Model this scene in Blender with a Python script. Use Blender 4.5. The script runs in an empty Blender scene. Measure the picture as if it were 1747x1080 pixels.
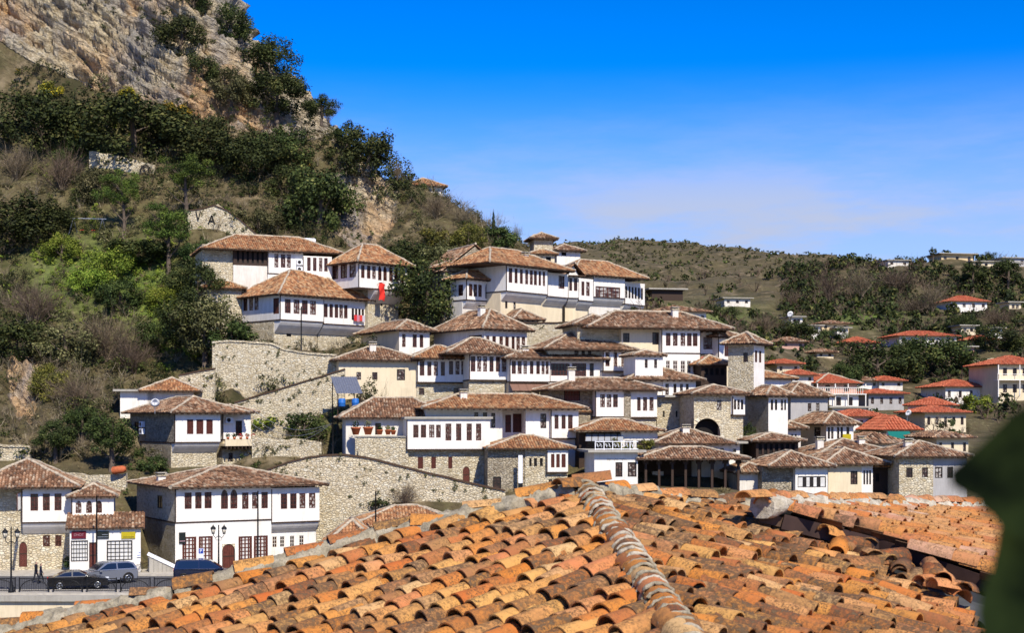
import bpy, bmesh, math, random
import numpy as np
from mathutils import Vector, Matrix
random.seed(7); RNG = np.random.default_rng(11)
scene = bpy.context.scene
R = math.radians

# ------------------------------------------------------------------ camera, sky, sun, exposure
F, CX, HY, ZC = 2500.0, 873.5, 720.0, 13.0        # focal length in photo pixels, centre column, eye-level row, eye height over the street
cam_d = bpy.data.cameras.new('camera'); cam = bpy.data.objects.new('camera', cam_d)
scene.collection.objects.link(cam); scene.camera = cam
cam.location = (0, 0, ZC); cam.rotation_euler = (R(90), 0, 0)
cam_d.sensor_width = 36; cam_d.lens = F / 1747 * 36; cam_d.shift_y = (HY - 540) / 1747
cam_d.clip_start = 0.1; cam_d.clip_end = 9000
cam_d.dof.use_dof = True; cam_d.dof.focus_distance = 32; cam_d.dof.aperture_fstop = 4.4

SUN_AZ, SUN_EL = R(158), R(45)                    # azimuth from +Y (into the picture) towards +X (right)
world = bpy.data.worlds.new('World'); scene.world = world; world.use_nodes = True
nt = world.node_tree; nt.nodes.clear()
def wn(t, **k):
    n = nt.nodes.new(t)
    for a, v in k.items(): setattr(n, a, v)
    return n
out = wn('ShaderNodeOutputWorld'); bg = wn('ShaderNodeBackground'); bg.inputs['Strength'].default_value = 0.10
sky = wn('ShaderNodeTexSky', sky_type='NISHITA', sun_disc=False, sun_elevation=SUN_EL, sun_rotation=SUN_AZ,
         altitude=1800, air_density=1.0, dust_density=0.15, ozone_density=3.0)
hs = wn('ShaderNodeHueSaturation'); hs.inputs['Saturation'].default_value = 1.45; hs.inputs['Value'].default_value = 0.9
hs.inputs['Hue'].default_value = 0.512
gm = wn('ShaderNodeGamma'); gm.inputs['Gamma'].default_value = 1.36
tc = wn('ShaderNodeTexCoord')
mp = wn('ShaderNodeMapping'); mp.inputs['Scale'].default_value = (2.6, 2.6, 13); mp.inputs['Location'].default_value = (0.65, 0.2, 0.35)
nz = wn('ShaderNodeTexNoise'); nz.inputs['Scale'].default_value = 2.0; nz.inputs['Detail'].default_value = 9; nz.inputs['Roughness'].default_value = 0.6
sx = wn('ShaderNodeSeparateXYZ')
band = wn('ShaderNodeMapRange', interpolation_type='SMOOTHSTEP'); band.inputs[1].default_value = 0.11; band.inputs[2].default_value = 0.24
band.inputs[3].default_value = 1.0; band.inputs[4].default_value = 0.0
cl = wn('ShaderNodeMapRange', interpolation_type='SMOOTHSTEP'); cl.inputs[1].default_value = 0.36; cl.inputs[2].default_value = 0.66
mul = wn('ShaderNodeMath', operation='MULTIPLY'); mul2 = wn('ShaderNodeMath', operation='MULTIPLY'); mul2.inputs[1].default_value = 1.0
add = wn('ShaderNodeMath', operation='MULTIPLY_ADD'); add.inputs[1].default_value = 0.45; add.inputs[2].default_value = 0.72
mix = wn('ShaderNodeMix', data_type='RGBA')
mix.inputs[7].default_value = (4.1, 4.75, 6.6, 1)
L = nt.links.new
L(sky.outputs[0], gm.inputs['Color']); L(gm.outputs[0], hs.inputs['Color']); L(hs.outputs[0], mix.inputs[6])
L(tc.outputs['Generated'], mp.inputs[0]); L(mp.outputs[0], nz.inputs['Vector']); L(nz.outputs[0], cl.inputs[0])
L(tc.outputs['Generated'], sx.inputs[0]); L(sx.outputs['Z'], band.inputs[0])
L(cl.outputs[0], add.inputs[0]); L(band.outputs[0], mul.inputs[0]); L(add.outputs[0], mul.inputs[1])
L(mul.outputs[0], mul2.inputs[0]); L(mul2.outputs[0], mix.inputs[0])
L(mix.outputs[2], bg.inputs['Color']); L(bg.outputs[0], out.inputs[0])

sun_d = bpy.data.lights.new('sun', 'SUN'); sun = bpy.data.objects.new('sun', sun_d); scene.collection.objects.link(sun)
sun_d.energy = 5.0; sun_d.angle = R(0.5); sun_d.color = (1.0, 0.93, 0.80)
sdir = Vector((math.sin(SUN_AZ)*math.cos(SUN_EL), math.cos(SUN_AZ)*math.cos(SUN_EL), math.sin(SUN_EL)))
sun.rotation_euler = sdir.to_track_quat('Z', 'Y').to_euler(); sun.location = sdir * 300
vs = scene.view_settings; vs.view_transform = 'Standard'; vs.look = 'None'; vs.exposure = 0.3; vs.gamma = 1; vs.use_curve_mapping = False
scene.cycles.use_denoising = True
scene.cycles.max_bounces = 5; scene.cycles.transparent_max_bounces = 4

# ------------------------------------------------------------------ helpers
COL = scene.collection
def W(px, py, D): return Vector(((px-CX)/F*D, D, ZC-(py-HY)/F*D))

def tag(o, label=None, cat=None, group=None, kind=None):
    if label: o['label'] = label
    if cat: o['category'] = cat
    if group: o['group'] = group
    if kind: o['kind'] = kind
    return o

def link(name, data, parent=None, mat=None, local=None):
    o = bpy.data.objects.new(name, data); COL.objects.link(o)
    if parent is not None: o.parent = parent
    if local is not None: o.matrix_basis = local
    return o

def empty(name, loc, rz=0, label=None, cat=None, group=None):
    o = bpy.data.objects.new(name, None); COL.objects.link(o); o.empty_display_size = .3
    o.location = loc; o.rotation_euler = (0, 0, rz); tag(o, label, cat, group); return o

class MB:
    """collects faces for one mesh"""
    def __init__(s): s.v = []; s.f = []; s.m = []; s.mats = []; s.cur = 0; s.sm = []
    def mat(s, m):
        if m not in s.mats: s.mats.append(m)
        s.cur = s.mats.index(m); return s
    def face(s, pts, smooth=False):
        i = len(s.v); s.v += [tuple(p) for p in pts]; s.f.append(list(range(i, i+len(pts)))); s.m.append(s.cur); s.sm.append(smooth)
    def raw(s, vs_, fs, smooth=False):
        i = len(s.v); s.v += [tuple(p) for p in vs_]
        for f in fs: s.f.append([i+k for k in f]); s.m.append(s.cur); s.sm.append(smooth)
    def box(s, a, b, M=None):
        x0, y0, z0 = a; x1, y1, z1 = b
        p = [(x0,y0,z0),(x1,y0,z0),(x1,y1,z0),(x0,y1,z0),(x0,y0,z1),(x1,y0,z1),(x1,y1,z1),(x0,y1,z1)]
        if M is not None: p = [M @ Vector(q) for q in p]
        s.raw(p, [(0,3,2,1),(4,5,6,7),(0,1,5,4),(1,2,6,5),(2,3,7,6),(3,0,4,7)])
    def beam(s, a, b, w, h=None):
        a = Vector(a); b = Vector(b); h = h or w; d = (b-a); l = d.length
        if l < 1e-6: return
        q = d.to_track_quat('X', 'Z').to_matrix().to_4x4(); M = Matrix.Translation(a) @ q
        s.box((0,-w/2,-h/2), (l,w/2,h/2), M)
    def tube(s, pts, rad, n=6, cap=True, smooth=True):
        pts = [Vector(p) for p in pts]; rad = rad if hasattr(rad, '__len__') else [rad]*len(pts)
        i0 = len(s.v); up = None
        for k, p in enumerate(pts):
            d = (pts[min(k+1, len(pts)-1)] - pts[max(k-1, 0)])
            d = d.normalized() if d.length > 1e-9 else Vector((0,0,1))
            ref = Vector((0,0,1)) if abs(d.z) < .9 else Vector((1,0,0))
            a = d.cross(ref).normalized(); b = d.cross(a)
            for j in range(n):
                t = 2*math.pi*j/n; s.v.append(tuple(p + (a*math.cos(t) + b*math.sin(t))*rad[k]))
        for k in range(len(pts)-1):
            for j in range(n):
                j2 = (j+1) % n
                s.f.append([i0+k*n+j, i0+k*n+j2, i0+(k+1)*n+j2, i0+(k+1)*n+j]); s.m.append(s.cur); s.sm.append(smooth)
        if cap:
            s.f.append([i0+j for j in range(n)]); s.m.append(s.cur); s.sm.append(False)
            e = i0+(len(pts)-1)*n; s.f.append([e+j for j in reversed(range(n))]); s.m.append(s.cur); s.sm.append(False)
    def lathe(s, prof, n=10, c=(0,0,0), smooth=True):
        i0 = len(s.v)
        for r, z in prof:
            for j in range(n):
                t = 2*math.pi*j/n; s.v.append((c[0]+r*math.cos(t), c[1]+r*math.sin(t), c[2]+z))
        for k in range(len(prof)-1):
            for j in range(n):
                j2 = (j+1) % n; s.f.append([i0+k*n+j, i0+k*n+j2, i0+(k+1)*n+j2, i0+(k+1)*n+j]); s.m.append(s.cur); s.sm.append(smooth)
    def mesh(s, name):
        me = bpy.data.meshes.new(name); me.from_pydata(s.v, [], s.f)
        for m in s.mats: me.materials.append(m)
        me.polygons.foreach_set('material_index', s.m); me.polygons.foreach_set('use_smooth', s.sm)
        me.update(); return me
    def build(s, name, parent=None, local=None): return link(name, s.mesh(name), parent, None, local)

def quadmesh(name, verts, nq, mats, rnd=None, smooth=False, quads=None, vcol=None):
    """fast mesh from numpy arrays. verts (N,3); quads (M,4) int"""
    me = bpy.data.meshes.new(name); verts = np.asarray(verts, np.float32); quads = np.asarray(quads, np.int32)
    me.vertices.add(len(verts)); me.vertices.foreach_set('co', verts.ravel())
    M = len(quads); k = quads.shape[1]
    me.loops.add(M*k); me.loops.foreach_set('vertex_index', quads.ravel())
    me.polygons.add(M); me.polygons.foreach_set('loop_start', np.arange(0, M*k, k, dtype=np.int32))
    me.polygons.foreach_set('loop_total', np.full(M, k, np.int32))
    me.polygons.foreach_set('use_smooth', np.full(M, smooth, bool))
    me.update(calc_edges=True)
    for m in (mats if isinstance(mats, (list, tuple)) else [mats]): me.materials.append(m)
    if rnd is not None:
        a = me.attributes.new('rnd', 'FLOAT', 'FACE'); a.data.foreach_set('value', np.asarray(rnd, np.float32))
    if vcol is not None:
        for nm, arr in vcol.items():
            a = me.attributes.new(nm, 'FLOAT', 'POINT'); a.data.foreach_set('value', np.asarray(arr, np.float32))
    me.validate(); return me

def _h(a, b, c, seed):
    n = (a.astype(np.int64)*73856093) ^ (b.astype(np.int64)*19349663) ^ (c.astype(np.int64)*83492791) ^ (seed*2654435761)
    n = (n ^ (n >> 13)) * 1274126177 & 0xffffffff
    n = (n ^ (n >> 16)) * 2246822519 & 0xffffffff
    return ((n ^ (n >> 15)) & 0xffffff) / float(0xffffff)
def vnoise(p, seed=0):
    p = np.asarray(p, float); i = np.floor(p).astype(np.int64); f = p-i; f = f*f*(3-2*f); r = 0
    for dx in (0, 1):
        for dy in (0, 1):
            for dz in (0, 1):
                w = (f[:,0] if dx else 1-f[:,0])*(f[:,1] if dy else 1-f[:,1])*(f[:,2] if dz else 1-f[:,2])
                r = r + w*_h(i[:,0]+dx, i[:,1]+dy, i[:,2]+dz, seed)
    return r*2-1
def fbm(p, o=4, seed=0, g=.5):
    p = np.asarray(p, float); a = 1.; r = 0
    for k in range(o): r = r + a*vnoise(p*(2**k)+k*17.3, seed+k); a *= g
    return r

# ------------------------------------------------------------------ materials
class NT:
    def __init__(s, name):
        s.m = bpy.data.materials.new(name); s.m.use_nodes = True; s.t = s.m.node_tree
        s.b = s.t.nodes['Principled BSDF']; s.b.inputs['Specular IOR Level'].default_value = .25
    def n(s, t, ins=None, **k):
        n = s.t.nodes.new(t)
        for a, v in k.items(): setattr(n, a, v)
        for a, v in (ins or {}).items():
            if isinstance(v, bpy.types.NodeSocket): s.t.links.new(v, n.inputs[a])
            else: n.inputs[a].default_value = v
        return n
    def l(s, a, b): s.t.links.new(a, b)
    def obj(s, sc=(1,1,1)):
        c = s.n('ShaderNodeTexCoord'); m = s.n('ShaderNodeMapping', {0: c.outputs['Object'], 'Scale': sc}); return m.outputs[0]
    def geo(s, sc=(1,1,1)):
        c = s.n('ShaderNodeNewGeometry'); m = s.n('ShaderNodeMapping', {0: c.outputs['Position'], 'Scale': sc}); return m.outputs[0]
    def noise(s, vec, sc, det=5, ro=.55): return s.n('ShaderNodeTexNoise', {'Vector': vec, 'Scale': sc, 'Detail': det, 'Roughness': ro}).outputs[0]
    def ramp(s, fac, stops, interp='LINEAR'):
        r = s.n('ShaderNodeValToRGB', {0: fac}); r.color_ramp.interpolation = interp; e = r.color_ramp.elements
        while len(e) < len(stops): e.new(.5)
        for q, (p, c) in zip(e, stops): q.position = p; q.color = (*c, 1)
        return r.outputs[0]
    def rng(s, v, a, b, c=0., d=1.): return s.n('ShaderNodeMapRange', {0: v, 1: a, 2: b, 3: c, 4: d}, clamp=True).outputs[0]
    def mix(s, fac, a, b, mode='MIX'):
        m = s.n('ShaderNodeMix', data_type='RGBA', blend_type=mode)
        for i, v in ((0, fac), (6, a), (7, b)):
            if isinstance(v, bpy.types.NodeSocket): s.l(v, m.inputs[i])
            else: m.inputs[i].default_value = v if i == 0 else (*v, 1)
        return m.outputs[2]
    def math(s, op, a, b=0., c=0.): return s.n('ShaderNodeMath', {0: a, 1: b, 2: c}, operation=op).outputs[0]
    def bump(s, h, st=.4, d=.05):
        b = s.n('ShaderNodeBump', {'Height': h, 'Strength': st, 'Distance': d}); s.l(b.outputs[0], s.b.inputs['Normal'])
    def done(s, col, rough=.8, metal=0.):
        if isinstance(col, bpy.types.NodeSocket): s.l(col, s.b.inputs['Base Color'])
        else: s.b.inputs['Base Color'].default_value = (*col, 1)
        if isinstance(rough, bpy.types.NodeSocket): s.l(rough, s.b.inputs['Roughness'])
        else: s.b.inputs['Roughness'].default_value = rough
        s.b.inputs['Metallic'].default_value = metal; return s.m

def plain(name, c, rough=.6, metal=0., var=.12, sc=6):
    t = NT(name); n = t.noise(t.obj(), sc, 4); f = t.rng(n, .3, .7, 1-var, 1+var)
    h = t.n('ShaderNodeHueSaturation', {'Value': f, 'Color': (*c, 1)}); return t.done(h.outputs[0], rough, metal)
def plaster(name, c, dirt=(.45,.40,.32), amt=.35):
    t = NT(name); v = t.obj((1, 1, .35)); n1 = t.noise(v, 1.1, 6, .65); n2 = t.noise(t.obj(), 7, 5); n3 = t.noise(t.obj((3,3,.25)), 2.2, 4)
    f = t.math('MULTIPLY', t.rng(n1, .42, .78), amt); col = t.mix(f, c, dirt)
    n5 = t.noise(t.obj(), .45, 7, .72); col = t.mix(t.math('MULTIPLY', t.rng(n5, .52, .60), amt*.45), col, dirt); n6 = t.noise(t.obj((9,9,.35)), 1.3, 5, .7); col = t.mix(t.math('MULTIPLY', t.rng(n6, .55, .75), amt*.8), col, tuple(q*.7 for q in dirt)); f3 = t.math('MULTIPLY', t.rng(n3, .5, .8), amt*.8); col = t.mix(f3, col, dirt)
    col = t.mix(t.rng(n2, .3, .75, 0, .12), col, tuple(q*.6 for q in c)); t.bump(n2, .25, .03); return t.done(col, .85)
def stone(name, cols, mortar, sc=(2.6, 2.6, 4.4), mw=.05):
    t = NT(name); d = t.noise(t.obj(), 2.3, 3)
    v = t.n('ShaderNodeVectorMath', {0: t.obj(sc)}, operation='ADD')
    dd = t.n('ShaderNodeVectorMath', {0: t.n('ShaderNodeCombineXYZ', {0: d, 1: d, 2: d}).outputs[0], 'Scale': .35}, operation='SCALE'); t.l(dd.outputs[0], v.inputs[1]); big = t.noise(t.obj(), .35, 2)
    vo = t.n('ShaderNodeTexVoronoi', {'Vector': v.outputs[0], 'Scale': 1., 'Randomness': .9}, feature='F1')
    ve = t.n('ShaderNodeTexVoronoi', {'Vector': v.outputs[0], 'Scale': 1., 'Randomness': .9}, feature='DISTANCE_TO_EDGE')
    sep = t.n('ShaderNodeSeparateColor', {0: vo.outputs['Color']})
    col = t.ramp(sep.outputs[0], [(i/(len(cols)-1), c) for i, c in enumerate(cols)])
    n1 = t.noise(t.obj(), .55, 6, .65); col = t.mix(t.rng(n1, .52, .76, 0, .42), col, (.22, .165, .095)); nw = t.noise(t.obj((1,1,.4)), 1.1, 6, .7); col = t.mix(t.rng(nw, .56, .72, 0, .55), col, (.75, .66, .48)); nk = t.noise(t.obj(), 1.7, 6, .75); col = t.mix(t.rng(nk, .64, .71, 0, .7), col, (.08, .07, .03))
    n2 = t.noise(t.obj(), 9, 5, .7); col = t.mix(t.rng(n2, .3, .7, .0, .25), col, tuple(q*.35 for q in cols[0]))
    e = t.rng(ve.outputs['Distance'], 0., mw*2); col = t.mix(e, mortar, col)
    hgt = t.math('ADD', t.rng(ve.outputs['Distance'], 0., .16), t.math('MULTIPLY', n2, .5)); t.bump(hgt, .9, .09)
    return t.done(col, .9)
def tilemat(name, stops, dark=.5, attr=True):
    t = NT(name)
    r = t.n('ShaderNodeAttribute', attribute_name='rnd').outputs['Fac'] if attr else t.n('ShaderNodeObjectInfo').outputs['Random']
    col = t.ramp(r, stops); n = t.noise(t.obj(), .5, 6, .7); n2 = t.noise(t.obj(), 5, 5, .7)
    col = t.mix(t.rng(n, .42, .72, 0, dark), col, (.075, .04, .022))
    col = t.mix(t.rng(n2, .5, .75, 0, .45), col, (.10, .062, .035)); t.bump(n2, .3, .03); return t.done(col, .85)

M = {}
M['white'] = plaster('white_plaster', (.83, .79, .72), (.44, .37, .26), .4)
M['white2'] = plaster('weathered_plaster', (.74, .69, .61), (.38, .32, .24), .5)
M['cream'] = plaster('cream_plaster', (.74, .62, .42), (.45, .36, .23), .4)
M['ochre'] = plaster('ochre_plaster', (.66, .50, .28), (.4, .3, .18), .4)
M['grey'] = plaster('grey_plaster', (.42, .40, .38), (.22, .2, .18), .4)
M['pink'] = plaster('pink_plaster', (.55, .33, .25), (.3, .2, .15), .4)
M['stone'] = stone('pale_rubble_stone', [(.46,.37,.225), (.68,.57,.38), (.78,.68,.48), (.60,.51,.35), (.80,.74,.58)], (.50,.41,.27), (3.2, 3.2, 5.6), .028)
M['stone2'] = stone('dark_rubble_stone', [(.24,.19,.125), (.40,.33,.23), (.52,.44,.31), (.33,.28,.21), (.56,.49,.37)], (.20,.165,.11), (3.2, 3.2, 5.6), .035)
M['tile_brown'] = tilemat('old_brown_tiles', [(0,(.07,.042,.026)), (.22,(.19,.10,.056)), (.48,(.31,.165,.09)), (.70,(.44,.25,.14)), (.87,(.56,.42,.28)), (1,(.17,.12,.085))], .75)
M['tile_orange'] = tilemat('orange_tiles', [(0,(.14,.07,.036)), (.28,(.37,.16,.07)), (.58,(.50,.25,.11)), (.84,(.58,.38,.20)), (1,(.24,.145,.09))], .55)
M['tile_red'] = tilemat('red_tiles', [(0,(.36,.09,.04)), (.5,(.50,.13,.06)), (1,(.55,.18,.09))], .2)
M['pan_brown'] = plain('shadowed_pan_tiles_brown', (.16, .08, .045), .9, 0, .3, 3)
M['pan_orange'] = plain('pan_tiles_orange', (.28, .13, .06), .9, 0, .3, 3)
M['pan_red'] = plain('pan_tiles_red', (.34, .09, .045), .9, 0, .2, 3)
M['mortar'] = plain('ridge_mortar', (.40, .33, .24), .9, 0, .4, 4)
M['wood'] = plain('dark_timber', (.045, .026, .017), .7, 0, .3, 8)
M['soffit'] = plain('eave_boards', (.09, .055, .035), .8, 0, .3, 5)
M['frame'] = plain('red_brown_window_frame', (.085, .022, .014), .55, 0, .2, 8)
M['frame_dark'] = plain('black_window_frame', (.018, .014, .012), .5, 0, .2, 8)
M['door'] = plain('brown_door_planks', (.10, .028, .018), .6, 0, .3, 9)
def pane_mat():
    t = NT('window_pane'); r = t.n('ShaderNodeObjectInfo').outputs['Random']
    v = t.n('ShaderNodeVectorMath', {0: t.obj((2.2, 1, 3.2)), 1: t.n('ShaderNodeCombineXYZ', {0: t.math('MULTIPLY', r, 37.), 1: 0., 2: t.math('MULTIPLY', r, 91.)}).outputs[0]}, operation='ADD').outputs[0]
    n = t.noise(v, 1.4, 2, .5)
    c = t.ramp(t.math('ADD', t.math('MULTIPLY', r, .35), n), [(.40,(.012,.009,.008)), (.72,(.05,.022,.016)), (.80,(.13,.09,.07)), (.92,(.45,.42,.38))])
    t.b.inputs['Specular IOR Level'].default_value = .5; return t.done(c, .12)
M['pane'] = pane_mat()
M['pane_white'] = plain('papered_pane', (.62, .60, .56), .35, 0, .15, 3)
M['dark'] = plain('dark_interior', (.012, .010, .009), .9)
M['metal'] = plain('galvanised_metal', (.42, .43, .44), .4, .8, .2, 6)
M['iron'] = plain('black_iron', (.012, .012, .013), .5, .3, .2, 6)
M['concrete'] = plaster('concrete', (.40, .37, .31), (.2,.18,.15), .5)
# ------------------------------------------------------------------ the houses, measured on the photograph (photo pixels; depth from the row where each one meets the slope)
def Dof(yb): return 127.0 + (975-yb)*0.115
def Rw(x0, x1, n, w): return [(x0+(x1-x0-w)*i/max(1, n-1), x0+(x1-x0-w)*i/max(1, n-1)+w) for i in range(n)]
def m(xl, xr, ye, yf, yb, **k): return dict(xl=xl, xr=xr, ye=ye, yf=yf, yb=yb, **k)
HOUSES = []
def H(name, label, masses, cat='house', group=None): HOUSES.append(dict(name=name, label=label, ms=masses, cat=cat, group=group))
S = 'std'
# --- street row
H('street_house', 'stone and white house at the left street edge, three brown windows above arched door', [
  m(37,122,832,892,978, yaw=14, xs=25, oh=.9, cove=1, yr=782, rx=(-45,124), rd=9, win=[(S,843,872,[(52,65),(73,85),(93,105)])],
    lx=(22,118), lwin=[(S,914,933,[(72,84),(93,104)]),('arch_door',925,968,[(31,45)])], swin=[(S,843,872,[(28,33)])]),
  m(-60,37,834,None,978, yaw=14, D=0, off=1.3, wall='stone', roof=None, d=8)])
H('shop_house', 'white shop house with three arched upper windows and tiled awning over its shop front', [
  m(122,194,848,885,978, yaw=14, oh=0, d=7, yr=825, win=[('arch',855,876,[(129,139),(147,157),(164,174)])], lowmat='white', eo=.4),
  m(119,240,902,None,978, yaw=14, D=0, off=-2.6, d=2.8, roof='shed', yr=873, wall='white', eo=.35,
    win=[('shop',923,959,[(121,150)]),('door',926,972,[(152,165)]),('shop',923,957,[(182,226)])])])
H('long_street_house', 'long white two-storey house behind the parked van, with an arched stone doorway', [
  m(299,463,832,892,974, yaw=30, xs=222, oh=0, yr=795, lowmat='white', rx=(299,545), sidemat='stone',
    win=[(S,841,869,[(315,327),(333,344),(349,361)]),('arch',836,869,[(377,389),(393,405)]),(S,841,869,[(413,424),(430,441),(446,457)])],
    lwin=[('shop_red',917,964,[(311,335),(339,363)]),('arch_door',929,973,[(379,401)]),('shop_red',916,961,[(407,430),(433,457)])],
    swin=[('dark',845,867,[(268,277),(229,236)])], ch=[(258,806,824)]),
  m(463,545,833,892,962, yaw=30, D='c', oh=.8, cove=1, roof=None, lowmat='white', d=7,
    win=[(S,843,869,[(479,490),(495,506),(511,521),(527,538)])], lwin=[('pale',916,935,[(470,478),(483,491),(500,508),(516,524)])])])
# --- second row, left
H('hillside_house', 'house with dark stone left wall and white bay of three shuttered windows', [
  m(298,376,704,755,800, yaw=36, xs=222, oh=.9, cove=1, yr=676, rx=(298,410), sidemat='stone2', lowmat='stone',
    win=[('shutter',716,741,[(319,330),(335,347),(352,363)])], swin=[('dark',720,741,[(229,239)]),('dark',765,782,[(267,278)])]),
  m(380,428,703,750,800, yaw=36, D='c', off=1.2, oh=0, roof='brown', yr=690, d=5, lowmat='stone', win=[('dark',718,744,[(402,413)])], lwin=[('dark',773,788,[(390,397)])])])
H('tiled_outbuilding', 'low outbuilding with a curved orange tiled roof behind the dark stone house', [
  m(252,330,667,None,700, yaw=10, d=6, yr=644, wall='white2', roof='orange', eo=.9), m(205,262,668,None,700, yaw=10, D=0, wall='white', roof='flat', d=4)])
# --- upper left
H('upper_left_house', 'upper left mansion with dark timber gallery and a red flag on its right bay', [
  m(612,696,447,490,548, yaw=44, xs=566, oh=1.4, cove=1, yr=417, rx=(612,696), roof='orange',
    win=[(S,452,474,[(616,622),(626,632),(635,641)]),('arch',453,478,[(645,651),(654,660)]),(S,456,480,[(664,670),(673,679),(683,689)])],
    swin=[(S,453,477,[(567,577),(581,592),(596,607)])], lx=(640,692), lwin=[('slit',515,522,[(662,665)])]),
  m(517,566,436,474,520, yaw=20, D=0, off=6.5, oh=.8, cove=1, roof=None, d=6, win=[(S,439,462,[(524,530),(534,540),(544,550),(553,559)])]),
  m(457,517,428,466,510, yaw=20, D='c', off=.5, oh=0, yr=402, rx=(352,575), rd=8, roof='orange', d=6, lowmat='white', win=[(S,433,456,[(468,475),(479,487),(489,496)])]),
  m(398,457,421,452,500, yaw=20, D='c', off=.3, oh=0, roof=None, d=6, wall='wood', lowmat='white2', win=[('slit',426,448,Rw(404,450,6,4))]),
  m(345,398,416,None,500, yaw=20, D='c', off=.4, wall='stone', roof=None, d=6)])
H('corner_roof_house', 'white house with broad orange hipped roof, in front of the timber gallery mansion', [
  m(478,552,502,545,598, yaw=44, xs=400, oh=1.3, cove=1, yr=462, rx=(478,628), roof='orange', lowmat='stone',
    win=[(S,510,534,[(486,496),(501,511),(515,525),(529,539)])], swin=[(S,507,531,[(415,422),(425,432),(434,441)]),('door',509,536,[(466,476)])],
    lwin=[('slit',562,574,[(500,508)])]),
  m(552,624,508,552,600, yaw=44, D='c', off=.2, oh=1.1, cove=1, roof=None, d=6, lowmat='stone',
    win=[(S,518,541,[(553,559),(562,568),(571,577),(579,585),(587,593)]),('dark',526,546,Rw(600,621,4,4))]),
  m(346,412,491,None,565, yaw=16, D=174.5, d=5, wall='stone', roof='orange', yr=474, eo=.6)])
H('small_cream_house', 'small cream house with hipped tile roof below the corner roofed white house', [
  m(681,733,563,None,612, yaw=30, xs=616, yr=545, wall='white', sidemat='cream', roof='brown', win=[(S,570,592,[(686,692),(704,711),(716,722)])])])
# --- upper centre
H('gatehouse', 'small white house with one arched window, left below the long upper mansion', [
  m(796,863,475,511,545, yaw=44, xs=770, oh=.8, cove=1, yr=461, roof='orange', lowmat='white2',
    win=[(S,484,505,[(800,806),(808,814),(816,822)]),('arch',483,509,[(828,834)]),(S,489,510,[(840,845),(848,853),(855,860)])], swin=[(S,486,505,[(782,790)])])])
H('long_upper_mansion', 'long white mansion with rows of narrow windows and pointed gable, highest central house', [
  m(864,934,451,496,545, yaw=46, d=9, oh=1.0, cove=1, yr=424, rx=(836,968), roof='orange', lowmat='cream', ch=[(925,430,455)],
    win=[(S,457,482,[(868,874),(878,883),(887,892),(896,901),(904,909),(911,916),(919,923),(926,930)])], lwin=[('dark',508,526,[(872,876),(886,890)])]),
  m(934,969,464,505,545, yaw=46, D='c', off=.9, oh=1.0, cove=1, roof=None, d=6, lowmat='cream', win=[(S,470,492,[(953,963)])]),
  m(969,987,470,508,545, yaw=20, D='c', off=1.6, oh=1.0, cove=1, roof='gablet', d=6, lowmat='cream', win=[(S,474,496,[(971,976),(979,985)])]),
  m(987,1012,474,512,545, yaw=44, D='c', off=2.2, oh=1.0, cove=1, roof=None, lowmat='cream', d=6, win=[(S,480,504,[(992,997),(1000,1006)])]),
  m(1012,1066,470,506,545, yaw=34, D='c', off=2.4, oh=1.0, cove=1, roof='orange', yr=444, rx=(980,1096), rd=7, lowmat='white2', d=6, win=[('strip',488,507,[(1016,1058)])]),
  m(1066,1100,480,518,545, yaw=50, D='c', off=.6, oh=.9, cove=1, roof=None, d=6, lowmat='white2', win=[('dark',488,508,Rw(1067,1097,6,3.4))]),
  m(757,862,462,None,540, yaw=26, D=0, off=7, wall='stone2', roof='gable', yr=422, d=8, eo=.25)])
H('lookout_pavilion', 'small two-tier lookout pavilion with stone pillars on the crest above the long mansion', [
  m(908,946,433,None,452, D=196, yaw=10, d=4, wall='cream', roof='orange', yr=424, eo=.5, win=[('slit',438,452,[(921,926),(931,940)])]),
  m(911,943,407,None,425, D=0, off=1.0, yaw=10, d=3, wall='stone', roof='brown', yr=396, eo=.7)])
H('crest_cottage', 'white cottage with a low brown roof beside the lookout pavilion on the crest', [
  m(950,990,427,None,452, D=205, yaw=20, d=7, wall='white', roof='brown', yr=416, win=[('slit',430,436,[(958,966)])])])
H('castle_hut', 'white hut with orange roof on the skyline behind bare bushes', [
  m(700,755,316,None,345, D=222, yaw=15, d=6, wall='white', roof='orange', yr=303, win=[('dark',321,329,[(724,732)])])])
# --- centre
H('grey_gallery_house', 'grey-white house with a wide hipped roof and a strip of eight windows, below the gatehouse', [
  m(826,899,561,599,640, yaw=36, xs=740, oh=0, yr=527, roof='brown', wall='white2', lowmat='white2', ch=[(850,520,545)],
    win=[(S,573,597,[(829,835),(840,846),(852,858),(862,868)]),(S,574,597,[(873,878),(881,887),(890,896)])], swin=[('dark',573,588,[(800,822)])]),
  m(880,918,545,None,640, yaw=26, D=0, off=5, wall='white2', roof='brown', yr=527, d=6)])
H('brown_roof_house', 'white house with deep shaded brown roof and three windows, right of the gallery house', [
  m(1029,1076,597,633,668, yaw=18, oh=.5, yr=567, roof='brown', rx=(935,1076), rd=8, lowmat='white', d=7, win=[(S,601,625,[(1033,1040),(1047,1053),(1060,1066)])]),
  m(935,1029,592,None,668, yaw=18, D=0, off=1.2, wall='white', roof=None, d=6, win=[('dark',598,608,[(980,987),(992,998),(1003,1009)])])])
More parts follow.
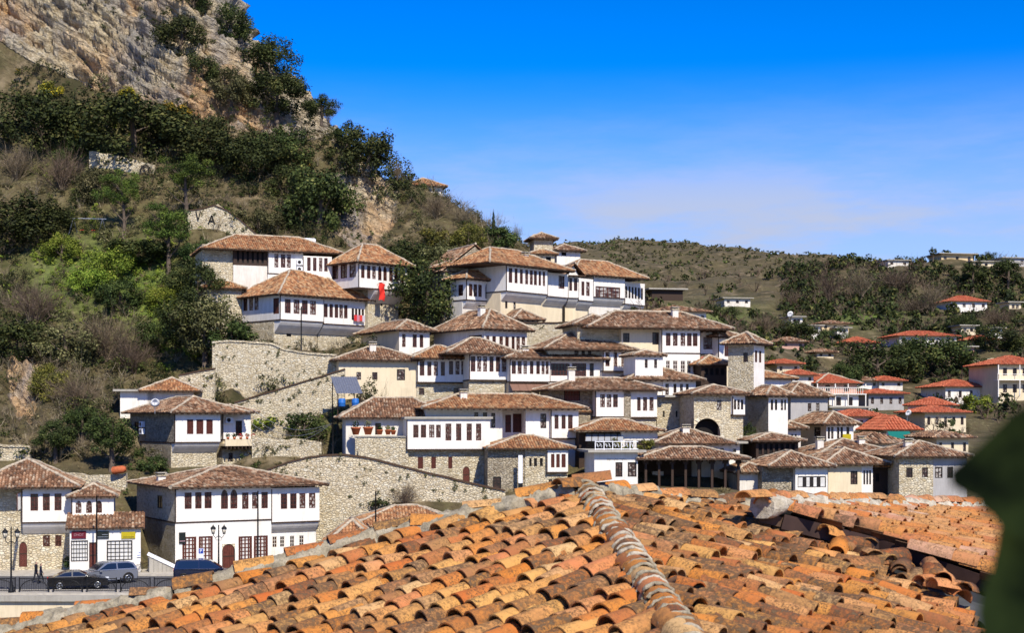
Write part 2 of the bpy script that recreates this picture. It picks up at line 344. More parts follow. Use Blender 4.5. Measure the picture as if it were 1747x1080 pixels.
H('cream_gable_house', 'cream-walled house with small square windows and a white window bay at its right', [
  m(578,712,614,652,688, yaw=12, oh=0, d=7, yr=592, roof='brown', ch=[(640,583,606)], wall='cream', lowmat='cream', win=[('dark',635,648,[(608,616),(635,644)]),('dark',630,649,[(677,691)])]),
  m(712,797,611,652,690, yaw=14, D='c', off=-.5, oh=.4, d=5, yr=589, roof='orange', lowmat='stone',
    win=[(S,617,641,[(716,724),(729,736),(740,747),(752,759)]),(S,616,639,[(766,773),(777,784),(787,793)])], lwin=[('dark',662,674,[(716,725),(775,784)])])])
H('six_window_house', 'narrow white house with six tall windows under a brown roof beside the cream house', [
  m(801,870,603,648,690, yaw=16, oh=.3, d=6, yr=576, roof='brown', rx=(770,876), lowmat='stone', win=[(S,608,634,[(803,811),(814,821),(824,831),(835,842),(846,853),(856,864)])])])
H('terrace_row_house', 'long white house with thirteen windows and a brown canopy below, behind the restaurant rows', [
  m(870,938,611,651,690, yaw=16, oh=.5, d=6, yr=594, roof='brown', rx=(870,1028), lowmat='cream', ch=[(905,590,608)],
    win=[(S,616,638,[(873,880),(883,890),(893,899),(904,910),(915,921),(924,929),(931,936)])]),
  m(938,1030,615,651,690, yaw=16, D='c', off=.4, oh=0, d=6, roof=None, lowmat='white', win=[('strip',620,641,[(940,972)]),('strip',620,642,[(976,1000)]),('dark',620,642,[(1006,1013)])])])
H('right_tall_house', 'tall white house with five windows on each of two floors, right shoulder of town', [
  m(1129,1194,560,602,652, yaw=14, oh=0, d=8, yr=531, roof='brown', rx=(1010,1240), lowmat='white', ch=[(1165,524,545)],
    win=[(S,568,590,[(1136,1144),(1148,1156),(1161,1169),(1172,1180),(1182,1190)])], lwin=[('pale',615,637,[(1136,1143),(1148,1156),(1161,1169),(1172,1179),(1182,1190)])]),
  m(1060,1129,558,None,630, yaw=14, D=0, off=.8, wall='cream', roof=None, d=6, win=[('dark',568,584,[(1063,1074)]),('dark',567,588,[(1113,1124)])]),
  m(985,1060,554,None,630, yaw=14, D=0, off=1.6, wall='stone', roof='brown', yr=536, d=6),
  m(1194,1226,565,604,650, yaw=14, D='c', off=.8, oh=.3, d=6, roof='brown', yr=552, lowmat='white2', win=[('strip',575,596,[(1200,1221)])]),
  m(1226,1258,574,614,650, yaw=40, D=0, off=1.6, oh=.4, d=5, roof='brown', yr=560, lowmat='cream', win=[('strip',586,608,[(1236,1254)])])])
H('stone_tower_house', 'tall narrow stone house with a corner oriel, at the right end of the upper town', [
  m(1286,1304,586,None,700, yaw=58, xs=1256, yr=566, roof='brown', wall='white', sidemat='stone', d=5, win=[(S,598,618,[(1288,1292),(1295,1299)])], swin=[('dark',602,618,[(1268,1276)])])])
H('small_white_annex', 'small white annex with two narrow windows left of the tall two-floor house', [
  m(1084,1131,606,None,655, yaw=14, D=157.5, d=4, wall='white', roof='brown', yr=597, eo=.4, win=[('dark',613,628,[(1100,1105),(1116,1121)])])])
H('terrace_restaurant', 'dark timber restaurant terrace with red awning under the tall white house', [
  m(1196,1240,622,None,662, yaw=14, d=4, wall='wood', roof='orange', yr=606, eo=.6, win=[('slit',628,640,Rw(1202,1236,4,6))])], cat='terrace')
# --- third row right
H('twin_bay_house', 'house with two white bays of three windows split by a stone chimney', [
  m(1016,1066,665,711,745, yaw=12, oh=.3, d=7, yr=644, roof='brown', rx=(945,1126), lowmat='stone', win=[(S,673,695,[(1024,1032),(1035,1043),(1046,1054)])], ch=[(984,626,655)]),
  m(1075,1121,668,712,745, yaw=12, D=0, off=.2, oh=.3, d=7, roof=None, lowmat='stone', win=[(S,678,701,[(1087,1093),(1097,1104),(1108,1115)])]),
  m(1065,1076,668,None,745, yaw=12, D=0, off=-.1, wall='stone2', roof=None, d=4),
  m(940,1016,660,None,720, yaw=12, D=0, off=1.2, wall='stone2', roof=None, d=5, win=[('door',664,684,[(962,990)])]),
  m(1121,1168,678,None,745, yaw=12, D=0, off=1.0, wall='stone', roof='flat', d=5, win=[('slit',701,712,[(1131,1134),(1153,1156)])])])
H('clock_flag_house', 'white house with a row of small windows and a small wall flag', [
  m(1131,1187,648,None,705, yaw=14, d=6, yr=627, roof='brown', rx=(1075,1190), wall='white', win=[('dark',655,674,[(1135,1141),(1149,1154),(1160,1165),(1170,1175)])]),
  m(1075,1131,645,None,705, yaw=14, D=0, off=1.0, wall='stone2', roof=None, d=5)])
H('arched_gate_house', 'stone house with a great dark archway and white corner oriel', [
  m(1184,1250,672,None,772, yaw=8, d=6, yr=656, roof='brown', rx=(1188,1270), wall='stone', win=[('dark',683,700,[(1223,1231)]),('archway',714,760,[(1184,1229)])]),
  m(1250,1271,675,708,770, yaw=30, D='c', off=-.3, oh=.3, d=5, roof=None, lowmat='stone', win=[('dark',682,699,[(1252,1256),(1258,1262),(1264,1268)])])])
H('side_lean_to', 'small lean-to with orange tiles and dark glazed strip beside the twin bay house', [
  m(986,1022,703,None,735, yaw=10, d=3.5, yr=692, roof='orange', wall='wood', eo=.5, win=[('strip',704,716,[(989,1018)])])])
# --- lower centre
H('terracotta_terrace_house', 'house with tall hipped roof, terrace of red pots and white eight-window bay', [
  m(694,836,715,767,832, yaw=10, oh=.6, cove=0, d=6, roof='flat', eo=.25, lowmat='stone', lx=(612,832),
    win=[(S,725,747,[(705,714),(718,727),(732,741),(744,752)]),(S,723,752,[(760,770),(778,787),(796,805),(812,821)])],
    lwin=[('shutter',780,800,[(714,723),(737,745),(766,773)]),('arch_door',796,826,[(791,803)])]),
  m(590,760,713,None,800, yaw=10, D=0, off=3.6, d=6, yr=678, wall='white2', roof='brown', win=[('dark',722,742,[(640,650)])])])
H('long_orange_roof_house', 'white house with a long orange roof and recessed timber porch, behind the terrace house', [
  m(940,987,697,748,790, yaw=14, oh=.4, d=7, yr=672, roof='orange', rx=(730,990), rd=8, lowmat='white', ch=[(800,664,688)], win=[(S,708,732,[(946,953),(958,965),(969,977)])]),
  m(897,940,696,None,790, yaw=14, D=0, off=.5, wall='white', roof=None, d=5, win=[('dark',706,731,[(922,932)])]),
  m(857,897,694,None,790, yaw=14, D=0, off=2.2, wall='white2', roof=None, d=4, win=[('door',708,738,[(862,872)]),('shutter',706,738,[(875,894)])]),
  m(727,857,692,None,790, yaw=14, D=0, off=1.2, wall='white', roof=None, d=5, win=[('dark',704,716,[(809,816),(824,831)]),('dark',705,730,[(838,845)])])])
H('striped_stone_house', 'low house of dark and pale stone with orange hipped roof and white corner bay', [
  m(896,932,765,None,838, yaw=8, d=6, yr=742, roof='orange', rx=(842,968), wall='stone', win=[('slit',782,796,[(903,907),(911,916),(921,926)])]),
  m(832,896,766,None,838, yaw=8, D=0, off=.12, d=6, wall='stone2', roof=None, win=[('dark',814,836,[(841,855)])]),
  m(933,969,768,806,838, yaw=8, D=0, off=-.35, oh=.3, d=5, roof=None, lowmat='stone', win=[('shutter',775,798,[(940,946),(949,955),(958,965)])], lwin=[('dark',818,835,[(937,943),(950,956)])])])
H('hotel_terrace_house', 'hotel with a white upper terrace, slanted glass awning and yellow flowering bushes', [
  m(1060,1122,735,None,800, yaw=8, d=6, yr=714, roof='orange', rx=(990,1122), wall='white2', win=[('dark',752,772,[(1066,1080),(1086,1112)])]),
  m(988,1060,738,None,800, yaw=8, D=0, off=.6, wall='wood', roof=None, d=5, win=[('strip',745,770,[(1000,1050)])]),
  m(1014,1088,772,None,838, yaw=6, D=138, wall='white', roof='flat', d=6, win=[('dark',789,814,[(1050,1062),(1071,1086)])])], cat='hotel')
H('low_tiled_annex', 'low white annex under a long brown tiled roof with pale hip ridges, below the archway', [
  m(1124,1244,757,None,812, yaw=8, d=7, yr=730, roof='brown', wall='white2', ch=[(1180,724,748)], win=[('dark',765,771,[(1218,1224),(1229,1235)])]),
  m(1236,1262,757,None,812, yaw=8, D=0, off=.6, wall='white', roof='flat', d=5, win=[('dark',766,772,[(1250,1256)])])])
H('open_timber_pavilion', 'open pavilion with dark timber posts under a wide low tiled roof', [
  m(1100,1262,783,None,832, yaw=4, d=6, D=139, yr=762, roof='brown', wall='posts', eo=.9)], cat='pavilion')
# --- right
H('curved_white_house', 'white curved-corner house with five slim windows, below the stone tower house', [
  m(1311,1344,675,None,728, yaw=24, xs=1273, d=6, yr=657, roof='brown', wall='white', sidemat='stone', win=[('dark',682,700,[(1315,1319),(1322,1326),(1332,1336),(1338,1341)])]),
  m(1300,1350,645,None,700, yaw=30, D=185, wall='white', roof='orange', yr=632, d=5)])
H('grey_brown_roof_house', 'grey-walled house under a plain red-brown roof, right of the curved white house', [
  m(1349,1412,676,None,720, yaw=16, d=7, yr=652, roof='brown', wall='grey', D=178, win=[('dark',688,702,[(1378,1384),(1392,1398)])])])
H('balcony_villa', 'square two-storey villa with orange hipped roof and wraparound balcony', [
  m(1396,1462,654,672,700, yaw=14, d=9, yr=637, roof='red', wall='pink', lowmat='white', D=215, oh=-.5, balc=1, win=[('dark',657,668,[(1408,1416),(1440,1448)])], lwin=[('dark',678,692,[(1404,1412),(1424,1432),(1444,1452)])])])
H('square_brown_roof', 'low house with a square brown roof left of the cream gabled one', [
  m(1275,1345,732,None,775, yaw=8, d=8, yr=704, roof='brown', wall='pink', D=160, ch=[(1292,712,736)])])
H('cream_two_gable_house', 'cream and white house with twin hipped roofs, yellow board beside it', [
  m(1410,1456,724,None,790, yaw=14, xs=1356, yr=702, roof='brown', wall='white', sidemat='cream', d=8, D=161, win=[('dark',729,749,[(1412,1416),(1418,1422),(1428,1432),(1434,1438),(1444,1449)])], swin=[('dark',729,746,[(1389,1400)])]),
  m(1340,1366,731,None,790, yaw=14, D=0, off=.5, d=5, wall='white2', roof='brown', yr=718, win=[('dark',741,756,[(1350,1353),(1356,1359)])])])
H('timber_veranda_house', 'small house with a dark glazed timber veranda under a gabled roof', [
  m(1290,1362,752,None,802, yaw=6, d=5, yr=738, roof='brown', wall='wood', D=147, win=[('slit',757,776,Rw(1294,1356,7,6))])])
H('striped_window_house', 'white house with a black and white striped window band and stone left end', [
  m(1357,1412,796,None,848, yaw=8, d=7, yr=769, roof='brown', rx=(1318,1412), D=141, wall='white', win=[('bandwin',813,832,[(1361,1409)])]),
  m(1300,1357,797,None,848, yaw=8, D=0, off=.7, wall='stone2', roof=None, d=5),
  m(1262,1304,806,None,848, yaw=8, D=0, off=2, wall='white2', roof='brown', yr=789, d=5)])
H('cream_porch_house', 'cream house with one dark window, white panelled bay and brown timber porch', [
  m(1413,1470,792,None,848, yaw=10, d=7, yr=764, roof='brown', rx=(1413,1505), D=143, wall='cream', win=[('dark',804,827,[(1451,1463)])]),
  m(1470,1489,794,None,848, yaw=10, D=0, off=.1, wall='white', roof=None, d=5, win=[('dark',803,827,[(1473,1476),(1478,1481),(1483,1486)])]),
  m(1489,1530,797,None,848, yaw=10, D=0, off=.9, wall='wood', roof='orange', yr=790, d=4, win=[('slit',808,822,[(1494,1500),(1518,1524)])])])
H('long_back_roof_house', 'house hidden behind, showing a long brown roof slope above the cream porch', [
  m(1400,1535,778,None,830, yaw=12, d=9, yr=748, roof='brown', D=151, wall='white2', ch=[(1418,745,768),(1490,744,764)], win=[('dark',782,800,[(1519,1523),(1526,1530)])])])
H('stone_window_house', 'stone house with two dark windows beside the big dark leaf, brown roof with chimney', [
  m(1534,1592,779,None,850, yaw=6, d=8, yr=752, roof='brown', rx=(1534,1645), D=142, wall='stone', win=[('dark',798,815,[(1546,1557),(1573,1583)])], ch=[(1566,748,772)]),
  m(1592,1650,781,None,850, yaw=6, D=0, off=.1, wall='grey', roof=None, d=6, win=[('dark',797,816,[(1595,1608),(1616,1626)])])])
# --- far right hillside
def far(label, xl, xr, ye, yb, D, yr, roof='red', wall='white', d=8, yaw=10, win=None, cat='house', name='distant_house', kind=None, **k):
    wd = win if win is not None else [('far', ye+(yb-ye)*.22, ye+(yb-ye)*.62, Rw(xl+4, xr-4, max(2, int((xr-xl)/14)), 5))]
    H(name, label, [m(xl, xr, ye, None, yb, D=D, yr=yr, roof=roof, wall=wall, d=d, yaw=yaw, win=wd, far=1, **k)], cat=cat)
far('tiny pale house with red roof above the curved white house', 1326,1364, 621,640, 225, 612, 'red','cream')
far('gabled orange-roofed house with white end wall', 1549,1622, 692,712, 215, 677, 'red','white', yaw=-20, d=10)
far('two-storey yellow house with brown balcony, nearest to the big leaf', 1578,1648, 704,738, 205, 692, 'red','cream')
far('pale villa with orange hipped roof above the gabled house', 1613,1682, 660,690, 240, 647, 'red','white', d=9)
H('apartment_block', 'cream apartment block with white balconies at the right edge', [
  m(1704,1790,622,648,684, D=235, yaw=10, d=10, yr=606, roof='red', wall='cream', lowmat='cream', oh=0, balc=1, far=1, win=[('far',628,641,Rw(1711,1785,5,7))], lwin=[('far',656,670,Rw(1711,1785,5,7))])], cat='building')
far('wide white bungalow with bright red roof high on the right slope', 1535,1632, 573,592, 300, 564, 'red','white', d=9)
far('brown stone cottage with bright red roof left of the wide bungalow', 1450,1494, 585,604, 300, 574, 'red','pink')
far('grey hut with a flat pale roof right of the thicket', 1626,1662, 592,612, 290, 589, 'flat','pink', d=5)
far('red-roofed house half hidden by trees below the right ridge', 1622,1684, 514,530, 370, 504, 'red','white', d=8)
far('small white block house on the green slope', 1350,1369, 541,555, 330, 540, 'flat','white', d=6)
far('blue-white two-storey house by the slope path', 1378,1400, 556,577, 310, 555, 'flat','white', d=6)
far('low ochre house right of the blue-white one', 1402,1448, 552,566, 318, 546, 'brown','ochre', d=6)
far('ruined white house in the valley below the far hill', 1236,1280, 509,522, 360, 507, 'flat','white2', d=7)
far('dull brown-roofed cottage among bushes on the slope', 1334,1372, 583,596, 270, 574, 'brown','pink')
far('small brown-roofed shed below the path', 1394,1422, 601,612, 265, 594, 'brown','cream', d=6)
far('flat-roofed ochre house on the right ridge top', 1606,1660, 433,452, 440, 429, 'flat','ochre', d=8, eo=1.2)
far('long low cream wall-house on the right ridge', 1660,1705, 446,458, 436, 444, 'flat','cream', d=6)
far('unfinished grey frame house at the right end of the ridge', 1712,1750, 440,458, 440, 438, 'flat','grey', d=7)
far('small ruined house on the ridge left of the ochre house', 1515,1550, 444,456, 445, 442, 'flat','white2', d=6)
far('cream hut at the right edge under the ridge', 1722,1742, 516,532, 365, 514, 'flat','cream', d=5)
far('bright orange plain-roofed house above the green awning', 1512,1562, 734,750, 178, 708, 'red','white', d=9)
far('white house with maroon roof behind the twin-gable house', 1448,1508, 711,740, 185, 698, 'red','white', d=8)
far('grey two-storey house with red tiled strip roof in the valley', 1482,1542, 672,700, 225, 666, 'red','grey', d=7)
far('old cream house with brown hipped roof beside the leaf edge', 1598,1652, 747,785, 165, 735, 'brown','cream', d=8)
far('brown-roofed old house with maroon tiles behind the long back roof', 1470,1545, 757,790, 165, 737, 'brown','white2', d=8)
far('dark open shed on the valley edge right of the long mansion', 1112,1165, 494,512, 240, 488, 'flat','wood', d=5, win=[])
far('white terrace building with awnings below the balcony villa', 1420,1478, 696,715, 200, 690, 'flat','white', d=6)
far('low brown-roofed house behind the right tall house', 1120,1205, 531,560, 205, 521, 'brown','white2', d=7)

far('small white cube house beside the slope path, right of the low ochre house', 1428,1447, 560,573, 316, 559, 'flat','white', d=5)
far('beige ruined hut high on the right slope beside the wide bungalow', 1640,1664, 556,572, 325, 555, 'flat','cream', d=5)
far('tiny white hut among the dark trees at the right edge', 1688,1710, 560,573, 330, 558, 'flat','white', d=5)
far('red-roofed cottage between the dark valley trees and the apartment block', 1660,1696, 580,594, 300, 571, 'red','cream', d=6)
far('small maroon-roofed house below the dense valley trees', 1500,1540, 650,664, 250, 641, 'red','white2', d=7)
far('low white house with brown roof behind the balcony villa', 1462,1498, 650,664, 250, 642, 'brown','white', d=6)
far('small pale house with red roof left of the balcony villa', 1352,1388, 640,656, 215, 630, 'red','white2', d=6)
# low orange roofs between the street house and the foreground
H('low_orange_roof_house', 'low stone building with an orange tiled roof right below the curved wall', [
  m(600,795,900,None,935, D=128, yaw=8, d=8, yr=862, roof='orange', wall='stone', eo=.3)])
H('sunken_roof_house', 'half-hidden building with a brown tiled roof against the right end of the long street house', [
  m(556,645,932,None,960, D=121, yaw=6, d=7, yr=880, roof='orange', wall='stone2', eo=.3)])
# free-standing and retaining walls: (label, depth, [(px, top, bottom)...], coping, material)
WALLS = [
 ('tall retaining wall of pale rubble under the corner roofed house', 163, [(362,584,690),(420,584,694),(472,588,694),(476,597,694),(530,603,694),(574,607,694)], 'stone', 'stone'),
 ('lower rubble wall left of the tall retaining wall', 161, [(305,641,695),(335,635,695),(366,630,695)], 'tile', 'stone'),
 ('diagonal stair wall with tiled coping rising towards the cream house', 157, [(400,688,712),(450,673,712),(500,658,708),(545,644,704),(588,631,700)], 'tile', 'stone'),
 ('long curved wall with tiled coping in front of the pot terrace', 137.5, [(455,803,880),(490,790,880),(530,780,880),(575,776,880),(610,779,880),(650,788,880),(700,801,880),(750,813,880),(800,825,880),(862,839,885)], 'tile', 'stone'),
 ('rubble terrace wall right of the hillside house balcony', 147.6, [(430,742,802),(470,752,802),(510,748,802),(548,756,800)], None, 'stone'),
 ('cream terrace wall under the long upper mansion', 174.3, [(862,549,580),(900,552,580),(960,551,580),(1012,548,580)], 'tile', 'stone'),
 ('pale rubble wall on the slope below the cliff, behind the pines', 208.5, [(152,257,300),(185,262,300),(225,270,300),(264,282,305)], None, 'stone'),
 ('stone gable wall with black letters above the timber gallery mansion', 193, [(320,360,412),(352,356,412),(372,348,412),(404,371,412),(442,404,414)], 'tile', 'stone'),
 ('rubble wall behind the shop house roofs', 140, [(108,806,850),(160,812,850),(215,808,850)], None, 'stone'),
 ('white-topped rubble wall at the left edge above the street house', 148, [(-20,760,800),(20,762,800),(52,764,800)], 'stone', 'stone'),
 ('low boundary wall of the valley road at the right', 283, [(1625,614,624),(1690,612,624),(1747,611,624)], None, 'cream'),
]
# ------------------------------------------------------------------ solve every mass of every house into a frame in the place
def solve(h):
    prev = None
    for i, q in enumerate(h['ms']):
        yaw = R(q.get('yaw', 20)); D = q.get('D'); a = (q['xl']-CX)/F
        if D in (0, 'c') and i > 0:
            ref = h['ms'][0] if D == 0 else h['ms'][i-1]
            off = q.get('off', 0.); P = ref['P'] + ref['ey']*off
            s = (P.x*ref['ey'].x + P.y*ref['ey'].y) / (a*ref['ey'].x + ref['ey'].y); Y = s
        else: Y = D or Dof(q['yb'])
        zb = ZC-(q['yb']-HY)/F*Y
        if i: zb = h['ms'][0]['P'].z if abs(q['yb']-h['ms'][0]['yb']) < 14 else zb
        c, s_ = math.cos(yaw), math.sin(yaw)
        q['P'] = Vector((a*Y, Y, zb)); q['ex'] = Vector((c, s_, 0)); q['ey'] = Vector((-s_, c, 0)); q['Y'] = Y
        q['w'] = wat(q, q['xr'])
        if q.get('xs') is not None: q['d'] = min(12., max(3., tat(q, q['xs'])))
        q['d'] = q.get('d', 7.)
        q['M'] = Matrix(((c,-s_,0,q['P'].x),(s_,c,0,q['P'].y),(0,0,1,q['P'].z),(0,0,0,1)))
        q['zt'] = zat(q, q['xl'], q['ye']); q['zf'] = None if q['yf'] is None else zat(q, q['xl'], q['yf'])
def wat(q, px):
    a = (px-CX)/F; return (a*q['P'].y - q['P'].x) / (q['ex'].x - a*q['ex'].y)
def zat(q, px, py, off=0.):
    Y = q['P'].y + wat(q, px)*q['ex'].y + off*q['ey'].y; return ZC-(py-HY)/F*Y - q['P'].z
def tat(q, px):
    a = (px-CX)/F; return (q['P'].x - a*q['P'].y) / (a*q['ey'].y - q['ey'].x)
def szat(q, px, py):
    Y = q['P'].y + tat(q, px)*q['ey'].y; return ZC-(py-HY)/F*Y - q['P'].z
for h in HOUSES: solve(h)

# ------------------------------------------------------------------ terrain: one height function through every house base and the hill's own points
CP = []
def cp(px, py, D): CP.append(tuple(W(px, py, D)))
def cz(px, D, z): CP.append(((px-CX)/F*D, D, z))
for h in HOUSES:
    far_ = h['ms'][0].get('far')
    for q in h['ms'][:1] if not far_ else h['ms']:
        P, w, d = q['P'], q['w'], q['d']
        for t in (0., 1.): p = P + q['ex']*w*t - q['ey']*.6; CP.append((p.x, p.y, p.z))
        p = P + q['ex']*w*.5 + q['ey']*(d+.8); CP.append((p.x, p.y, p.z + (.30 if not far_ else .15)*d))
for _l, D, pts, _c, _m in WALLS:
    for px, yt, yb in pts[::2] + [pts[-1]]: cp(px, yt+3, D+1.4); cp(px, yb, D-.8)
HY_D = {800:147, 700:159, 600:172, 500:185, 400:197, 300:209, 200:218, 100:223}
for y, D in HY_D.items():
    for px in (-260, -60, 90):
        cp(px, y, D)
for y in (550, 400, 300, 200): cp(230, y+5, HY_D.get(y, 178.5))
for px in (-260, -60, 100, 230, 330): cp(px, 0, 228); cp(px, -120, 234); cp(px, -320, 244); cz(px, 300, 125)
for px, y, D in ((330,330,205),(330,240,214),(330,130,221),(430,120,226),(430,230,215),(430,320,206),(430,390,197),
                 (400,52,228),(450,95,227),(500,150,226),(545,190,224),(590,222,222),(640,268,219),(690,312,215),
                 (520,330,207),(560,400,197),(620,330,209),(640,400,199),(700,400,200),(740,470,186),(760,335,214),(830,385,208),(900,408,204),(960,432,203),(1000,450,206),
                 (720,540,178),(735,500,183)): cp(px, y, D)
for px, y, D in ((400,52,228),(450,95,227),(500,150,226),(545,190,224),(590,222,222),(640,268,219),(690,312,215),(760,335,214),(830,385,208),(900,408,206),(960,432,207),(1010,462,212)):
    z = W(px, y, D).z; cz(px+8, D+14, z-3); cz(px+25, D+40, z-18); cz(px+60, D+110, max(24, z-45))
for px in (-300, -60, 200, 400, 560): cz(px, 110, 0); cz(px, 118, 0); cz(px, 124.5, 0)
for px in (-300, -60, 60, 200, 330, 460, 560): cz(px, 127.4, 0)
for px in (640, 800, 950, 1100, 1300, 1500, 1700, 1900): cz(px, 132, 4.2); cz(px, 118, 1.0)
for px in (-900, -300, 300, 873, 1400, 2000, 2700): cz(px, 4, 0); cz(px, 40, 0); cz(px, 90, 0)
for px, y, D in ((130,870,136),(240,870,137),(200,830,143),(60,770,150),(170,740,154),(450,770,150),(480,700,160),(560,720,157),(570,860,140),(650,850,141),(760,845,142),(330,640,168),(440,600,172),
                 (1300,640,196),(1180,560,212),(1500,705,205),(1700,700,222),(1500,650,255),(1650,640,262),(1860,690,240),(1860,600,320),(1300,600,238),(1400,620,250),(1550,605,290),(1700,595,300),
                 (1110,525,245),(1200,525,300),(1300,540,310),(1250,560,270),(1480,540,345),(1560,540,350),(1700,540,350),(1430,500,400),(1540,490,415),(1660,480,420),(1747,480,420),(1900,470,430),
                 (1480,462,452),(1560,458,450),(1640,456,446),(1747,460,446),(1900,455,460),(1400,478,470),
                 (1110,505,430),(1200,492,480),(1300,492,500),(1020,500,420),
                 (860,430,720),(940,420,760),(1000,420,780),(1070,421,790),(1130,424,800),(1190,424,800),(1240,430,790),(1290,440,770),(1340,432,740),(1390,433,720),(1440,440,690),(1520,455,660),(1650,462,640),(1850,462,640),
                 (1050,460,600),(1180,460,640),(1300,465,620),(940,470,560)): cp(px, y, D)
for px in (1450, 1600, 1750, 1950): cz(px, 530, 50)
for px in (-1500, -600, 0, 500, 900, 1300, 1700, 2300, 3200): cz(px, 1200, 60 if px > 400 else 95); cz(px, 2600, 30); cz(px, 5000, 20)
for px in (-1200, -700): cz(px, 130, 2); cz(px, 200, 45); cz(px, 300, 110); cz(px, 500, 110)
for px in (2300, 2900): cz(px, 140, 4); cz(px, 250, 20); cz(px, 450, 55); cz(px, 700, 70)
for px in (-300, 200, 600): cz(px, 450, 80); cz(px, 700, 85)
CPA = np.array(CP)
_C = 2.0
def _phi(r2): return -np.sqrt(r2 + _C*_C)
def _fit():
    P = CPA[:, :2]; n = len(P); A = _phi(((P[:,None]-P[None])**2).sum(-1)) + np.eye(n)*1.5
    B = np.zeros((n+3, n+3)); B[:n,:n] = A; B[:n,n] = 1; B[:n,n+1:] = P/100; B[n:,:n] = B[:n,n:].T
    return np.linalg.solve(B, np.concatenate([CPA[:,2], np.zeros(3)]))
_SOL = _fit()
def H0(xy):
    xy = np.asarray(xy, float); r = np.empty(len(xy)); P = CPA[:, :2]
    for i in range(0, len(xy), 20000):
        q = xy[i:i+20000]; r[i:i+20000] = _phi(((q[:,None]-P[None])**2).sum(-1)) @ _SOL[:len(P)] + _SOL[len(P)] + (q/100) @ _SOL[len(P)+1:]
    return r
def flat_mask(xy):   # street and the ground near the viewer stay flat
    D = xy[:,1]; return np.clip((D-129)/14, 0, 1)
CARVE = []
for h in HOUSES:
    for q in h['ms']:
        zb = h['ms'][0]['P'].z if not q.get('far') else q['P'].z; CARVE.append((q['P'].x, q['P'].y, q['ex'].x, q['ex'].y, q['w'], q['d'], zb, 9. if q.get('far') else 2.2))
def carve(xy, z):
    # cut the slope back so that it never buries a facade
    for X, Y, c, s, w, d, zb, fr in CARVE:
        R_ = w+d+fr+14; k = np.nonzero((np.abs(xy[:,0]-X) < R_) & (np.abs(xy[:,1]-Y) < R_))[0]
        if not len(k): continue
        dx, dy = xy[k,0]-X, xy[k,1]-Y; u = dx*c+dy*s; v = -dx*s+dy*c
        du = np.maximum(np.maximum(-.4-u, u-w-.4), 0); dv = np.maximum(np.maximum(-fr-v, v-d*.7), 0); z[k] = np.minimum(z[k], zb+.75*np.hypot(du, dv)+np.maximum(0, v-d*.5)*.6)
    return z
def GZ(xy):
    xy = np.asarray(xy, float); z = carve(xy, H0(xy)); k = flat_mask(xy)
    ks = np.clip((129.5-xy[:,1])/1.5, 0, 1)*np.clip((-8-xy[:,0])/8, 0, 1); z = z*(1-ks) + ks*np.where(xy[:,1] > 109.7, -.12, -4.)
    far_ = np.clip((xy[:,1]-260)/200, 0, 1)
    p = np.column_stack([xy*.09, np.zeros(len(xy))]); p2 = np.column_stack([xy*.012, np.zeros(len(xy))+3])
    return z + k*(.35+1.2*far_)*fbm(p, 3, 5) + far_*3*fbm(p2, 3, 9)*np.clip((xy[:,1]-300)/300, 0, 1)
def gz(x, y): return float(GZ(np.array([[x, y]]))[0])
def ground_at(px, py, d0=126., d1=900.):
    """point of the ground seen at a photo pixel"""
    a = (px-CX)/F; Ds = np.concatenate([np.arange(d0, 260, .5), np.arange(260, d1, 2.)]); xy = np.column_stack([a*Ds, Ds])
    zr = ZC-(py-HY)/F*Ds; g = GZ(xy); k = np.nonzero(g >= zr)[0]
    if len(k) == 0: return None
    i = k[0]; return Vector((xy[i,0], xy[i,1], g[i]))

# cliff shape: strata dipping to the right, pushed out along the slope's normal
def rock_mask(px, py):
    """1 where the photograph shows bare cliff"""
    low = np.interp(px, [-300,0,60,150,240,330,420,520,560,700], [20,70,110,140,170,195,215,235,240,200])
    m1 = np.clip((low-py)/18+.5, 0, 1)*np.clip((640-px)/60, 0, 1)
    m2 = np.exp(-(((px-620)/62)**2 + ((py-335)/90)**2)**2)
    m3 = .9*np.exp(-(((px-40)/32)**2 + ((py-640)/75)**2)**2); m4 = .8*np.exp(-(((px-425)/30)**2+((py-662)/16)**2)**2)
    return np.clip(m1+m2+m3+m4, 0, 1)
def green_mask(px, py):
    g = np.exp(-(((px-160)/120)**2 + ((py-470)/70)**2)) + .9*np.exp(-(((px-290)/60)**2 + ((py-530)/70)**2)) + .6*np.exp(-(((px-130)/70)**2 + ((py-250)/45)**2))
    g = g + .8*np.exp(-(((px-490)/60)**2 + ((py-720)/30)**2)) + 1.*np.exp(-(((px-1480)/80)**2 + ((py-535)/22)**2)) + .6*np.exp(-(((px-1230)/70)**2 + ((py-540)/25)**2))
    return np.clip(g, 0, 1)

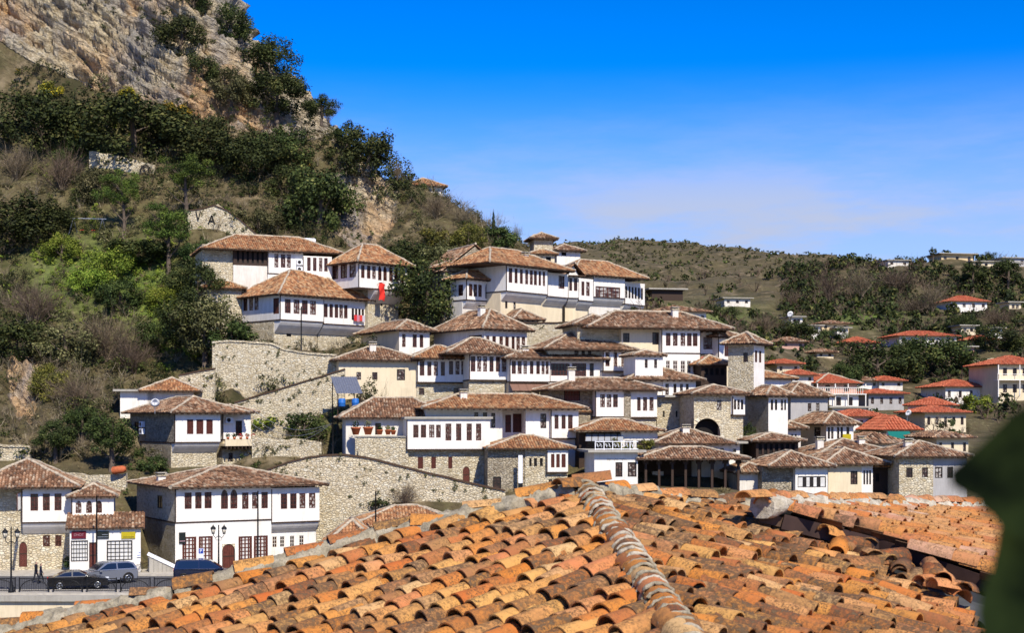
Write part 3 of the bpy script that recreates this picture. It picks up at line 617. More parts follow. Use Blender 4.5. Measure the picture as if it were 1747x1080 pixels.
def build_ground():
    tcol = np.concatenate([np.linspace(-.9, -.42, 20, endpoint=False), np.arange(-.42, -.06, .0011), np.arange(-.06, .42, .0015), np.linspace(.42, .9, 20)])
    Ds = np.concatenate([[1.5, 20, 60, 90, 100, 106.3, 109.4, 109.8, 111, 116, 120, 124], np.arange(126, 205, .55), np.arange(205, 236, .20), np.arange(236, 262, 1.3), np.geomspace(262, 900, 115), np.geomspace(920, 8000, 26)])
    A, D = np.meshgrid(tcol, Ds); X = A*D; xy = np.column_stack([X.ravel(), D.ravel()]); z = GZ(xy)
    V = np.column_stack([xy, z]); nr, nc = A.shape
    px = CX + F*A.ravel(); py = HY - (z-ZC)/np.maximum(D.ravel(), 1)*F
    rock = rock_mask(px, py)*((D.ravel() > 140) & (D.ravel() < 262)); green = green_mask(px, py)
    G = V.reshape(nr, nc, 3); du = np.gradient(G, axis=1); dv = np.gradient(G, axis=0); N = np.cross(du, dv).reshape(-1, 3)
    N /= np.maximum(np.linalg.norm(N, axis=1, keepdims=True), 1e-9)
    k = np.nonzero(rock > .02)[0]; P = V[k]
    # strata frame
    th = R(-31); u = P[:,0]*math.cos(th) + P[:,2]*math.sin(th); s = -P[:,0]*math.sin(th) + P[:,2]*math.cos(th)
    q = np.column_stack([u*.10, P[:,1]*.10, s*.55]); f1 = fbm(q, 3, 21, .55)
    warp = fbm(np.column_stack([u*.05, P[:,1]*.05, s*.05]), 3, 31)
    st = s*.42 + warp*1.6; saw = (st-np.floor(st)); ter = np.where(saw < .8, saw/.8, (1-saw)/.2)
    st2 = s*1.15 + warp*3.1 + 9; saw2 = st2-np.floor(st2); ter2 = np.where(saw2 < .75, saw2/.75, (1-saw2)/.25)
    blk = fbm(np.column_stack([u*.32, P[:,1]*.32, s*.42]), 3, 41, .55)
    rid = 1-np.abs(fbm(np.column_stack([P[:,0]*.16, P[:,1]*.16, P[:,2]*.06]), 3, 77, .5))
    crag = 1-2*np.abs(fbm(np.column_stack([u*.55, P[:,1]*.5, s*.75]), 2, 91, .5)); crk = np.clip(.16-np.abs(vnoise(np.column_stack([P[:,0]*.22, P[:,1]*.2, P[:,2]*.10]), 55)), 0, 1)/.16
    big = fbm(np.column_stack([P[:,0]*.06, P[:,1]*.06, P[:,2]*.05]), 2, 63); disp = (1.1*f1 + 1.9*ter + .9*ter2 + 1.3*blk + .8*rid + .6*crag - 1.6*crk + 1.8*big - 2.6)*rock[k]
    V[k] += N[k]*disp[:,None]
    idx = np.arange(nr*nc).reshape(nr, nc)
    Q = np.stack([idx[:-1,:-1], idx[:-1,1:], idx[1:,1:], idx[1:,:-1]], -1).reshape(-1, 4)
    me = quadmesh('hillside_ground', V, None, M['ground'], None, True, Q, {'rock': rock, 'green': green})
    o = link('ground', me); tag(o, 'earth hillside with pale limestone cliff, scrub and grass', 'hillside', kind='structure')
    return o
def ground_mat():
    t = NT('hillside_earth_and_rock'); g = t.geo()
    rk = t.n('ShaderNodeAttribute', attribute_name='rock').outputs['Fac']; gr = t.n('ShaderNodeAttribute', attribute_name='green').outputs['Fac']
    n = t.noise(g, .22, 7, .65); n2 = t.noise(g, 1.3, 6, .65); n3 = t.noise(g, .05, 4, .6)
    soil = t.ramp(n2, [(.30,(.035,.032,.012)), (.46,(.095,.072,.034)), (.58,(.10,.088,.036)), (.76,(.34,.27,.16))])
    grass = t.ramp(n2, [(.3,(.03,.06,.008)), (.55,(.10,.16,.02)), (.75,(.22,.24,.05))])
    scrub = t.ramp(n, [(.38,(.04,.036,.014)), (.54,(.10,.076,.038)), (.70,(.28,.215,.13))])
    base = t.mix(t.rng(n3, .4, .6), soil, scrub); base = t.mix(t.math('MULTIPLY', gr, t.rng(n, .25, .6, .4, 1.)), base, grass)
    # rock: cream and orange faces, grey water streaks, dark joints along the strata
    sep = t.n('ShaderNodeSeparateXYZ', {0: t.geo()})
    mr_ = t.n('ShaderNodeMapping', {0: t.geo(), 'Rotation': (0, R(-31), 0)}); mp_ = t.n('ShaderNodeMapping', {0: mr_.outputs[0], 'Scale': (.26, .26, .62)})
    ns = t.noise(mp_.outputs[0], 1.6, 8, .68); nb = t.noise(t.geo((.3,.3,.07)), .55, 5, .6); no = t.noise(g, .06, 3, .5)
    rc = t.ramp(ns, [(.28,(.16,.12,.07)), (.40,(.42,.33,.20)), (.52,(.64,.53,.35)), (.72,(.76,.67,.49))])
    rc = t.mix(t.rng(no, .50, .62, 0, .6), rc, (.62,.33,.13), 'MIX')
    rc = t.mix(t.rng(nb, .46, .62, 0, .8), rc, (.36,.335,.305))
    nd = t.noise(g, 2.4, 6, .7); rc = t.mix(t.rng(nd, .53, .66, 0, .6), rc, (.12,.09,.058))
    vo = t.n('ShaderNodeTexVoronoi', {'Vector': mp_.outputs[0], 'Scale': 1.7}, feature='DISTANCE_TO_EDGE'); rc = t.mix(t.rng(vo.outputs['Distance'], .0, .035, .55, 0.), rc, (.07,.05,.035)); wv = t.n('ShaderNodeTexWave', {'Vector': mp_.outputs[0], 'Scale': .42, 'Distortion': 14., 'Detail': 6., 'Detail Scale': 1.1, 'Detail Roughness': .7}, wave_type='BANDS', bands_direction='Z').outputs[1]; rc = t.mix(t.rng(wv, .0, .25, .32, 0.), rc, (.09,.065,.042))
    nm = t.noise(g, .5, 5, .7); f = t.rng(t.math('ADD', rk, t.math('MULTIPLY', t.math('SUBTRACT', nm, .5), .9)), .42, .58)
    hgt = t.math('ADD', ns, t.math('MULTIPLY', nd, .6)); t.bump(t.math('MULTIPLY', t.math('ADD', hgt, t.math('MULTIPLY', wv, .45)), t.math('ADD', t.math('MULTIPLY', f, .8), .2)), 1., .9)
    return t.done(t.mix(f, base, rc), .95)
M['ground'] = ground_mat()
ground = build_ground()

# ------------------------------------------------------------------ windows: unit meshes stretched to each opening (x 0..1, z 0..1, y in metres, recessed)
UW = {}
def unit_window(kind):
    if kind in UW: return UW[kind]
    fm = M['frame']; dm = M['frame_dark']; b = MB(); pane = None
    def grid(mat, nv, nh, fx=.10, fz=.05, mx=.07, mz=.035, y0=.03, y1=.10):
        b.mat(mat); b.box((0,y0,0),(fx,y1,1)); b.box((1-fx,y0,0),(1,y1,1)); b.box((fx,y0,0),(1-fx,y1,fz)); b.box((fx,y0,1-fz),(1-fx,y1,1))
        for i in range(nv): x = (i+1)/(nv+1); b.box((x-mx/2,y0+.012,fz),(x+mx/2,y1,1-fz))
        for i in range(nh): z = (i+1)/(nh+1); b.box((fx,y0+.02,z-mz/2),(1-fx,y1-.002,z+mz/2))
    pm = M['pane']
    def spandrel(mat, y=-.002, top=.62, n=6):
        b.mat(mat)
        for sgn in (0, 1):
            pts = []
            for i in range(n+1):
                a = math.pi/2*i/n; x = .5-.5*math.cos(a); z = top+(1-top)*math.sin(a); pts.append((x if sgn == 0 else 1-x, z))
            c = (0 if sgn == 0 else 1, 1)
            for i in range(n):
                p, q = pts[i], pts[i+1]; tri = [c, p, q] if sgn else [c, q, p]
                b.face([(tri[0][0], y, tri[0][1]), (tri[1][0], y, tri[1][1]), (tri[2][0], y, tri[2][1])])
                b.face([(p[0],y,p[1]), (q[0],y,q[1]), (q[0],y+.12,q[1]), (p[0],y+.12,p[1])])
    if kind == 'std': grid(fm, 1, 3)
    elif kind == 'arch': grid(fm, 1, 3); spandrel(M['white'])
    elif kind == 'shop': grid(dm, 5, 4, .05, .05, .03, .03); pm = M['pane_white']
    elif kind == 'shop_red': grid(fm, 3, 6, .16, .05, .10, .03); pm = M['pane_white']
    elif kind == 'pale': grid(M['white2'], 1, 2); pm = M['pane']
    elif kind in ('dark', 'far'): grid(dm, 1, 1, .12, .07)
    elif kind == 'strip': grid(fm, 5, 2, .03, .05, .028, .035)
    elif kind == 'bandwin': grid(dm, 3, 0, .02, .06, .13, .03); pm = M['pane_white']
    elif kind == 'slit': pm = M['dark']; grid(dm, 0, 0, .06, .04)
    elif kind == 'shutter':
        grid(fm, 1, 0, .07, .04, .04); b.mat(M['door'])
        for i in range(14): z = .05+i*.064; b.box((.07,.05,z),(.93,.085,z+.045))
        pm = M['dark']
    elif kind in ('door', 'arch_door'):
        b.mat(M['door'])
        for i in range(5): b.box((.06+i*.176,.07,0),(.06+i*.176+.166,.115,.97))
        b.mat(M['wood']); b.box((0,.03,0),(.06,.12,1)); b.box((.94,.03,0),(1,.12,1)); b.box((.06,.03,.96),(.94,.12,1)); b.box((.06,.05,.5),(.94,.118,.54))
        if kind == 'arch_door': spandrel(M['stone'], top=.72)
        pm = None
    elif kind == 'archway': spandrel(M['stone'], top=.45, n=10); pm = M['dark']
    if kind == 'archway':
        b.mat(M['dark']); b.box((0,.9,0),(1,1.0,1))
        pm = None
    if pm:
        p = MB().mat(pm); p.box((.01,.085,.01),(.99,.105,.99)); pane = p.mesh('pane_'+kind)
        if kind == 'slit': pane = MB().mat(pm); pane.box((.01,.13,.01),(.99,.15,.99)); pane = pane.mesh('pane_slit')
    UW[kind] = (b.mesh('window_'+kind), pane); return UW[kind]
WNAME = {'door':'door', 'arch_door':'door', 'archway':'archway', 'shop':'shop_window', 'shop_red':'shop_window', 'shutter':'shuttered_window'}

def facade(b, T, x0, x1, z0, z1, holes, rev=.13):
    """wall sheet in the plane y=0 of frame T (x right, y inwards, z up) with rectangular openings and their reveals"""
    hs_ = [h for h in holes if h[1] > x0 and h[0] < x1 and h[3] > z0 and h[2] < z1]
    xs = sorted({x0, x1, *[min(max(v, x0), x1) for h in hs_ for v in h[:2]]}); zs = sorted({z0, z1, *[min(max(v, z0), z1) for h in hs_ for v in h[2:4]]})
    for i in range(len(xs)-1):
        for j in range(len(zs)-1):
            cx, cz_ = (xs[i]+xs[i+1])/2, (zs[j]+zs[j+1])/2
            if any(h[0] < cx < h[1] and h[2] < cz_ < h[3] for h in hs_): continue
            b.face([T @ Vector(p) for p in ((xs[i],0,zs[j]),(xs[i+1],0,zs[j]),(xs[i+1],0,zs[j+1]),(xs[i],0,zs[j+1]))])
    for a, c, e, g in hs_:
        a, c, e, g = max(a,x0), min(c,x1), max(e,z0), min(g,z1)
        for p in (((a,0,e),(a,0,g),(a,rev,g),(a,rev,e)), ((c,0,g),(c,0,e),(c,rev,e),(c,rev,g)), ((a,0,g),(c,0,g),(c,rev,g),(a,rev,g)), ((c,0,e),(a,0,e),(a,rev,e),(c,rev,e))):
            b.face([T @ Vector(v) for v in p])

# ------------------------------------------------------------------ tiled roofs
def plane_tiles(poly, pitch, row):
    """barrel tiles over one roof plane. poly: 3D points, the first edge is the eave (left to right seen from outside). returns verts (N,8,3)"""
    A, B = np.array(poly[0]), np.array(poly[1]); P = np.array([list(p) for p in poly]); u = (B-A)/np.linalg.norm(B-A)
    n = np.cross(P[1]-P[0], P[-1]-P[0]); n /= np.linalg.norm(n)
    if n[2] < 0: n = -n
    v = np.cross(n, u); v = v if v[2] >= 0 else -v
    uv = np.column_stack([(P-A) @ u, (P-A) @ v]); L_ = uv[:,0].min(); Rr = uv[:,0].max()
    cols = np.arange(L_+pitch/2, Rr, pitch); out_ = []
    for c in cols:
        hit = []
        for i in range(len(uv)):
            p, q = uv[i], uv[(i+1) % len(uv)]
            if (p[0]-c)*(q[0]-c) < 0: hit.append(p[1]+(q[1]-p[1])*(c-p[0])/(q[0]-p[0]))
        if len(hit) < 2: continue
        v0, v1 = min(hit), max(hit)
        if v1-v0 < .12: continue
        k = max(1, int(math.ceil((v1-v0)/row))); e = v0-.06+np.arange(k)*row
        out_.append(np.column_stack([np.full(k, c), e, np.minimum(e+row, v1)]))
    if not out_: return None
    T_ = np.concatenate(out_); N = len(T_); T_[:,0] += RNG.normal(0, pitch*.05, N); wv = pitch*.44; hh = pitch*.34*(1+RNG.normal(0, .12, N))
    lift = .035+np.abs(RNG.normal(0, .014, N)); prof = [(-1,0), (-.55,1), (.55,1), (1,0)]; V = np.empty((N, 8, 3))
    sk = RNG.normal(0, .02, N)
    for k, (a, b_) in enumerate(prof):
        V[:,k] = A + np.outer(T_[:,0]+a*wv+sk, u) + np.outer(T_[:,1], v) + np.outer(b_*hh+lift, n)
        V[:,k+4] = A + np.outer(T_[:,0]+a*wv*.85, u) + np.outer(T_[:,2], v) + np.outer(b_*hh*.9, n)
    return V
def tiles_mesh(planes, pitch, row, mat):
    Vs = [x for x in (plane_tiles(p, pitch, row) for p in planes) if x is not None]
    if not Vs: return None
    V = np.concatenate(Vs); N = len(V)
    q = np.array([[0,1,5,4],[1,2,6,5],[2,3,7,6],[3,2,1,0]]); Q = (q[None]+np.arange(N)[:,None,None]*8).reshape(-1, 4)
    r = np.clip(RNG.beta(1.25, 1.15, N), 0, 1)
    return quadmesh('roof_tiles', V.reshape(-1, 3), None, mat, np.repeat(r, 4), False, Q)

def roof_part(h_obj, q, loc, kind, far_):
    """hipped, gabled or lean-to roof over the mass; loc: frame relative to the house"""
    rx = q.get('rx'); x0, x1 = (wat(q, rx[0]), wat(q, rx[1])) if rx else (0., q['w']); eo = q.get('eo', .7); d = q.get('rd', q['d'])
    x0 -= eo; x1 += eo; y0, y1 = -eo, d+eo; z = q['zt']; t = .10
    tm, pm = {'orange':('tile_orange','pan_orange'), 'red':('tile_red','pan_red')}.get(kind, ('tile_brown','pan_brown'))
    rk = q.get('roof', 'brown'); typ = rk if rk in ('flat','shed','gable','gablet') else 'hip'
    b = MB(); planes = []; caps = []; xm, ym = (x0+x1)/2, (y0+y1)/2; Wd, Dp = x1-x0, y1-y0
    if typ == 'flat':
        b.mat(M['concrete']); b.box((x0,y0,z),(x1,y1,z+.22)); return b.build('roof', h_obj, loc)
    def rise(xc, yc, span, lo=.22, hi=.8):
        P = q['M'] @ Vector((xc, yc, 0)); zr = ZC-(q['yr']-HY)/F*P.y-q['P'].z; return min(max(zr-z-.1, lo*span), hi*span)
    if typ == 'gablet':
        hr = 1.5; pk = (xm, 0)
        planes = [[(x0,y0,z),(x0,y1,z),(xm,y1,z+hr),(xm,y0,z+hr)][::1], [(x1,y1,z),(x1,y0,z),(xm,y0,z+hr),(xm,y1,z+hr)]]
        planes[0] = [(x0,y1,z),(x0,y0,z),(xm,y0,z+hr),(xm,y1,z+hr)]
        b.mat(M['white']); b.face([(x0+eo,y0+eo-.01,z-.02),(x1-eo,y0+eo-.01,z-.02),(xm,y0+eo-.01,z+hr*.9)]); caps = [((xm,y0,z+hr),(xm,y1,z+hr))]
    elif typ == 'shed':
        hr = rise(xm, y1, Dp, .15, .7); planes = [[(x0,y0,z),(x1,y0,z),(x1,y1,z+hr),(x0,y1,z+hr)]]
    elif typ == 'gable':
        hr = rise(xm, ym, Wd/2)
        planes = [[(x0,y1,z),(x0,y0,z),(xm,y0,z+hr),(xm,y1,z+hr)], [(x1,y0,z),(x1,y1,z),(xm,y1,z+hr),(xm,y0,z+hr)]]
        b.mat(M[q.get('wall','stone')])
        for yy, sg in ((y0+eo-.01, 1), (y1-eo+.01, -1)):
            tri = [(x0+eo,yy,z-.02),(x1-eo,yy,z-.02),(xm,yy,z+hr*.93)]; b.face(tri if sg > 0 else tri[::-1])
        caps = [((xm,y0,z+hr),(xm,y1,z+hr))]
    else:
        s = min(Wd, Dp)/2
        if Wd >= Dp:
            hr = rise(xm, ym, s); r0, r1 = (x0+s, ym, z+hr), (x1-s, ym, z+hr)
            planes = [[(x0,y0,z),(x1,y0,z),r1,r0], [(x1,y0,z),(x1,y1,z),r1], [(x1,y1,z),(x0,y1,z),r0,r1], [(x0,y1,z),(x0,y0,z),r0]]
        else:
            hr = rise(xm, y0+s, s); r0, r1 = (xm, y0+s, z+hr), (xm, y1-s, z+hr)
            planes = [[(x0,y0,z),(x1,y0,z),r0], [(x1,y0,z),(x1,y1,z),r1,r0], [(x1,y1,z),(x0,y1,z),r1], [(x0,y1,z),(x0,y0,z),r0,r1]]
        co = [(x0,y0,z),(x1,y0,z),(x1,y1,z),(x0,y1,z)]
        near = lambda c: min((r0, r1), key=lambda r: (r[0]-c[0])**2+(r[1]-c[1])**2)
        caps = [(c, near(c)) for c in co] + ([(r0, r1)] if (Vector(r0)-Vector(r1)).length > .3 else [])
    q['roofz'] = (x0, y0, z, hr, Dp)
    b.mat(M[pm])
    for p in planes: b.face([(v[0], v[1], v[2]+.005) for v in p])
    b.mat(M['soffit']); base = [(x0,y0,z-t),(x1,y0,z-t),(x1,y1,z-t),(x0,y1,z-t)]
    b.face(base[::-1]); top = [(v[0], v[1], z+.002) for v in base]
    for i in range(4):
        j = (i+1) % 4
        if typ == 'shed' and i != 0: continue
        b.face([base[i], base[j], top[j], top[i]])
    if typ == 'shed':
        b.face([(x0,y0,z-t),(x0,y1,z-t),(x0,y1,z+hr),(x0,y0,z)][::-1]); b.face([(x1,y0,z-t),(x1,y1,z-t),(x1,y1,z+hr),(x1,y0,z)])
    if not far_:   # rafter ends under the eaves
        b.mat(M['wood']); n = int(Wd/.65)
        for i in range(n+1): x = x0+.08+(Wd-.16)*i/max(1, n); b.box((x-.04,y0+.03,z-t-.09),(x+.04,y0+eo,z-t-.004))
    ro = b.build('roof', h_obj, loc)
    if typ != 'flat':
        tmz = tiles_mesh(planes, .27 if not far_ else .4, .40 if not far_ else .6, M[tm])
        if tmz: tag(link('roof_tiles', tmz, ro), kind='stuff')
        if caps and not far_:
            cb = MB().mat(M['mortar'])
            for a, c in caps:
                a, c = Vector(a), Vector(c); n = max(2, int((c-a).length/.55)); pts = [a.lerp(c, i/n)+Vector((RNG.normal(0,.03), RNG.normal(0,.03), .07+RNG.normal(0,.02))) for i in range(n+1)]
                cb.tube(pts, [.12+abs(RNG.normal(0,.025)) for _ in pts], 6)
            cb.build('ridge_cap', ro)
    for cx_, ct, cb_ in q.get('ch', []):
        yl = Dp*.28; xx = wat(q, cx_); zt_ = zat(q, cx_, ct, yl); zb_ = zat(q, cx_, cb_, yl)-1.2
        if xx < x0: yl = tat(q, cx_)*.9; xx = .7; zt_ = szat(q, cx_, ct); zb_ = szat(q, cx_, cb_)-1.2
        c = MB().mat(M["white2"]); c.box((xx-.35,yl-.3,zb_),(xx+.35,yl+.3,zt_-.35))
        c.mat(M['stone']); c.box((xx-.45,yl-.4,zt_-.35),(xx+.45,yl+.4,zt_-.22)); c.mat(M['dark']); c.box((xx-.28,yl-.24,zt_-.22),(xx+.28,yl+.24,zt_-.08)); c.mat(M['concrete']); c.box((xx-.45,yl-.4,zt_-.08),(xx+.45,yl+.4,zt_))
        c.build('chimney', ro)
    return ro

NWIN = 0
def build_house(h):
    global NWIN
    q0 = h['ms'][0]; root = empty(h['name'], q0['P'], R(q0.get('yaw', 20)), h['label'], h['cat'], h['group'])
    inv = q0['M'].inverted()
    for q in h['ms']:
        loc = inv @ q['M']; w, d, zt, zf = q['w'], q['d'], q['zt'], q['zf']; far_ = q.get('far'); oh = q.get('oh', .5) if zf is not None else 0.
        wm = q.get('wall', 'white'); lm = q.get('lowmat', 'stone') if zf is not None else wm; sm = q.get('sidemat')
        if wm == 'posts':
            build_pavilion(root, loc, q); continue
        wins = []; lows = []; sides = []
        for (src, dst, off) in ((q.get('win', []), wins, 0.), (q.get('lwin', []), lows, oh)):
            for kind, y0, y1, xs in src:
                z0 = zat(q, xs[0][0], y1, off); z1 = zat(q, xs[0][0], y0, off)
                for a, c in xs: dst.append((kind, wat(q, a), wat(q, c), z0, z1))
        for kind, y0, y1, xs in q.get('swin', []):
            z0 = szat(q, xs[0][0], y1); z1 = szat(q, xs[0][0], y0)
            for a, c in xs:
                t0, t1 = tat(q, c), tat(q, a)
                if t1 < d: sides.append((kind, t0, t1, z0, z1))
        lx = q.get('lx'); l0, l1 = (wat(q, lx[0]), wat(q, lx[1])) if lx else (0., w)
        I4 = Matrix.Identity(4); ztw = zt-.02
        # upper box
        zlo = zf if zf is not None else -4.0
        ub = MB().mat(M[wm]); hol = [v[1:] for v in wins]; facade(ub, I4, 0, w, zlo, ztw, hol, .9 if any(v[0] == 'archway' for v in wins) else .13)
        if sm: ub.mat(M[sm])
        TS = Matrix(((0,1,0,0),(-1,0,0,d),(0,0,1,0),(0,0,0,1)))   # left side: x runs from the back to the front
        shol = [(d-v[2], d-v[1], v[3], v[4]) for v in sides]; facade(ub, TS, 0, d, -4.0 if sm and zf is not None and oh <= .01 else zlo, ztw, shol)
        ub.mat(M[wm]); ub.face([(w,0,zlo),(w,d,zlo),(w,d,ztw),(w,0,ztw)]); ub.face([(w,d,zlo),(0,d,zlo),(0,d,ztw),(w,d,ztw)]); ub.face([(0,0,ztw),(w,0,ztw),(w,d,ztw),(0,d,ztw)])
        if zf is not None and oh > .01: ub.mat(M['white2']); ub.face([(0,d,zf),(w,d,zf),(w,0,zf),(0,0,zf)])
        ub.build('wall', root, loc)
        if zf is not None:
            lb = MB().mat(M[lm]); TL = Matrix.Translation((0, oh+.004, 0)); facade(lb, TL, l0, l1, -4.0, zf-.004, [v[1:] for v in lows])
            if sm: lb.mat(M[sm])
            lb.face([(l0,d-.01,-4),(l0,oh+.004,-4),(l0,oh+.004,zf-.004),(l0,d-.01,zf-.004)])
            lb.mat(M[lm]); lb.face([(l1,oh+.004,-4),(l1,d-.01,-4),(l1,d-.01,zf-.004),(l1,oh+.004,zf-.004)])
            lb.build('lower_wall', root, loc)
            if q.get('cove') and oh > .2:
                cb = MB().mat(M['white']); ch = max(1.0, oh*1.15); n = 5; pr = []
                for i in range(n+1): a = math.pi/2*i/n; pr.append((oh*(1-math.cos(a))*1.0, zf-ch*math.sin(a)*1.0))
                pr = [(oh*(i/n)**1.5, zf-.01-ch*(i/n)) for i in range(n+1)]
                c0, c1 = max(l0, .06), min(l1, w-.06)
                for i in range(n): cb.face([(c0,pr[i+1][0],pr[i+1][1]),(c1,pr[i+1][0],pr[i+1][1]),(c1,pr[i][0],pr[i][1]),(c0,pr[i][0],pr[i][1])], True)
                for xx in (c0, c1): cb.face([(xx,p[0],p[1]) for p in pr]+[(xx,oh+.05,zf-.01)])
                cb.build('cove', root, loc)
            if wm in ('white', 'white2') and not far_:
                tb = MB().mat(M['wood']); tb.box((-.03,-.035,zf-.11),(w+.03,.05,zf+.03)); tb.box((-.035,.05,zf-.11),(-.004,d*.8,zf+.03)); tb.build('floor_beam', root, loc)
        if wm in ('white',) and not far_ and zf is not None:
            tb = MB().mat(M['wood']); tb.box((-.02,-.02,zf+.03),(.07,.06,ztw-.1)); tb.build('corner_post', root, loc)
        for kind, a, c, z0, z1 in wins: put_window(root, loc, kind, a, c, z0, z1, 0.)
        for kind, a, c, z0, z1 in lows: put_window(root, loc, kind, a, c, z0, z1, oh+.004)
        for kind, t0, t1, z0, z1 in sides:
            put_window(root, loc @ TS, kind, d-t1, d-t0, z0, z1, 0.)
        if q.get('balc'):
            bb = MB().mat(M['white']); z = zf; bb.box((-.9,-1.3,z-.12),(w+.9,-.0,z)); 
            bb.box((-.9,-1.3,z+.85),(w+.9,-1.22,z+.93))
            for i in range(int((w+1.8)/.35)): x = -.88+i*.35; bb.box((x,-1.28,z),(x+.06,-1.24,z+.85))
            for x in (-.8, w*.33, w*.66, w+.7): bb.box((x,-1.27,zt-5.2),(x+.14,-1.13,z-.12)); bb.box((x,-1.27,z+.93),(x+.14,-1.13,zt-.1))
            bb.build('balcony', root, loc)
        if q.get('roof', 'brown') is not None: roof_part(root, q, loc, q.get('roof', 'brown'), far_)
    return root
def put_window(root, loc, kind, a, c, z0, z1, y):
    fm_, pm_ = unit_window(kind)
    o = link(WNAME.get(kind, 'window'), fm_, root, None, loc @ Matrix.Translation((a, y, z0)) @ Matrix.Diagonal((c-a, 1, z1-z0, 1)))
    if pm_: link('pane', pm_, o)
def build_pavilion(root, loc, q):
    w, d, zt = q['w'], q['d'], q['zt']; n = 8
    for i in range(n):
        for yy in (0., d-.2):
            x = (w-.22)*i/(n-1); b = MB().mat(M['wood']); b.box((x,yy,-3),(x+.22,yy+.22,zt-.12)); b.box((x-.15,yy-.02,zt-.5),(x+.37,yy+.24,zt-.12)); b.build('post', root, loc)
    b = MB().mat(M['wood']); b.box((0,d,-3),(w*.62,d+.15,zt-.1)); b.build('back_wall', root, loc)
    b = MB().mat(M['white2']); b.box((w*.18,d-.6,-3),(w*.30,d-.02,zt-1.4)); b.build('counter', root, loc)
    b = MB().mat(M['concrete']); b.box((-.5,-.5,-3.2),(w+.5,d+.5,-2.6)); b.build('floor_slab', root, loc)
    b = MB().mat(M['wood']); b.box((.24,.05,-1.7),(w-.24,.14,-1.6)); b.build('rail', root, loc)
    roof_part(root, q, loc, q.get('roof'), None)
for h in HOUSES: build_house(h)
# ------------------------------------------------------------------ the tiled roof close to the viewer
def fore_tile_mat(name, stops, moss, mosscol, attr=False):
    t = NT(name); r = t.n('ShaderNodeAttribute', attribute_name='rnd').outputs['Fac'] if attr else t.n('ShaderNodeObjectInfo').outputs['Random']; col = t.ramp(r, stops, 'LINEAR')
    off = t.n('ShaderNodeCombineXYZ', {0: t.math('MULTIPLY', r, 53.), 1: t.math('MULTIPLY', r, 17.), 2: 0.}).outputs[0]
    v = t.n('ShaderNodeVectorMath', {0: t.obj(), 1: off}, operation='ADD').outputs[0]
    n1 = t.noise(v, 5, 6, .65); n2 = t.noise(v, 26, 5, .7); n3 = t.noise(t.geo(), .9, 5, .65); n4 = t.noise(v, 60, 3, .6)
    col = t.mix(t.rng(n1, .35, .7, 0, .30), col, (.66,.38,.12)); col = t.mix(t.math('MULTIPLY', t.rng(n2, .48, .62, 0, .75), t.rng(n1, .38, .56)), col, (.12,.062,.030))
    spots = t.math('MULTIPLY', t.rng(n4, .52, .62), t.rng(n1, .36, .58)); col = t.mix(t.math('MULTIPLY', spots, .8), col, (.06,.045,.03))
    mo = t.math('ADD', t.math('MULTIPLY', t.math('SUBTRACT', t.n('ShaderNodeTexWhiteNoise', {'W': t.math('MULTIPLY', r, 77.)}, noise_dimensions='1D').outputs[0], .5), .8), t.math('MULTIPLY', n3, 1.))
    f = t.math('MULTIPLY', t.rng(mo, moss, moss+.22), t.rng(n2, .36, .58, .25, 1.)); col = t.mix(f, col, t.ramp(n2, mosscol))
    hs_ = t.n('ShaderNodeHueSaturation', {'Color': col, 'Value': .86, 'Saturation': 1.06}); t.bump(t.math('ADD', n2, t.math('MULTIPLY', n4, .5)), .7, .008); return t.done(hs_.outputs[0], .9)
ST = [(0,(.58,.20,.055)), (.14,(.62,.28,.09)), (.28,(.52,.15,.055)), (.42,(.66,.37,.135)), (.55,(.60,.235,.11)), (.68,(.66,.43,.21)), (.80,(.46,.135,.055)), (.90,(.34,.175,.085)), (1,(.62,.33,.13))]
MOSS = [(.3,(.045,.030,.020)), (.55,(.11,.065,.038)), (.75,(.20,.14,.075))]
M['ft_left'] = fore_tile_mat('clay_tile', ST, .50, MOSS)  # same clay colours as the right slope, with less moss
M['ft_right'] = fore_tile_mat('mossy_clay_tile', ST, .38, MOSS)
M['ft_new'] = fore_tile_mat('newer_orange_tile', [(0,(.55,.20,.08)), (.35,(.60,.27,.10)), (.6,(.58,.31,.15)), (.8,(.48,.16,.08)), (1,(.60,.40,.28))], .78, MOSS)
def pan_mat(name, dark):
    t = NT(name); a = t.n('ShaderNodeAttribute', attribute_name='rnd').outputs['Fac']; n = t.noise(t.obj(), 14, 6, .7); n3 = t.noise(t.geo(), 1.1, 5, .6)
    c = t.ramp(a, [(0,(.06,.03,.016)), (.5,(.15,.07,.034)), (1,(.24,.13,.065))]); c = t.mix(t.rng(n, .4, .65, 0, .7), c, (.06,.038,.024)); c = t.mix(t.rng(n3, .45, .6, 0, dark), c, (.07,.045,.028))  # ramp darkened: shade of the deep tile gaps is put into the colour
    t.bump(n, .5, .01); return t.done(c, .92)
M['ft_left_a'] = fore_tile_mat('clay_tile_far', ST, .50, MOSS, True); M['ft_right_a'] = fore_tile_mat('mossy_clay_tile_far', ST, .38, MOSS, True)
M['pan_l'] = pan_mat('channel_tile', .4); M['pan_r'] = pan_mat('shaded_mossy_channel_tile', .8)
def mortar_mat(name, c0, c1, c2):
    t = NT(name); n = t.noise(t.obj(), 9, 7, .7); n2 = t.noise(t.obj(), 42, 4, .7); c = t.ramp(n, [(.3, c0), (.5, c1), (.72, c2)]); c = t.mix(t.rng(n2, .52, .7, 0, .6), c, (.06,.05,.04))
    t.bump(t.math('ADD', n, t.math('MULTIPLY', n2, .5)), .9, .02); return t.done(c, .95)
M['mort_grey'] = mortar_mat('lichened_mortar', (.15,.125,.085), (.32,.275,.19), (.50,.43,.31))
M['mort_white'] = mortar_mat('pale_mortar', (.26,.22,.16), (.44,.385,.29), (.62,.56,.44))

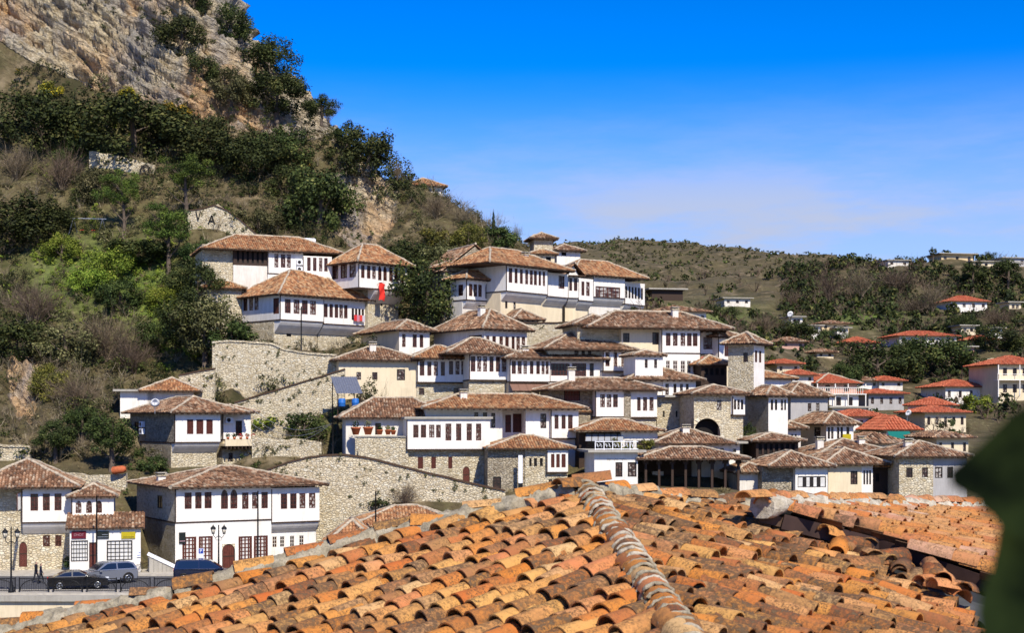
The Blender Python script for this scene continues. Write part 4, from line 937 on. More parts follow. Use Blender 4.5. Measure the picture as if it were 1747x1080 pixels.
def barrel(L_, r0, r1, th=.013, arc=172, n=8, up=True):
    """one barrel tile: x across, y along (0 = lower, wider end), z up"""
    V = []; Fq = []
    for (y, r) in ((0, r0), (L_, r1)):
        for rr in (r, r-th):
            for k in range(n+1):
                a = R(90-arc/2+arc*k/n); V.append((rr*math.cos(a), y, (rr*math.sin(a)-r*math.cos(R(arc/2))*0)*(1 if up else -1)))
    m1 = n+1; o = lambda e, s, k: e*2*m1+s*m1+k
    for k in range(n):
        Fq.append((o(0,0,k),o(0,0,k+1),o(1,0,k+1),o(1,0,k))); Fq.append((o(0,1,k+1),o(0,1,k),o(1,1,k),o(1,1,k+1)))
        Fq.append((o(0,0,k+1),o(0,0,k),o(0,1,k),o(0,1,k+1))); Fq.append((o(1,0,k),o(1,0,k+1),o(1,1,k+1),o(1,1,k)))
    for k in (0, n): Fq.append((o(0,0,k),o(1,0,k),o(1,1,k),o(0,1,k)))
    if not up: Fq = [f[::-1] for f in Fq]
    return V, Fq
def barrel_mesh(name, mat, L_=.44, r0=.108, r1=.088, **k):
    b = MB().mat(mat); V, Fq = barrel(L_, r0, r1, **k); b.raw(V, Fq, True)
    me = b.mesh(name); me.set_sharp_from_angle(angle=R(50)); return me
class Plane:
    def __init__(s, P, d, t): s.P = Vector(P); d = Vector((d[0], d[1], 0)).normalized(); s.d = d; s.t = t; s.n = Vector((d.x*t, d.y*t, 1)).normalized(); s.v = Vector((-d.x, -d.y, t)).normalized(); s.u = s.v.cross(s.n).normalized()
    def hit(s, px, py):
        r = Vector(((px-CX)/F, 1, -(py-HY)/F)); C = Vector((0, 0, ZC)); return C + r*((s.P-C).dot(s.n)/r.dot(s.n))
    def uv(s, p): q = p-s.P; return (q.dot(s.u), q.dot(s.v))
    def at(s, u, v, h=0.): return s.P + s.u*u + s.v*v + s.n*h
    def mat(s, u, v, h=0., tilt=0., yaw=0., roll=0.):
        B = Matrix((s.u, s.v, s.n)).transposed().to_4x4(); return Matrix.Translation(s.at(u, v, h)) @ B @ Matrix.Rotation(yaw, 4, 'Z') @ Matrix.Rotation(-tilt, 4, 'X') @ Matrix.Rotation(roll, 4, 'Y')
def inside(p, poly):
    c = False; n = len(poly)
    for i in range(n):
        a, b = poly[i], poly[(i+1) % n]
        if (a[1] > p[1]) != (b[1] > p[1]) and p[0] < (b[0]-a[0])*(p[1]-a[1])/(b[1]-a[1])+a[0]: c = not c
    return c
APEX = W(1000, 853, 14.3); rot = R(4.7)
def rd(x, y): return (x*math.cos(rot)-y*math.sin(rot), x*math.sin(rot)+y*math.cos(rot))
PL = Plane(APEX, rd(-.8,-.6), .30); PR = Plane(APEX, rd(.8,-.6), .30)
PN = Plane(APEX+Vector((0,0,.30)), rd(.83,-.56), .29)
PIT, EXP = .245, .245
def lumpy(mb, pts, rad, n=10, amp=.35, seed=0, flat=.75):
    """rough mortar bed along a line"""
    i0 = len(mb.v); V = []
    for k, p in enumerate(pts):
        d = (pts[min(k+1, len(pts)-1)]-pts[max(k-1, 0)]).normalized(); a = d.cross(Vector((0,0,1))).normalized(); b = a.cross(d)
        for j in range(n):
            t = 2*math.pi*j/n; V.append((p, a*math.cos(t)+b*math.sin(t)*flat))
    P = np.array([list(p) for p, _ in V]); Dv = np.array([list(v) for _, v in V]); r = rad*(1+amp*fbm((P+Dv*rad)*9, 5, seed, .62))
    V2 = P+Dv*r[:,None]; fs = [(k*n+j, k*n+(j+1) % n, (k+1)*n+(j+1) % n, (k+1)*n+j) for k in range(len(pts)-1) for j in range(n)]; mb.raw(V2, fs, True); mb.raw(V2[:n], [tuple(range(n))[::-1]]); mb.raw(V2[-n:], [tuple(range(n))])
fore = empty('foreground_house', (APEX.x, APEX.y, 0), 0, 'house under the big orange clay-tiled hipped roof filling the foreground', 'house')
finv = Matrix.Translation((-APEX.x, -APEX.y, 0))
neigh_P = PN.hit(1560, 900); neigh = empty('neighbour_house', (neigh_P.x, neigh_P.y, 0), 0, 'house whose cleaner orange tiled roof with white mortar ridge shows beside the dark leaf', 'house')
ninv = Matrix.Translation((-neigh_P.x, -neigh_P.y, 0))
def slope_obj(name, plane, pix, parent, pinv, mat, th=.10):
    pts = [plane.hit(*p) for p in pix]; b = MB().mat(mat); n = plane.n; top = [p-n*.03 for p in pts]; bot = [p-n*(th+.03) for p in pts]
    b.face(top); b.face(bot[::-1])
    for i in range(len(pts)): j = (i+1) % len(pts); b.face([top[j], top[i], bot[i], bot[j]])
    return b.build(name, parent, pinv), [plane.uv(p) for p in pts]
tile_count = {}
CAND = []
def lay_tiles(plane, poly, slope, pinv, meshes, panmat, seed, jit=1., budget='main', skip=None, exp=EXP, pit=PIT):
    rg = random.Random(seed); us = [p[0] for p in poly]; vs_ = [p[1] for p in poly]; pans = []
    nv = int((max(vs_)-min(vs_))/exp)+2; nu = int((max(us)-min(us))/pit)+2; v00 = min(vs_); u00 = min(us)
    for i in range(nu):
        du = rg.gauss(0, .012); dv = rg.uniform(-.06, .06)
        for j in range(nv):
            u = u00+i*pit+du+rg.gauss(0, .010*jit); v = v00+j*exp+dv+rg.gauss(0, .018*jit)
            if inside((u, v+exp*.5), poly):
                if not (skip and rg.random() < skip):
                    Mx = plane.mat(u, v, .052+rg.uniform(-.006, .014)*jit, R(4.6+rg.gauss(0, 1.6)*jit), R(rg.gauss(0, 2.6)*jit), R(rg.gauss(0, 3)*jit))
                    CAND.append((Mx, rg.choice(meshes), slope, pinv, budget))
            up = u+pit/2
            if inside((up, v+exp*.5), poly): pans.append((up, v, rg.random(), rg.gauss(0, 1.5), rg.uniform(-.004, .008)))
    Vt, Ft = barrel(.36, .10, .118, n=6, arc=150, up=False); Vt = np.array([(x, y, z+.088) for x, y, z in Vt]); Ft = np.array(Ft); VV = []; QQ = []; rr = []
    for k, (u, v, r, yw, h) in enumerate(pans):
        Mx = np.array(plane.mat(u, v, .012+h, R(2.6), R(yw))); P = Vt @ Mx[:3,:3].T + Mx[:3,3]; VV.append(P); QQ.append(Ft+k*len(Vt)); rr += [r]*len(Ft)
    if VV:
        me = quadmesh('channel_tiles', np.concatenate(VV), None, panmat, rr, True, np.concatenate(QQ)); tag(link('channel_tiles', me, slope), kind='stuff')
def flush_tiles(limit=300):
    C = Vector((0, 0, ZC)); by = {}
    for c in CAND: by.setdefault(c[4], []).append(c)
    for bud, lst in by.items():
        def vis(c):
            p = c[0].translation-C; px = CX+F*p.x/p.y; py = HY-F*p.z/p.y
            return (0 if -40 < px < 1790 and 780 < py < 1110 else 1, p.length)
        lst.sort(key=vis); rest = {}
        for k, (Mx, me, sl, pinv, _) in enumerate(lst):
            if k < limit: link('roof_tile', me, sl, None, Mx)
            else: rest.setdefault((sl, pinv.translation.freeze() if False else None), []).append((Mx, me))
        for (sl, _), items in rest.items():
            VV = []; QQ = []; rr = []; n = 0
            for Mx, me in items:
                v = np.empty(len(me.vertices)*3); me.vertices.foreach_get('co', v); v = v.reshape(-1, 3); A = np.array(Mx); VV.append(v @ A[:3,:3].T + A[:3,3])
                fq = np.empty(len(me.loops), np.int32); me.loops.foreach_get('vertex_index', fq); QQ.append(fq.reshape(-1, 4)+n); n += len(v); rr += [random.random()]*(len(fq)//4)
            tag(link('far_roof_tiles', quadmesh('far_roof_tiles', np.concatenate(VV), None, M['ft_left_a'] if sl == sl_l else M['ft_right_a'], rr, True, np.concatenate(QQ)), sl), kind='stuff')
tm_l = [barrel_mesh('tile_l', M['ft_left'], .36), barrel_mesh('tile_l2', M['ft_left'], .35, .114, .086), barrel_mesh('tile_l3', M['ft_left'], .37, .104, .088)]
tm_r = [barrel_mesh('tile_r', M['ft_right'], .36), barrel_mesh('tile_r2', M['ft_right'], .35, .114, .086), barrel_mesh('tile_r3', M['ft_right'], .37, .104, .088)]
tm_n = [barrel_mesh('tile_n', M['ft_new']), barrel_mesh('tile_n2', M['ft_new'], .44, .110, .090)]
LEFT_PX = [(1000,853),(640,940),(300,1036),(0,1104),(-160,1122),(-160,1260),(1268,1260)]
RIGHT_PX = [(1000,853),(1268,1260),(1780,1260),(1654,1068),(1314,896),(1288,880)]
sl_l, poly_l = slope_obj('roof_slope', PL, LEFT_PX, fore, finv, M['soffit'])
sl_r, poly_r = slope_obj('roof_slope', PR, RIGHT_PX, fore, finv, M['soffit'])
lay_tiles(PL, poly_l, sl_l, finv, tm_l, M['pan_l'], 3, 1.7)
lay_tiles(PR, poly_r, sl_r, finv, tm_r, M['pan_r'], 4, 2.3)
NEW_PX = [(1300,870),(1335,878),(1500,920),(1690,988),(1900,1068),(2000,1000),(1850,880),(1560,872)]
sl_n, poly_n = slope_obj('roof_slope', PN, NEW_PX, neigh, ninv, M['soffit'])
lay_tiles(PN, poly_n, sl_n, ninv, tm_n, M['pan_l'], 5, .8, 'new')
# loose tiles heaped along the valley edge
rg = random.Random(12)
for k in range(46):
    t = k/45; p = PR.hit(1322+t*322+rg.uniform(-16, 12), 900+t*150+rg.uniform(-9, 9)); u, v = PR.uv(p)
    CAND.insert(0, (PR.mat(u, v, .13+rg.uniform(0, .09), R(rg.uniform(-14, 14)), R(rg.choice([-70,-55,-35,60,75,95,110])+rg.uniform(-14, 14)), R(rg.choice([0,0,0,25,-40,180])+rg.uniform(-14, 14))), rg.choice(tm_r+tm_n), sl_r, finv, 'main'))
flush_tiles(300)
# ridges: mortar bed with cap tiles
def ridge(parent, pinv, a, b, mats, cap_mesh, mort, step, r, lift, wob, seed, lean=0., ring=False, name='ridge'):
    rg = random.Random(seed); L_ = (b-a).length; d = (b-a).normalized(); n = int(L_/.022); pts = [a.lerp(b, i/n)+Vector((0, 0, lift-.05)) for i in range(n+1)]
    bed = MB().mat(mort); lumpy(bed, pts, r*.9, 16, .26, seed, .7); bo = bed.build('mortar_bed', parent, pinv)
    side = d.cross(Vector((0,0,1))).normalized(); up = side.cross(d)
    k = 0; s = 0.
    while s < L_-.1:
        p = a.lerp(b, s/L_)+Vector((0, 0, lift))+up*rg.uniform(-wob, wob)*.4+side*rg.uniform(-wob, wob)
        B = Matrix((-side, -d, up)).transposed().to_4x4(); B = B @ Matrix.Rotation(R(rg.gauss(0, 4)), 4, 'Z') @ Matrix.Rotation(R(-4+rg.gauss(0, 3)), 4, 'X') @ Matrix.Rotation(R(rg.gauss(0, 6)), 4, 'Y')
        o = link('ridge_tile', rg.choice(cap_mesh), bo, None, Matrix.Translation(p) @ B)
        if ring:
            rb = MB().mat(M['mort_white'] if rg.random() < .6 else mort); q = [p-d*.0 + (side*math.cos(R(t))+up*math.sin(R(t)))*(r*1.0+rg.uniform(-.008,.008)) - up*.012 + d*rg.uniform(-.008, .02) for t in range(-8, 189, 14)]
            rb.tube(q, [.010+.014*rg.random() for _ in q], 6, True, True); rb.build('mortar_joint', bo)
        s += step*rg.uniform(.85, 1.15); k += 1
    return bo
cap_l = [barrel_mesh('cap_a', M['ft_left'], .42, .115, .10, arc=150), barrel_mesh('cap_b', M['ft_left'], .38, .12, .10, arc=150)]
cap_s = [barrel_mesh('cap_s', M['ft_left'], .30, .125, .115, arc=165)]
cap_n = [barrel_mesh('cap_n', M['ft_new'], .44, .12, .105, arc=140)]
hipb = PL.hit(1268, 1260); ridge(fore, finv, APEX+Vector((0,-.1,0)), hipb, None, cap_s, M['mort_grey'], .165, .125, .075, .012, 5, ring=True)
lhp = [APEX+Vector((-.12,0,0))] + [PL.hit(*p) for p in ((640,934),(300,1030),(0,1098),(-160,1127))]
for k in range(4): ridge(fore, finv, lhp[k], lhp[k+1], None, cap_l, M['mort_grey'], .50, .175, .125, .02, 6+k*10)
rB = PR.hit(1286, 880); ridge(fore, finv, APEX+Vector((.05,.02,0)), rB, None, cap_l, M['mort_grey'], .40, .165, .115, .02, 7)
na = PN.hit(1300, 872); nb = PN.hit(1850, 880); ridge(neigh, ninv, na, nb, None, cap_n, M['mort_white'], .43, .18, .10, .015, 8)
# metal valley between the two roofs, fascia of the neighbouring roof, end board
M['valley'] = plain('zinc_valley', (.16,.165,.175), .45, .6, .3, 3); M['fascia'] = plain('dark_fascia_board', (.045,.024,.018), .6, 0, .3, 6); M['rawwood'] = plain('pale_sawn_timber', (.50,.32,.13), .7, 0, .25, 12)
va = [PR.hit(*p) for p in ((1294,884),(1400,920),(1674,1060),(1735,1125))]; vb = [p+PR.u*(-.0)+Vector((.55,.10,-.02)) for p in va]
b = MB().mat(M['valley'])
for i in range(3): b.face([va[i]-PR.n*.01, vb[i], vb[i+1], va[i+1]-PR.n*.01]); b.face([vb[i]+Vector((0,0,-.06)), va[i]+Vector((0,0,-.08)), va[i+1]+Vector((0,0,-.08)), vb[i+1]+Vector((0,0,-.06))])
b.build('valley_gutter', fore, finv)
fa = [PN.hit(*p) for p in ((1335,878),(1500,920),(1690,988),(1900,1068))]; b = MB().mat(M['fascia'])
for i in range(3): b.beam(fa[i]-Vector((0,0,.07)), fa[i+1]-Vector((0,0,.07)), .05, .15)
b.build('fascia', neigh, ninv)
b = MB().mat(M['rawwood']); b.beam(PR.hit(1650,1042)+Vector((0,0,-.02)), PR.hit(1628,1120)+Vector((0,0,.0)), .05, .12); b.build('verge_board', fore, finv)
def body(name, parent, pinv, pix, plane, mat):
    pts = [plane.hit(*p)-plane.n*.16 for p in pix]; b = MB().mat(mat); n = len(pts)
    for i in range(n): j = (i+1) % n; b.face([Vector((pts[i].x,pts[i].y,0)), Vector((pts[j].x,pts[j].y,0)), pts[j], pts[i]])
    b.build(name, parent, pinv)
cen = Vector((0,0,0))
body('wall', fore, finv, [(1000,860),(20,1100),(-130,1130),(-130,1220),(1250,1220)], PL, M['stone'])
body('wall', fore, finv, [(1000,860),(1250,1220),(1700,1220),(1630,1072),(1300,900)], PR, M['stone'])
body('wall', neigh, ninv, [(1340,882),(1505,924),(1700,995),(1860,1060),(1950,1000),(1820,880)], PN, M['valley'])

# ------------------------------------------------------------------ out-of-focus vine beside the lens
def leaf_mat(name, c0, c1):
    t = NT(name); n = t.noise(t.obj(), 16, 3); c = t.ramp(n, [(.38, c0), (.62, c1)]); t.b.inputs['Specular IOR Level'].default_value = .15; return t.done(c, .7)
M['vineleaf'] = leaf_mat('vine_leaf', (.018,.022,.003), (.11,.125,.018))
def vine_leaf(outline, veins=True):
    b = MB().mat(M['vineleaf']); n = len(outline); c = (sum(p[0] for p in outline)/n, sum(p[1] for p in outline)/n)
    def zz(p, k): return -.35*((p[0]-c[0])**2+(p[1]-c[1])**2)*4*k
    for sgn in (1, -1):
        for i in range(n):
            p, q = outline[i], outline[(i+1) % n]; mp_, mq = [( (a[0]+c[0])/2, (a[1]+c[1])/2 ) for a in (p, q)]
            off = .0006*sgn; f = [(p[0],zz(p,1)+off,p[1]), (q[0],zz(q,1)+off,q[1]), (mq[0],zz(mq,1)+off,mq[1]), (mp_[0],zz(mp_,1)+off,mp_[1])]; g = [(mp_[0],zz(mp_,1)+off,mp_[1]), (mq[0],zz(mq,1)+off,mq[1]), (c[0],off,c[1])]
            b.face(f if sgn < 0 else f[::-1], True); b.face(g if sgn < 0 else g[::-1], True)
    b.tube([(c[0]*.2+outline[0][0]*.8, .002, c[1]*.2+outline[0][1]*.8), (c[0], .002, c[1])], [.0016, .001], 5)
    return b.mesh('vine_leaf')
DL = 1.15
def opx(x, y): return ((x-1740)/F*DL, -(y-860)/F*DL)
vine = empty('climbing_vine', ((1800-CX)/F*DL, DL, 11.6), 0, 'blurred dark green leaves close to the lens at the right edge', 'plant')
vinv = Matrix.Translation(-vine.location)
l1 = vine_leaf([opx(*p) for p in ((1800,700),(1752,688),(1722,708),(1696,735),(1668,762),(1640,786),(1616,806),(1622,830),(1650,846),(1668,852),(1672,868),(1690,880),(1705,900),(1745,925),(1830,930),(1860,800))])
l2 = vine_leaf([opx(*p) for p in ((1820,880),(1740,880),(1706,905),(1700,940),(1688,985),(1668,1020),(1658,1060),(1660,1120),(1690,1190),(1800,1210),(1870,1050))])
base = Vector(((1740-CX)/F*DL, DL, ZC-(860-HY)/F*DL))
link('leaf', l1, vine, None, vinv @ Matrix.Translation(base)); link('leaf', l2, vine, None, vinv @ Matrix.Translation(base+Vector((.012,.05,0))) @ Matrix.Rotation(R(-10), 4, 'X') @ Matrix.Rotation(R(12), 4, 'Z'))
shade_leaf = vine_leaf([(.0,.07),(-.03,.06),(-.055,.03),(-.05,.0),(-.07,-.03),(-.04,-.05),(.0,-.075),(.04,-.05),(.07,-.03),(.05,.0),(.055,.03),(.03,.06)])
rg = random.Random(5)
for k in range(95):  # unseen leaves added towards the sun to shade the visible ones
    s = rg.uniform(.14, .62); p = base + Vector((.05,0,-.06)) + sdir*s + Vector((rg.uniform(-.12,.16), rg.uniform(-.10,.10), rg.uniform(-.17,.17)))
    px = CX+F*p.x/p.y; py = HY-F*(p.z-ZC)/p.y
    if px < 1747+420: continue
    link('leaf', shade_leaf, vine, None, vinv @ Matrix.Translation(p) @ Matrix.Rotation(rg.uniform(0, 6.3), 4, 'Z') @ Matrix.Rotation(R(rg.uniform(20, 80)), 4, 'X') @ Matrix.Diagonal((1.5,1.5,1.5,1)))
st_ = MB().mat(M['wood']); st_.tube([vine.location+Vector((.02,.03,-.2)), base+Vector((.10,.03,-.25)), base+Vector((.12,.0,.0)), base+Vector((.22,-.1,.2)), base+Vector((.34,-.22,.42))], [.008,.007,.006,.005,.004], 6); st_.build('stem', vine, vinv)
# ------------------------------------------------------------------ plants
def foliage_mat(name, stops, spread=.12):
    t = NT(name); a = t.n('ShaderNodeAttribute', attribute_name='rnd').outputs['Fac']; r = t.n('ShaderNodeObjectInfo').outputs['Random']
    c = t.ramp(a, stops); h = t.n('ShaderNodeHueSaturation', {'Color': c, 'Hue': t.rng(r, 0, 1, .5-spread*.15, .5+spread*.15), 'Value': t.rng(r, 0, 1, 1-spread*2, 1+spread*2)}); t.b.inputs['Specular IOR Level'].default_value = .2
    return t.done(h.outputs[0], .75)
M['lf_dark'] = foliage_mat('dark_evergreen_leaves', [(0,(.011,.016,.004)), (.5,(.034,.047,.010)), (.85,(.082,.094,.022)), (1,(.16,.15,.042))])
M['lf_mid'] = foliage_mat('mid_green_leaves', [(0,(.014,.024,.006)), (.5,(.042,.068,.014)), (.85,(.09,.12,.03)), (1,(.15,.16,.05))])
M['lf_bright'] = foliage_mat('bright_spring_leaves', [(0,(.05,.08,.008)), (.5,(.15,.20,.02)), (.85,(.27,.31,.04)), (1,(.38,.36,.08))])
M['lf_olive'] = foliage_mat('grey_olive_leaves', [(0,(.030,.032,.010)), (.5,(.085,.085,.030)), (.85,(.165,.155,.062)), (1,(.27,.24,.11))])
M['lf_pine'] = foliage_mat('pine_needles', [(0,(.016,.026,.005)), (.5,(.052,.078,.011)), (.85,(.11,.14,.02)), (1,(.17,.19,.035))])
M['lf_yellow'] = foliage_mat('yellow_gorse_flowers', [(0,(.05,.06,.01)), (.45,(.16,.15,.02)), (.7,(.48,.32,.02)), (1,(.62,.42,.03))])
M['lf_orange'] = foliage_mat('yellow_green_shrub', [(0,(.04,.045,.01)), (.5,(.12,.12,.02)), (1,(.26,.22,.04))])
M['twig'] = foliage_mat('bare_brown_twigs', [(0,(.05,.036,.022)), (.5,(.13,.095,.062)), (.85,(.23,.175,.12)), (1,(.34,.27,.19))])
M['twig_red'] = foliage_mat('reddish_bare_twigs', [(0,(.045,.030,.020)), (.5,(.12,.082,.055)), (1,(.24,.175,.12))])
M['bark'] = plain('bark', (.10,.075,.055), .9, 0, .4, 3)
M['drygrass'] = foliage_mat('dry_grass', [(0,(.10,.08,.03)), (.5,(.20,.16,.07)), (1,(.33,.27,.13))])
def cloud(rs, n, clumps, size, flat=.0, jitter=.45):
    """leaf quads spread through ellipsoid clumps"""
    cl_ = np.array(clumps, float); vol = np.prod(cl_[:,3:], axis=1)**(2/3); k = rs.choice(len(cl_), n, p=vol/vol.sum()); d = rs.normal(size=(n, 3)); d /= np.linalg.norm(d, axis=1, keepdims=True)
    r = rs.uniform(.2, 1, n)**.5*(1+rs.normal(0, .16, n)); P = cl_[k,:3] + d*cl_[k,3:]*r[:,None]
    nrm = d + rs.normal(0, jitter, (n, 3)) + np.array([0, 0, .35]); nrm /= np.linalg.norm(nrm, axis=1, keepdims=True)
    t = np.cross(nrm, rs.normal(size=(n, 3))); t /= np.linalg.norm(t, axis=1, keepdims=True); b_ = np.cross(nrm, t); s = size*rs.uniform(.6, 1.35, n)[:,None]
    V = np.stack([P-t*s*.5, P-b_*s*.32, P+t*s*.5, P+b_*s*.32], 1).reshape(-1, 3); Q = np.arange(4*n).reshape(-1, 4)
    ck = rs.uniform(-.22, .22, len(cl_))[k]; return V, Q, np.clip(rs.beta(2, 2.6, n)+ck, 0, 1)
def twigs(rs, n, h, spread, w=.03, levels=2, lean=0.):
    """bare branching shrub: thin upright quads"""
    V = []; rn = []
    base = np.zeros((n, 3)); base[:,:2] = rs.normal(0, spread*.10, (n, 2)); d = rs.normal(size=(n, 3)); d[:,2] = np.abs(d[:,2])*.9+.75; d /= np.linalg.norm(d, axis=1, keepdims=True)
    L_ = h*rs.uniform(.4, .75, n)/np.maximum(d[:,2], .5); d2 = d*np.array([spread/h*1.2, spread/h*1.2, 1])
    seg = [(base, base+d2*L_[:,None], w)]; cur = base+d2*(L_*rs.uniform(.55, 1., n))[:,None]; dr = d2
    for lv in range(levels):
        m_ = 3; b0 = np.repeat(cur, m_, 0); dd = np.repeat(dr, m_, 0)+rs.normal(0, .55, (len(b0), 3)); dd[:,2] += .15; l2 = h*rs.uniform(.10, .30, len(b0))*(.8**lv)
        e = b0+dd*l2[:,None]; seg.append((b0, e, w*(.6**(lv+1)))); cur = b0+dd*(l2*rs.uniform(.4, 1, len(b0)))[:,None]; dr = dd
    for a, e, ww in seg:
        n_ = len(a); x = e-a; s = np.cross(x, rs.normal(size=(n_, 3))); s /= np.maximum(np.linalg.norm(s, axis=1, keepdims=True), 1e-6); V.append(np.stack([a-s*ww, a+s*ww, e+s*ww*.5, e-s*ww*.5], 1).reshape(-1, 3)); rn.append(rs.beta(2, 2, n_))
    V = np.concatenate(V); return V, np.arange(len(V)).reshape(-1, 4), np.concatenate(rn)
def blob_clumps(rs, n, rx, rz, cz_, sz=.42):
    c = []
    for i in range(n):
        d = rs.normal(size=3); d /= np.linalg.norm(d); r = rs.uniform(.45, .85); s = rs.uniform(.7, 1.2)*sz
        c.append((d[0]*rx*r, d[1]*rx*r, max(cz_+d[2]*rz*r, rz*.18), rx*s, rx*s, rz*s))
    return c
def trunk_mesh(name, h, r, limbs, rs, lean=(0, 0), mat='bark'):
    b = MB().mat(M[mat]); pts = [Vector((lean[0]*t*t+rs.normal(0, r*.3)*(t > 0), lean[1]*t*t+rs.normal(0, r*.3)*(t > 0), -.6*(t == 0)+h*t)) for t in (0, .25, .5, .75, 1)]; b.tube(pts, [r*1.25, r, r*.8, r*.6, r*.35], 7)
    for i in range(limbs):
        t = rs.uniform(.35, .95); p = pts[int(t*4)]; a = rs.uniform(0, 6.28); l_ = h*rs.uniform(.3, .5); e = p+Vector((math.cos(a)*l_*.8, math.sin(a)*l_*.8, l_*.75)); m_ = p.lerp(e, .5)+Vector((0, 0, -l_*.08)); b.tube([p, m_, e], [r*.42, r*.28, r*.1], 5)
    return b.mesh(name)
# prototypes: nominal height 1 unit = 1 m scaled later; crown and trunk meshes
PROTO = {}
def proto(kind, var):
    if (kind, var) in PROTO: return PROTO[kind, var]
    rs = np.random.default_rng(sum(map(ord, kind))*7+var*101); mt = M['lf_dark']
    if kind[0] == '+':                                                       # the same bush for big growths: many more, smaller leaves
        V, Q, r = cloud(rs, 7500, blob_clumps(rs, 40, 1.5, 1.4, 1.25, .27), .10); mt = M['lf_'+kind[1:]]; tr = trunk_mesh('trunk', 1.6, .10, 4, rs)
    elif kind in ('dark', 'mid', 'bright', 'olive', 'yellow', 'orange'):      # dense bush, height 3
        V, Q, r = cloud(rs, 2600, blob_clumps(rs, 22, 1.55, 1.4, 1.25, .34), .19); mt = M['lf_'+kind]; tr = trunk_mesh('trunk', 1.6, .12, 4, rs)
    elif kind == 'tree':                                                     # round broadleaf, height 6
        V, Q, r = cloud(rs, 6500, blob_clumps(rs, 34, 2.1, 1.9, 3.7, .27), .16); mt = M['lf_dark']; tr = trunk_mesh('trunk', 4.2, .2, 6, rs)
    elif kind == 'greentree':
        V, Q, r = cloud(rs, 6500, blob_clumps(rs, 34, 2.2, 2.0, 3.1, .27), .17); mt = M['lf_mid']; tr = trunk_mesh('trunk', 4.2, .2, 6, rs)
    elif kind == 'pine':                                                     # flat-topped pine, height 8
        c = [(rs.normal(0, 1.2), rs.normal(0, 1.2), 5.5+rs.uniform(-1.7, 1.5), .68, .68, .45) for _ in range(34)]; V, Q, r = cloud(rs, 8500, c, .15, jitter=.7); mt = M['lf_pine']; tr = trunk_mesh('trunk', 6.2, .2, 9, rs, (.3, 0))
    elif kind == 'bare':                                                     # leafless shrub, height 3
        V, Q, r = twigs(rs, 70, 3.0, 1.7, .030, 3); mt = M['twig'] if var % 2 == 0 else M['twig_red']; tr = trunk_mesh('trunk', 1.2, .10, 5, rs)
    elif kind == 'baretree':                                                 # leafless tree, height 6
        V, Q, r = twigs(rs, 60, 4.4, 2.2, .035, 3); V = V+np.array([0, 0, 1.5]); mt = M['twig']; tr = trunk_mesh('trunk', 4.0, .18, 9, rs)
    elif kind == 'cypress':                                                  # slim conifer, height 6
        c = [(rs.normal(0, .12), rs.normal(0, .12), z, .75*(1-z/7.5), .75*(1-z/7.5), .7) for z in np.linspace(.7, 5.4, 12)]; V, Q, r = cloud(rs, 1500, c, .24); mt = M['lf_dark']; tr = trunk_mesh('trunk', 3, .12, 0, rs)
    elif kind == 'palmbush':
        V, Q, r = cloud(rs, 900, blob_clumps(rs, 8, .8, .8, .9), .16); mt = M['lf_orange']; tr = trunk_mesh('trunk', .8, .06, 3, rs)
    PROTO[kind, var] = (quadmesh('crown_'+kind, V, None, mt, r, False, Q), tr, float(V[:,2].max())); return PROTO[kind, var]
PNAME = {'dark':'evergreen_bush','mid':'green_bush','bright':'bright_bush','olive':'olive_bush','yellow':'gorse_bush','orange':'flowering_bush','tree':'evergreen_tree','greentree':'leafy_tree','pine':'pine_tree','bare':'bare_shrub','baretree':'bare_tree','cypress':'conifer','palmbush':'potted_shrub'}
PC = {}
def plant(kind, px, py, hpx, label, wf=1., D=None, group=None, cat=None):
    P = W(px, py, D) if D else ground_at(px, py)
    if P is None: P = W(px, py, 215)
    PC[kind] = PC.get(kind, 0)+1; var = PC[kind] % 4; big_ = kind in ('dark','mid','bright','olive','orange') and hpx*P.y/F > 3.2
    cr, tr, hh = proto('+'+kind if big_ else kind, var)
    s = hpx*P.y/F/hh
    if kind in ('dark','mid','bright','olive','yellow','orange'): P = P-Vector((0, 0, .22*hpx*P.y/F)); s *= 1.22
    wf = wf*1.12 if kind == 'dark' else wf; o = empty(PNAME[kind], P, (px*13.7) % 6.28, label, cat or ('tree' if 'tree' in PNAME[kind] or kind == 'cypress' else 'bush'), group); o.scale = (s*wf, s*wf, s)
    link('trunk', tr, o); link('crown', cr, o); return o
# --- cliff and skyline bushes
plant('dark',395,62,62,'dark bush hugging the skyline at the very top of the cliff',.9); plant('dark',308,88,70,'dark bush on the pale cliff face left of the skyline ones')
plant('dark',455,125,68,'largest dark evergreen bush breaking the cliff skyline',1.25); plant('dark',472,190,70,'dark bush on the cliff directly beneath the largest skyline bush',1.1)
plant('dark',345,140,50,'small dark bush in the middle of the pale cliff'); plant('olive',395,170,58,'olive green bush low on the cliff face, right of its middle')
plant('dark',330,22,48,'dark bush cut by the top edge on the cliff crest'); plant('baretree',560,222,66,'windswept half-bare tree alone on the skyline right of the cliff',.8)
plant('dark',548,196,38,'dark crown of scrub beside the windswept skyline tree',1.3); plant('dark',628,300,84,'big rounded dark bush on the skyline left of the skyline hut',1.0)
plant('mid',592,240,36,'yellow-green bush on the skyline between windswept tree and rounded bush'); plant('baretree',678,318,58,'thin leafless tree on the skyline by the hut railing',.5)
plant('bare',745,372,60,'reddish leafless bush in front of the skyline hut',1.3); plant('bare',790,385,46,'grey-brown leafless bush right of the reddish one on the ridge',1.2)
plant('cypress',842,395,38,'short dark conifer on the ridge above the gatehouse',1.1); plant('baretree',880,418,52,'pale leafless tree beside the lookout pavilion',.9)
plant('orange',800,425,46,'yellow-tinged bush on the ridge behind the stone gable',1.3); plant('mid',850,420,36,'green bush between conifer and pale leafless tree',1.3); plant('orange',740,425,40,'yellow-green bush below the reddish leafless bush',1.2)
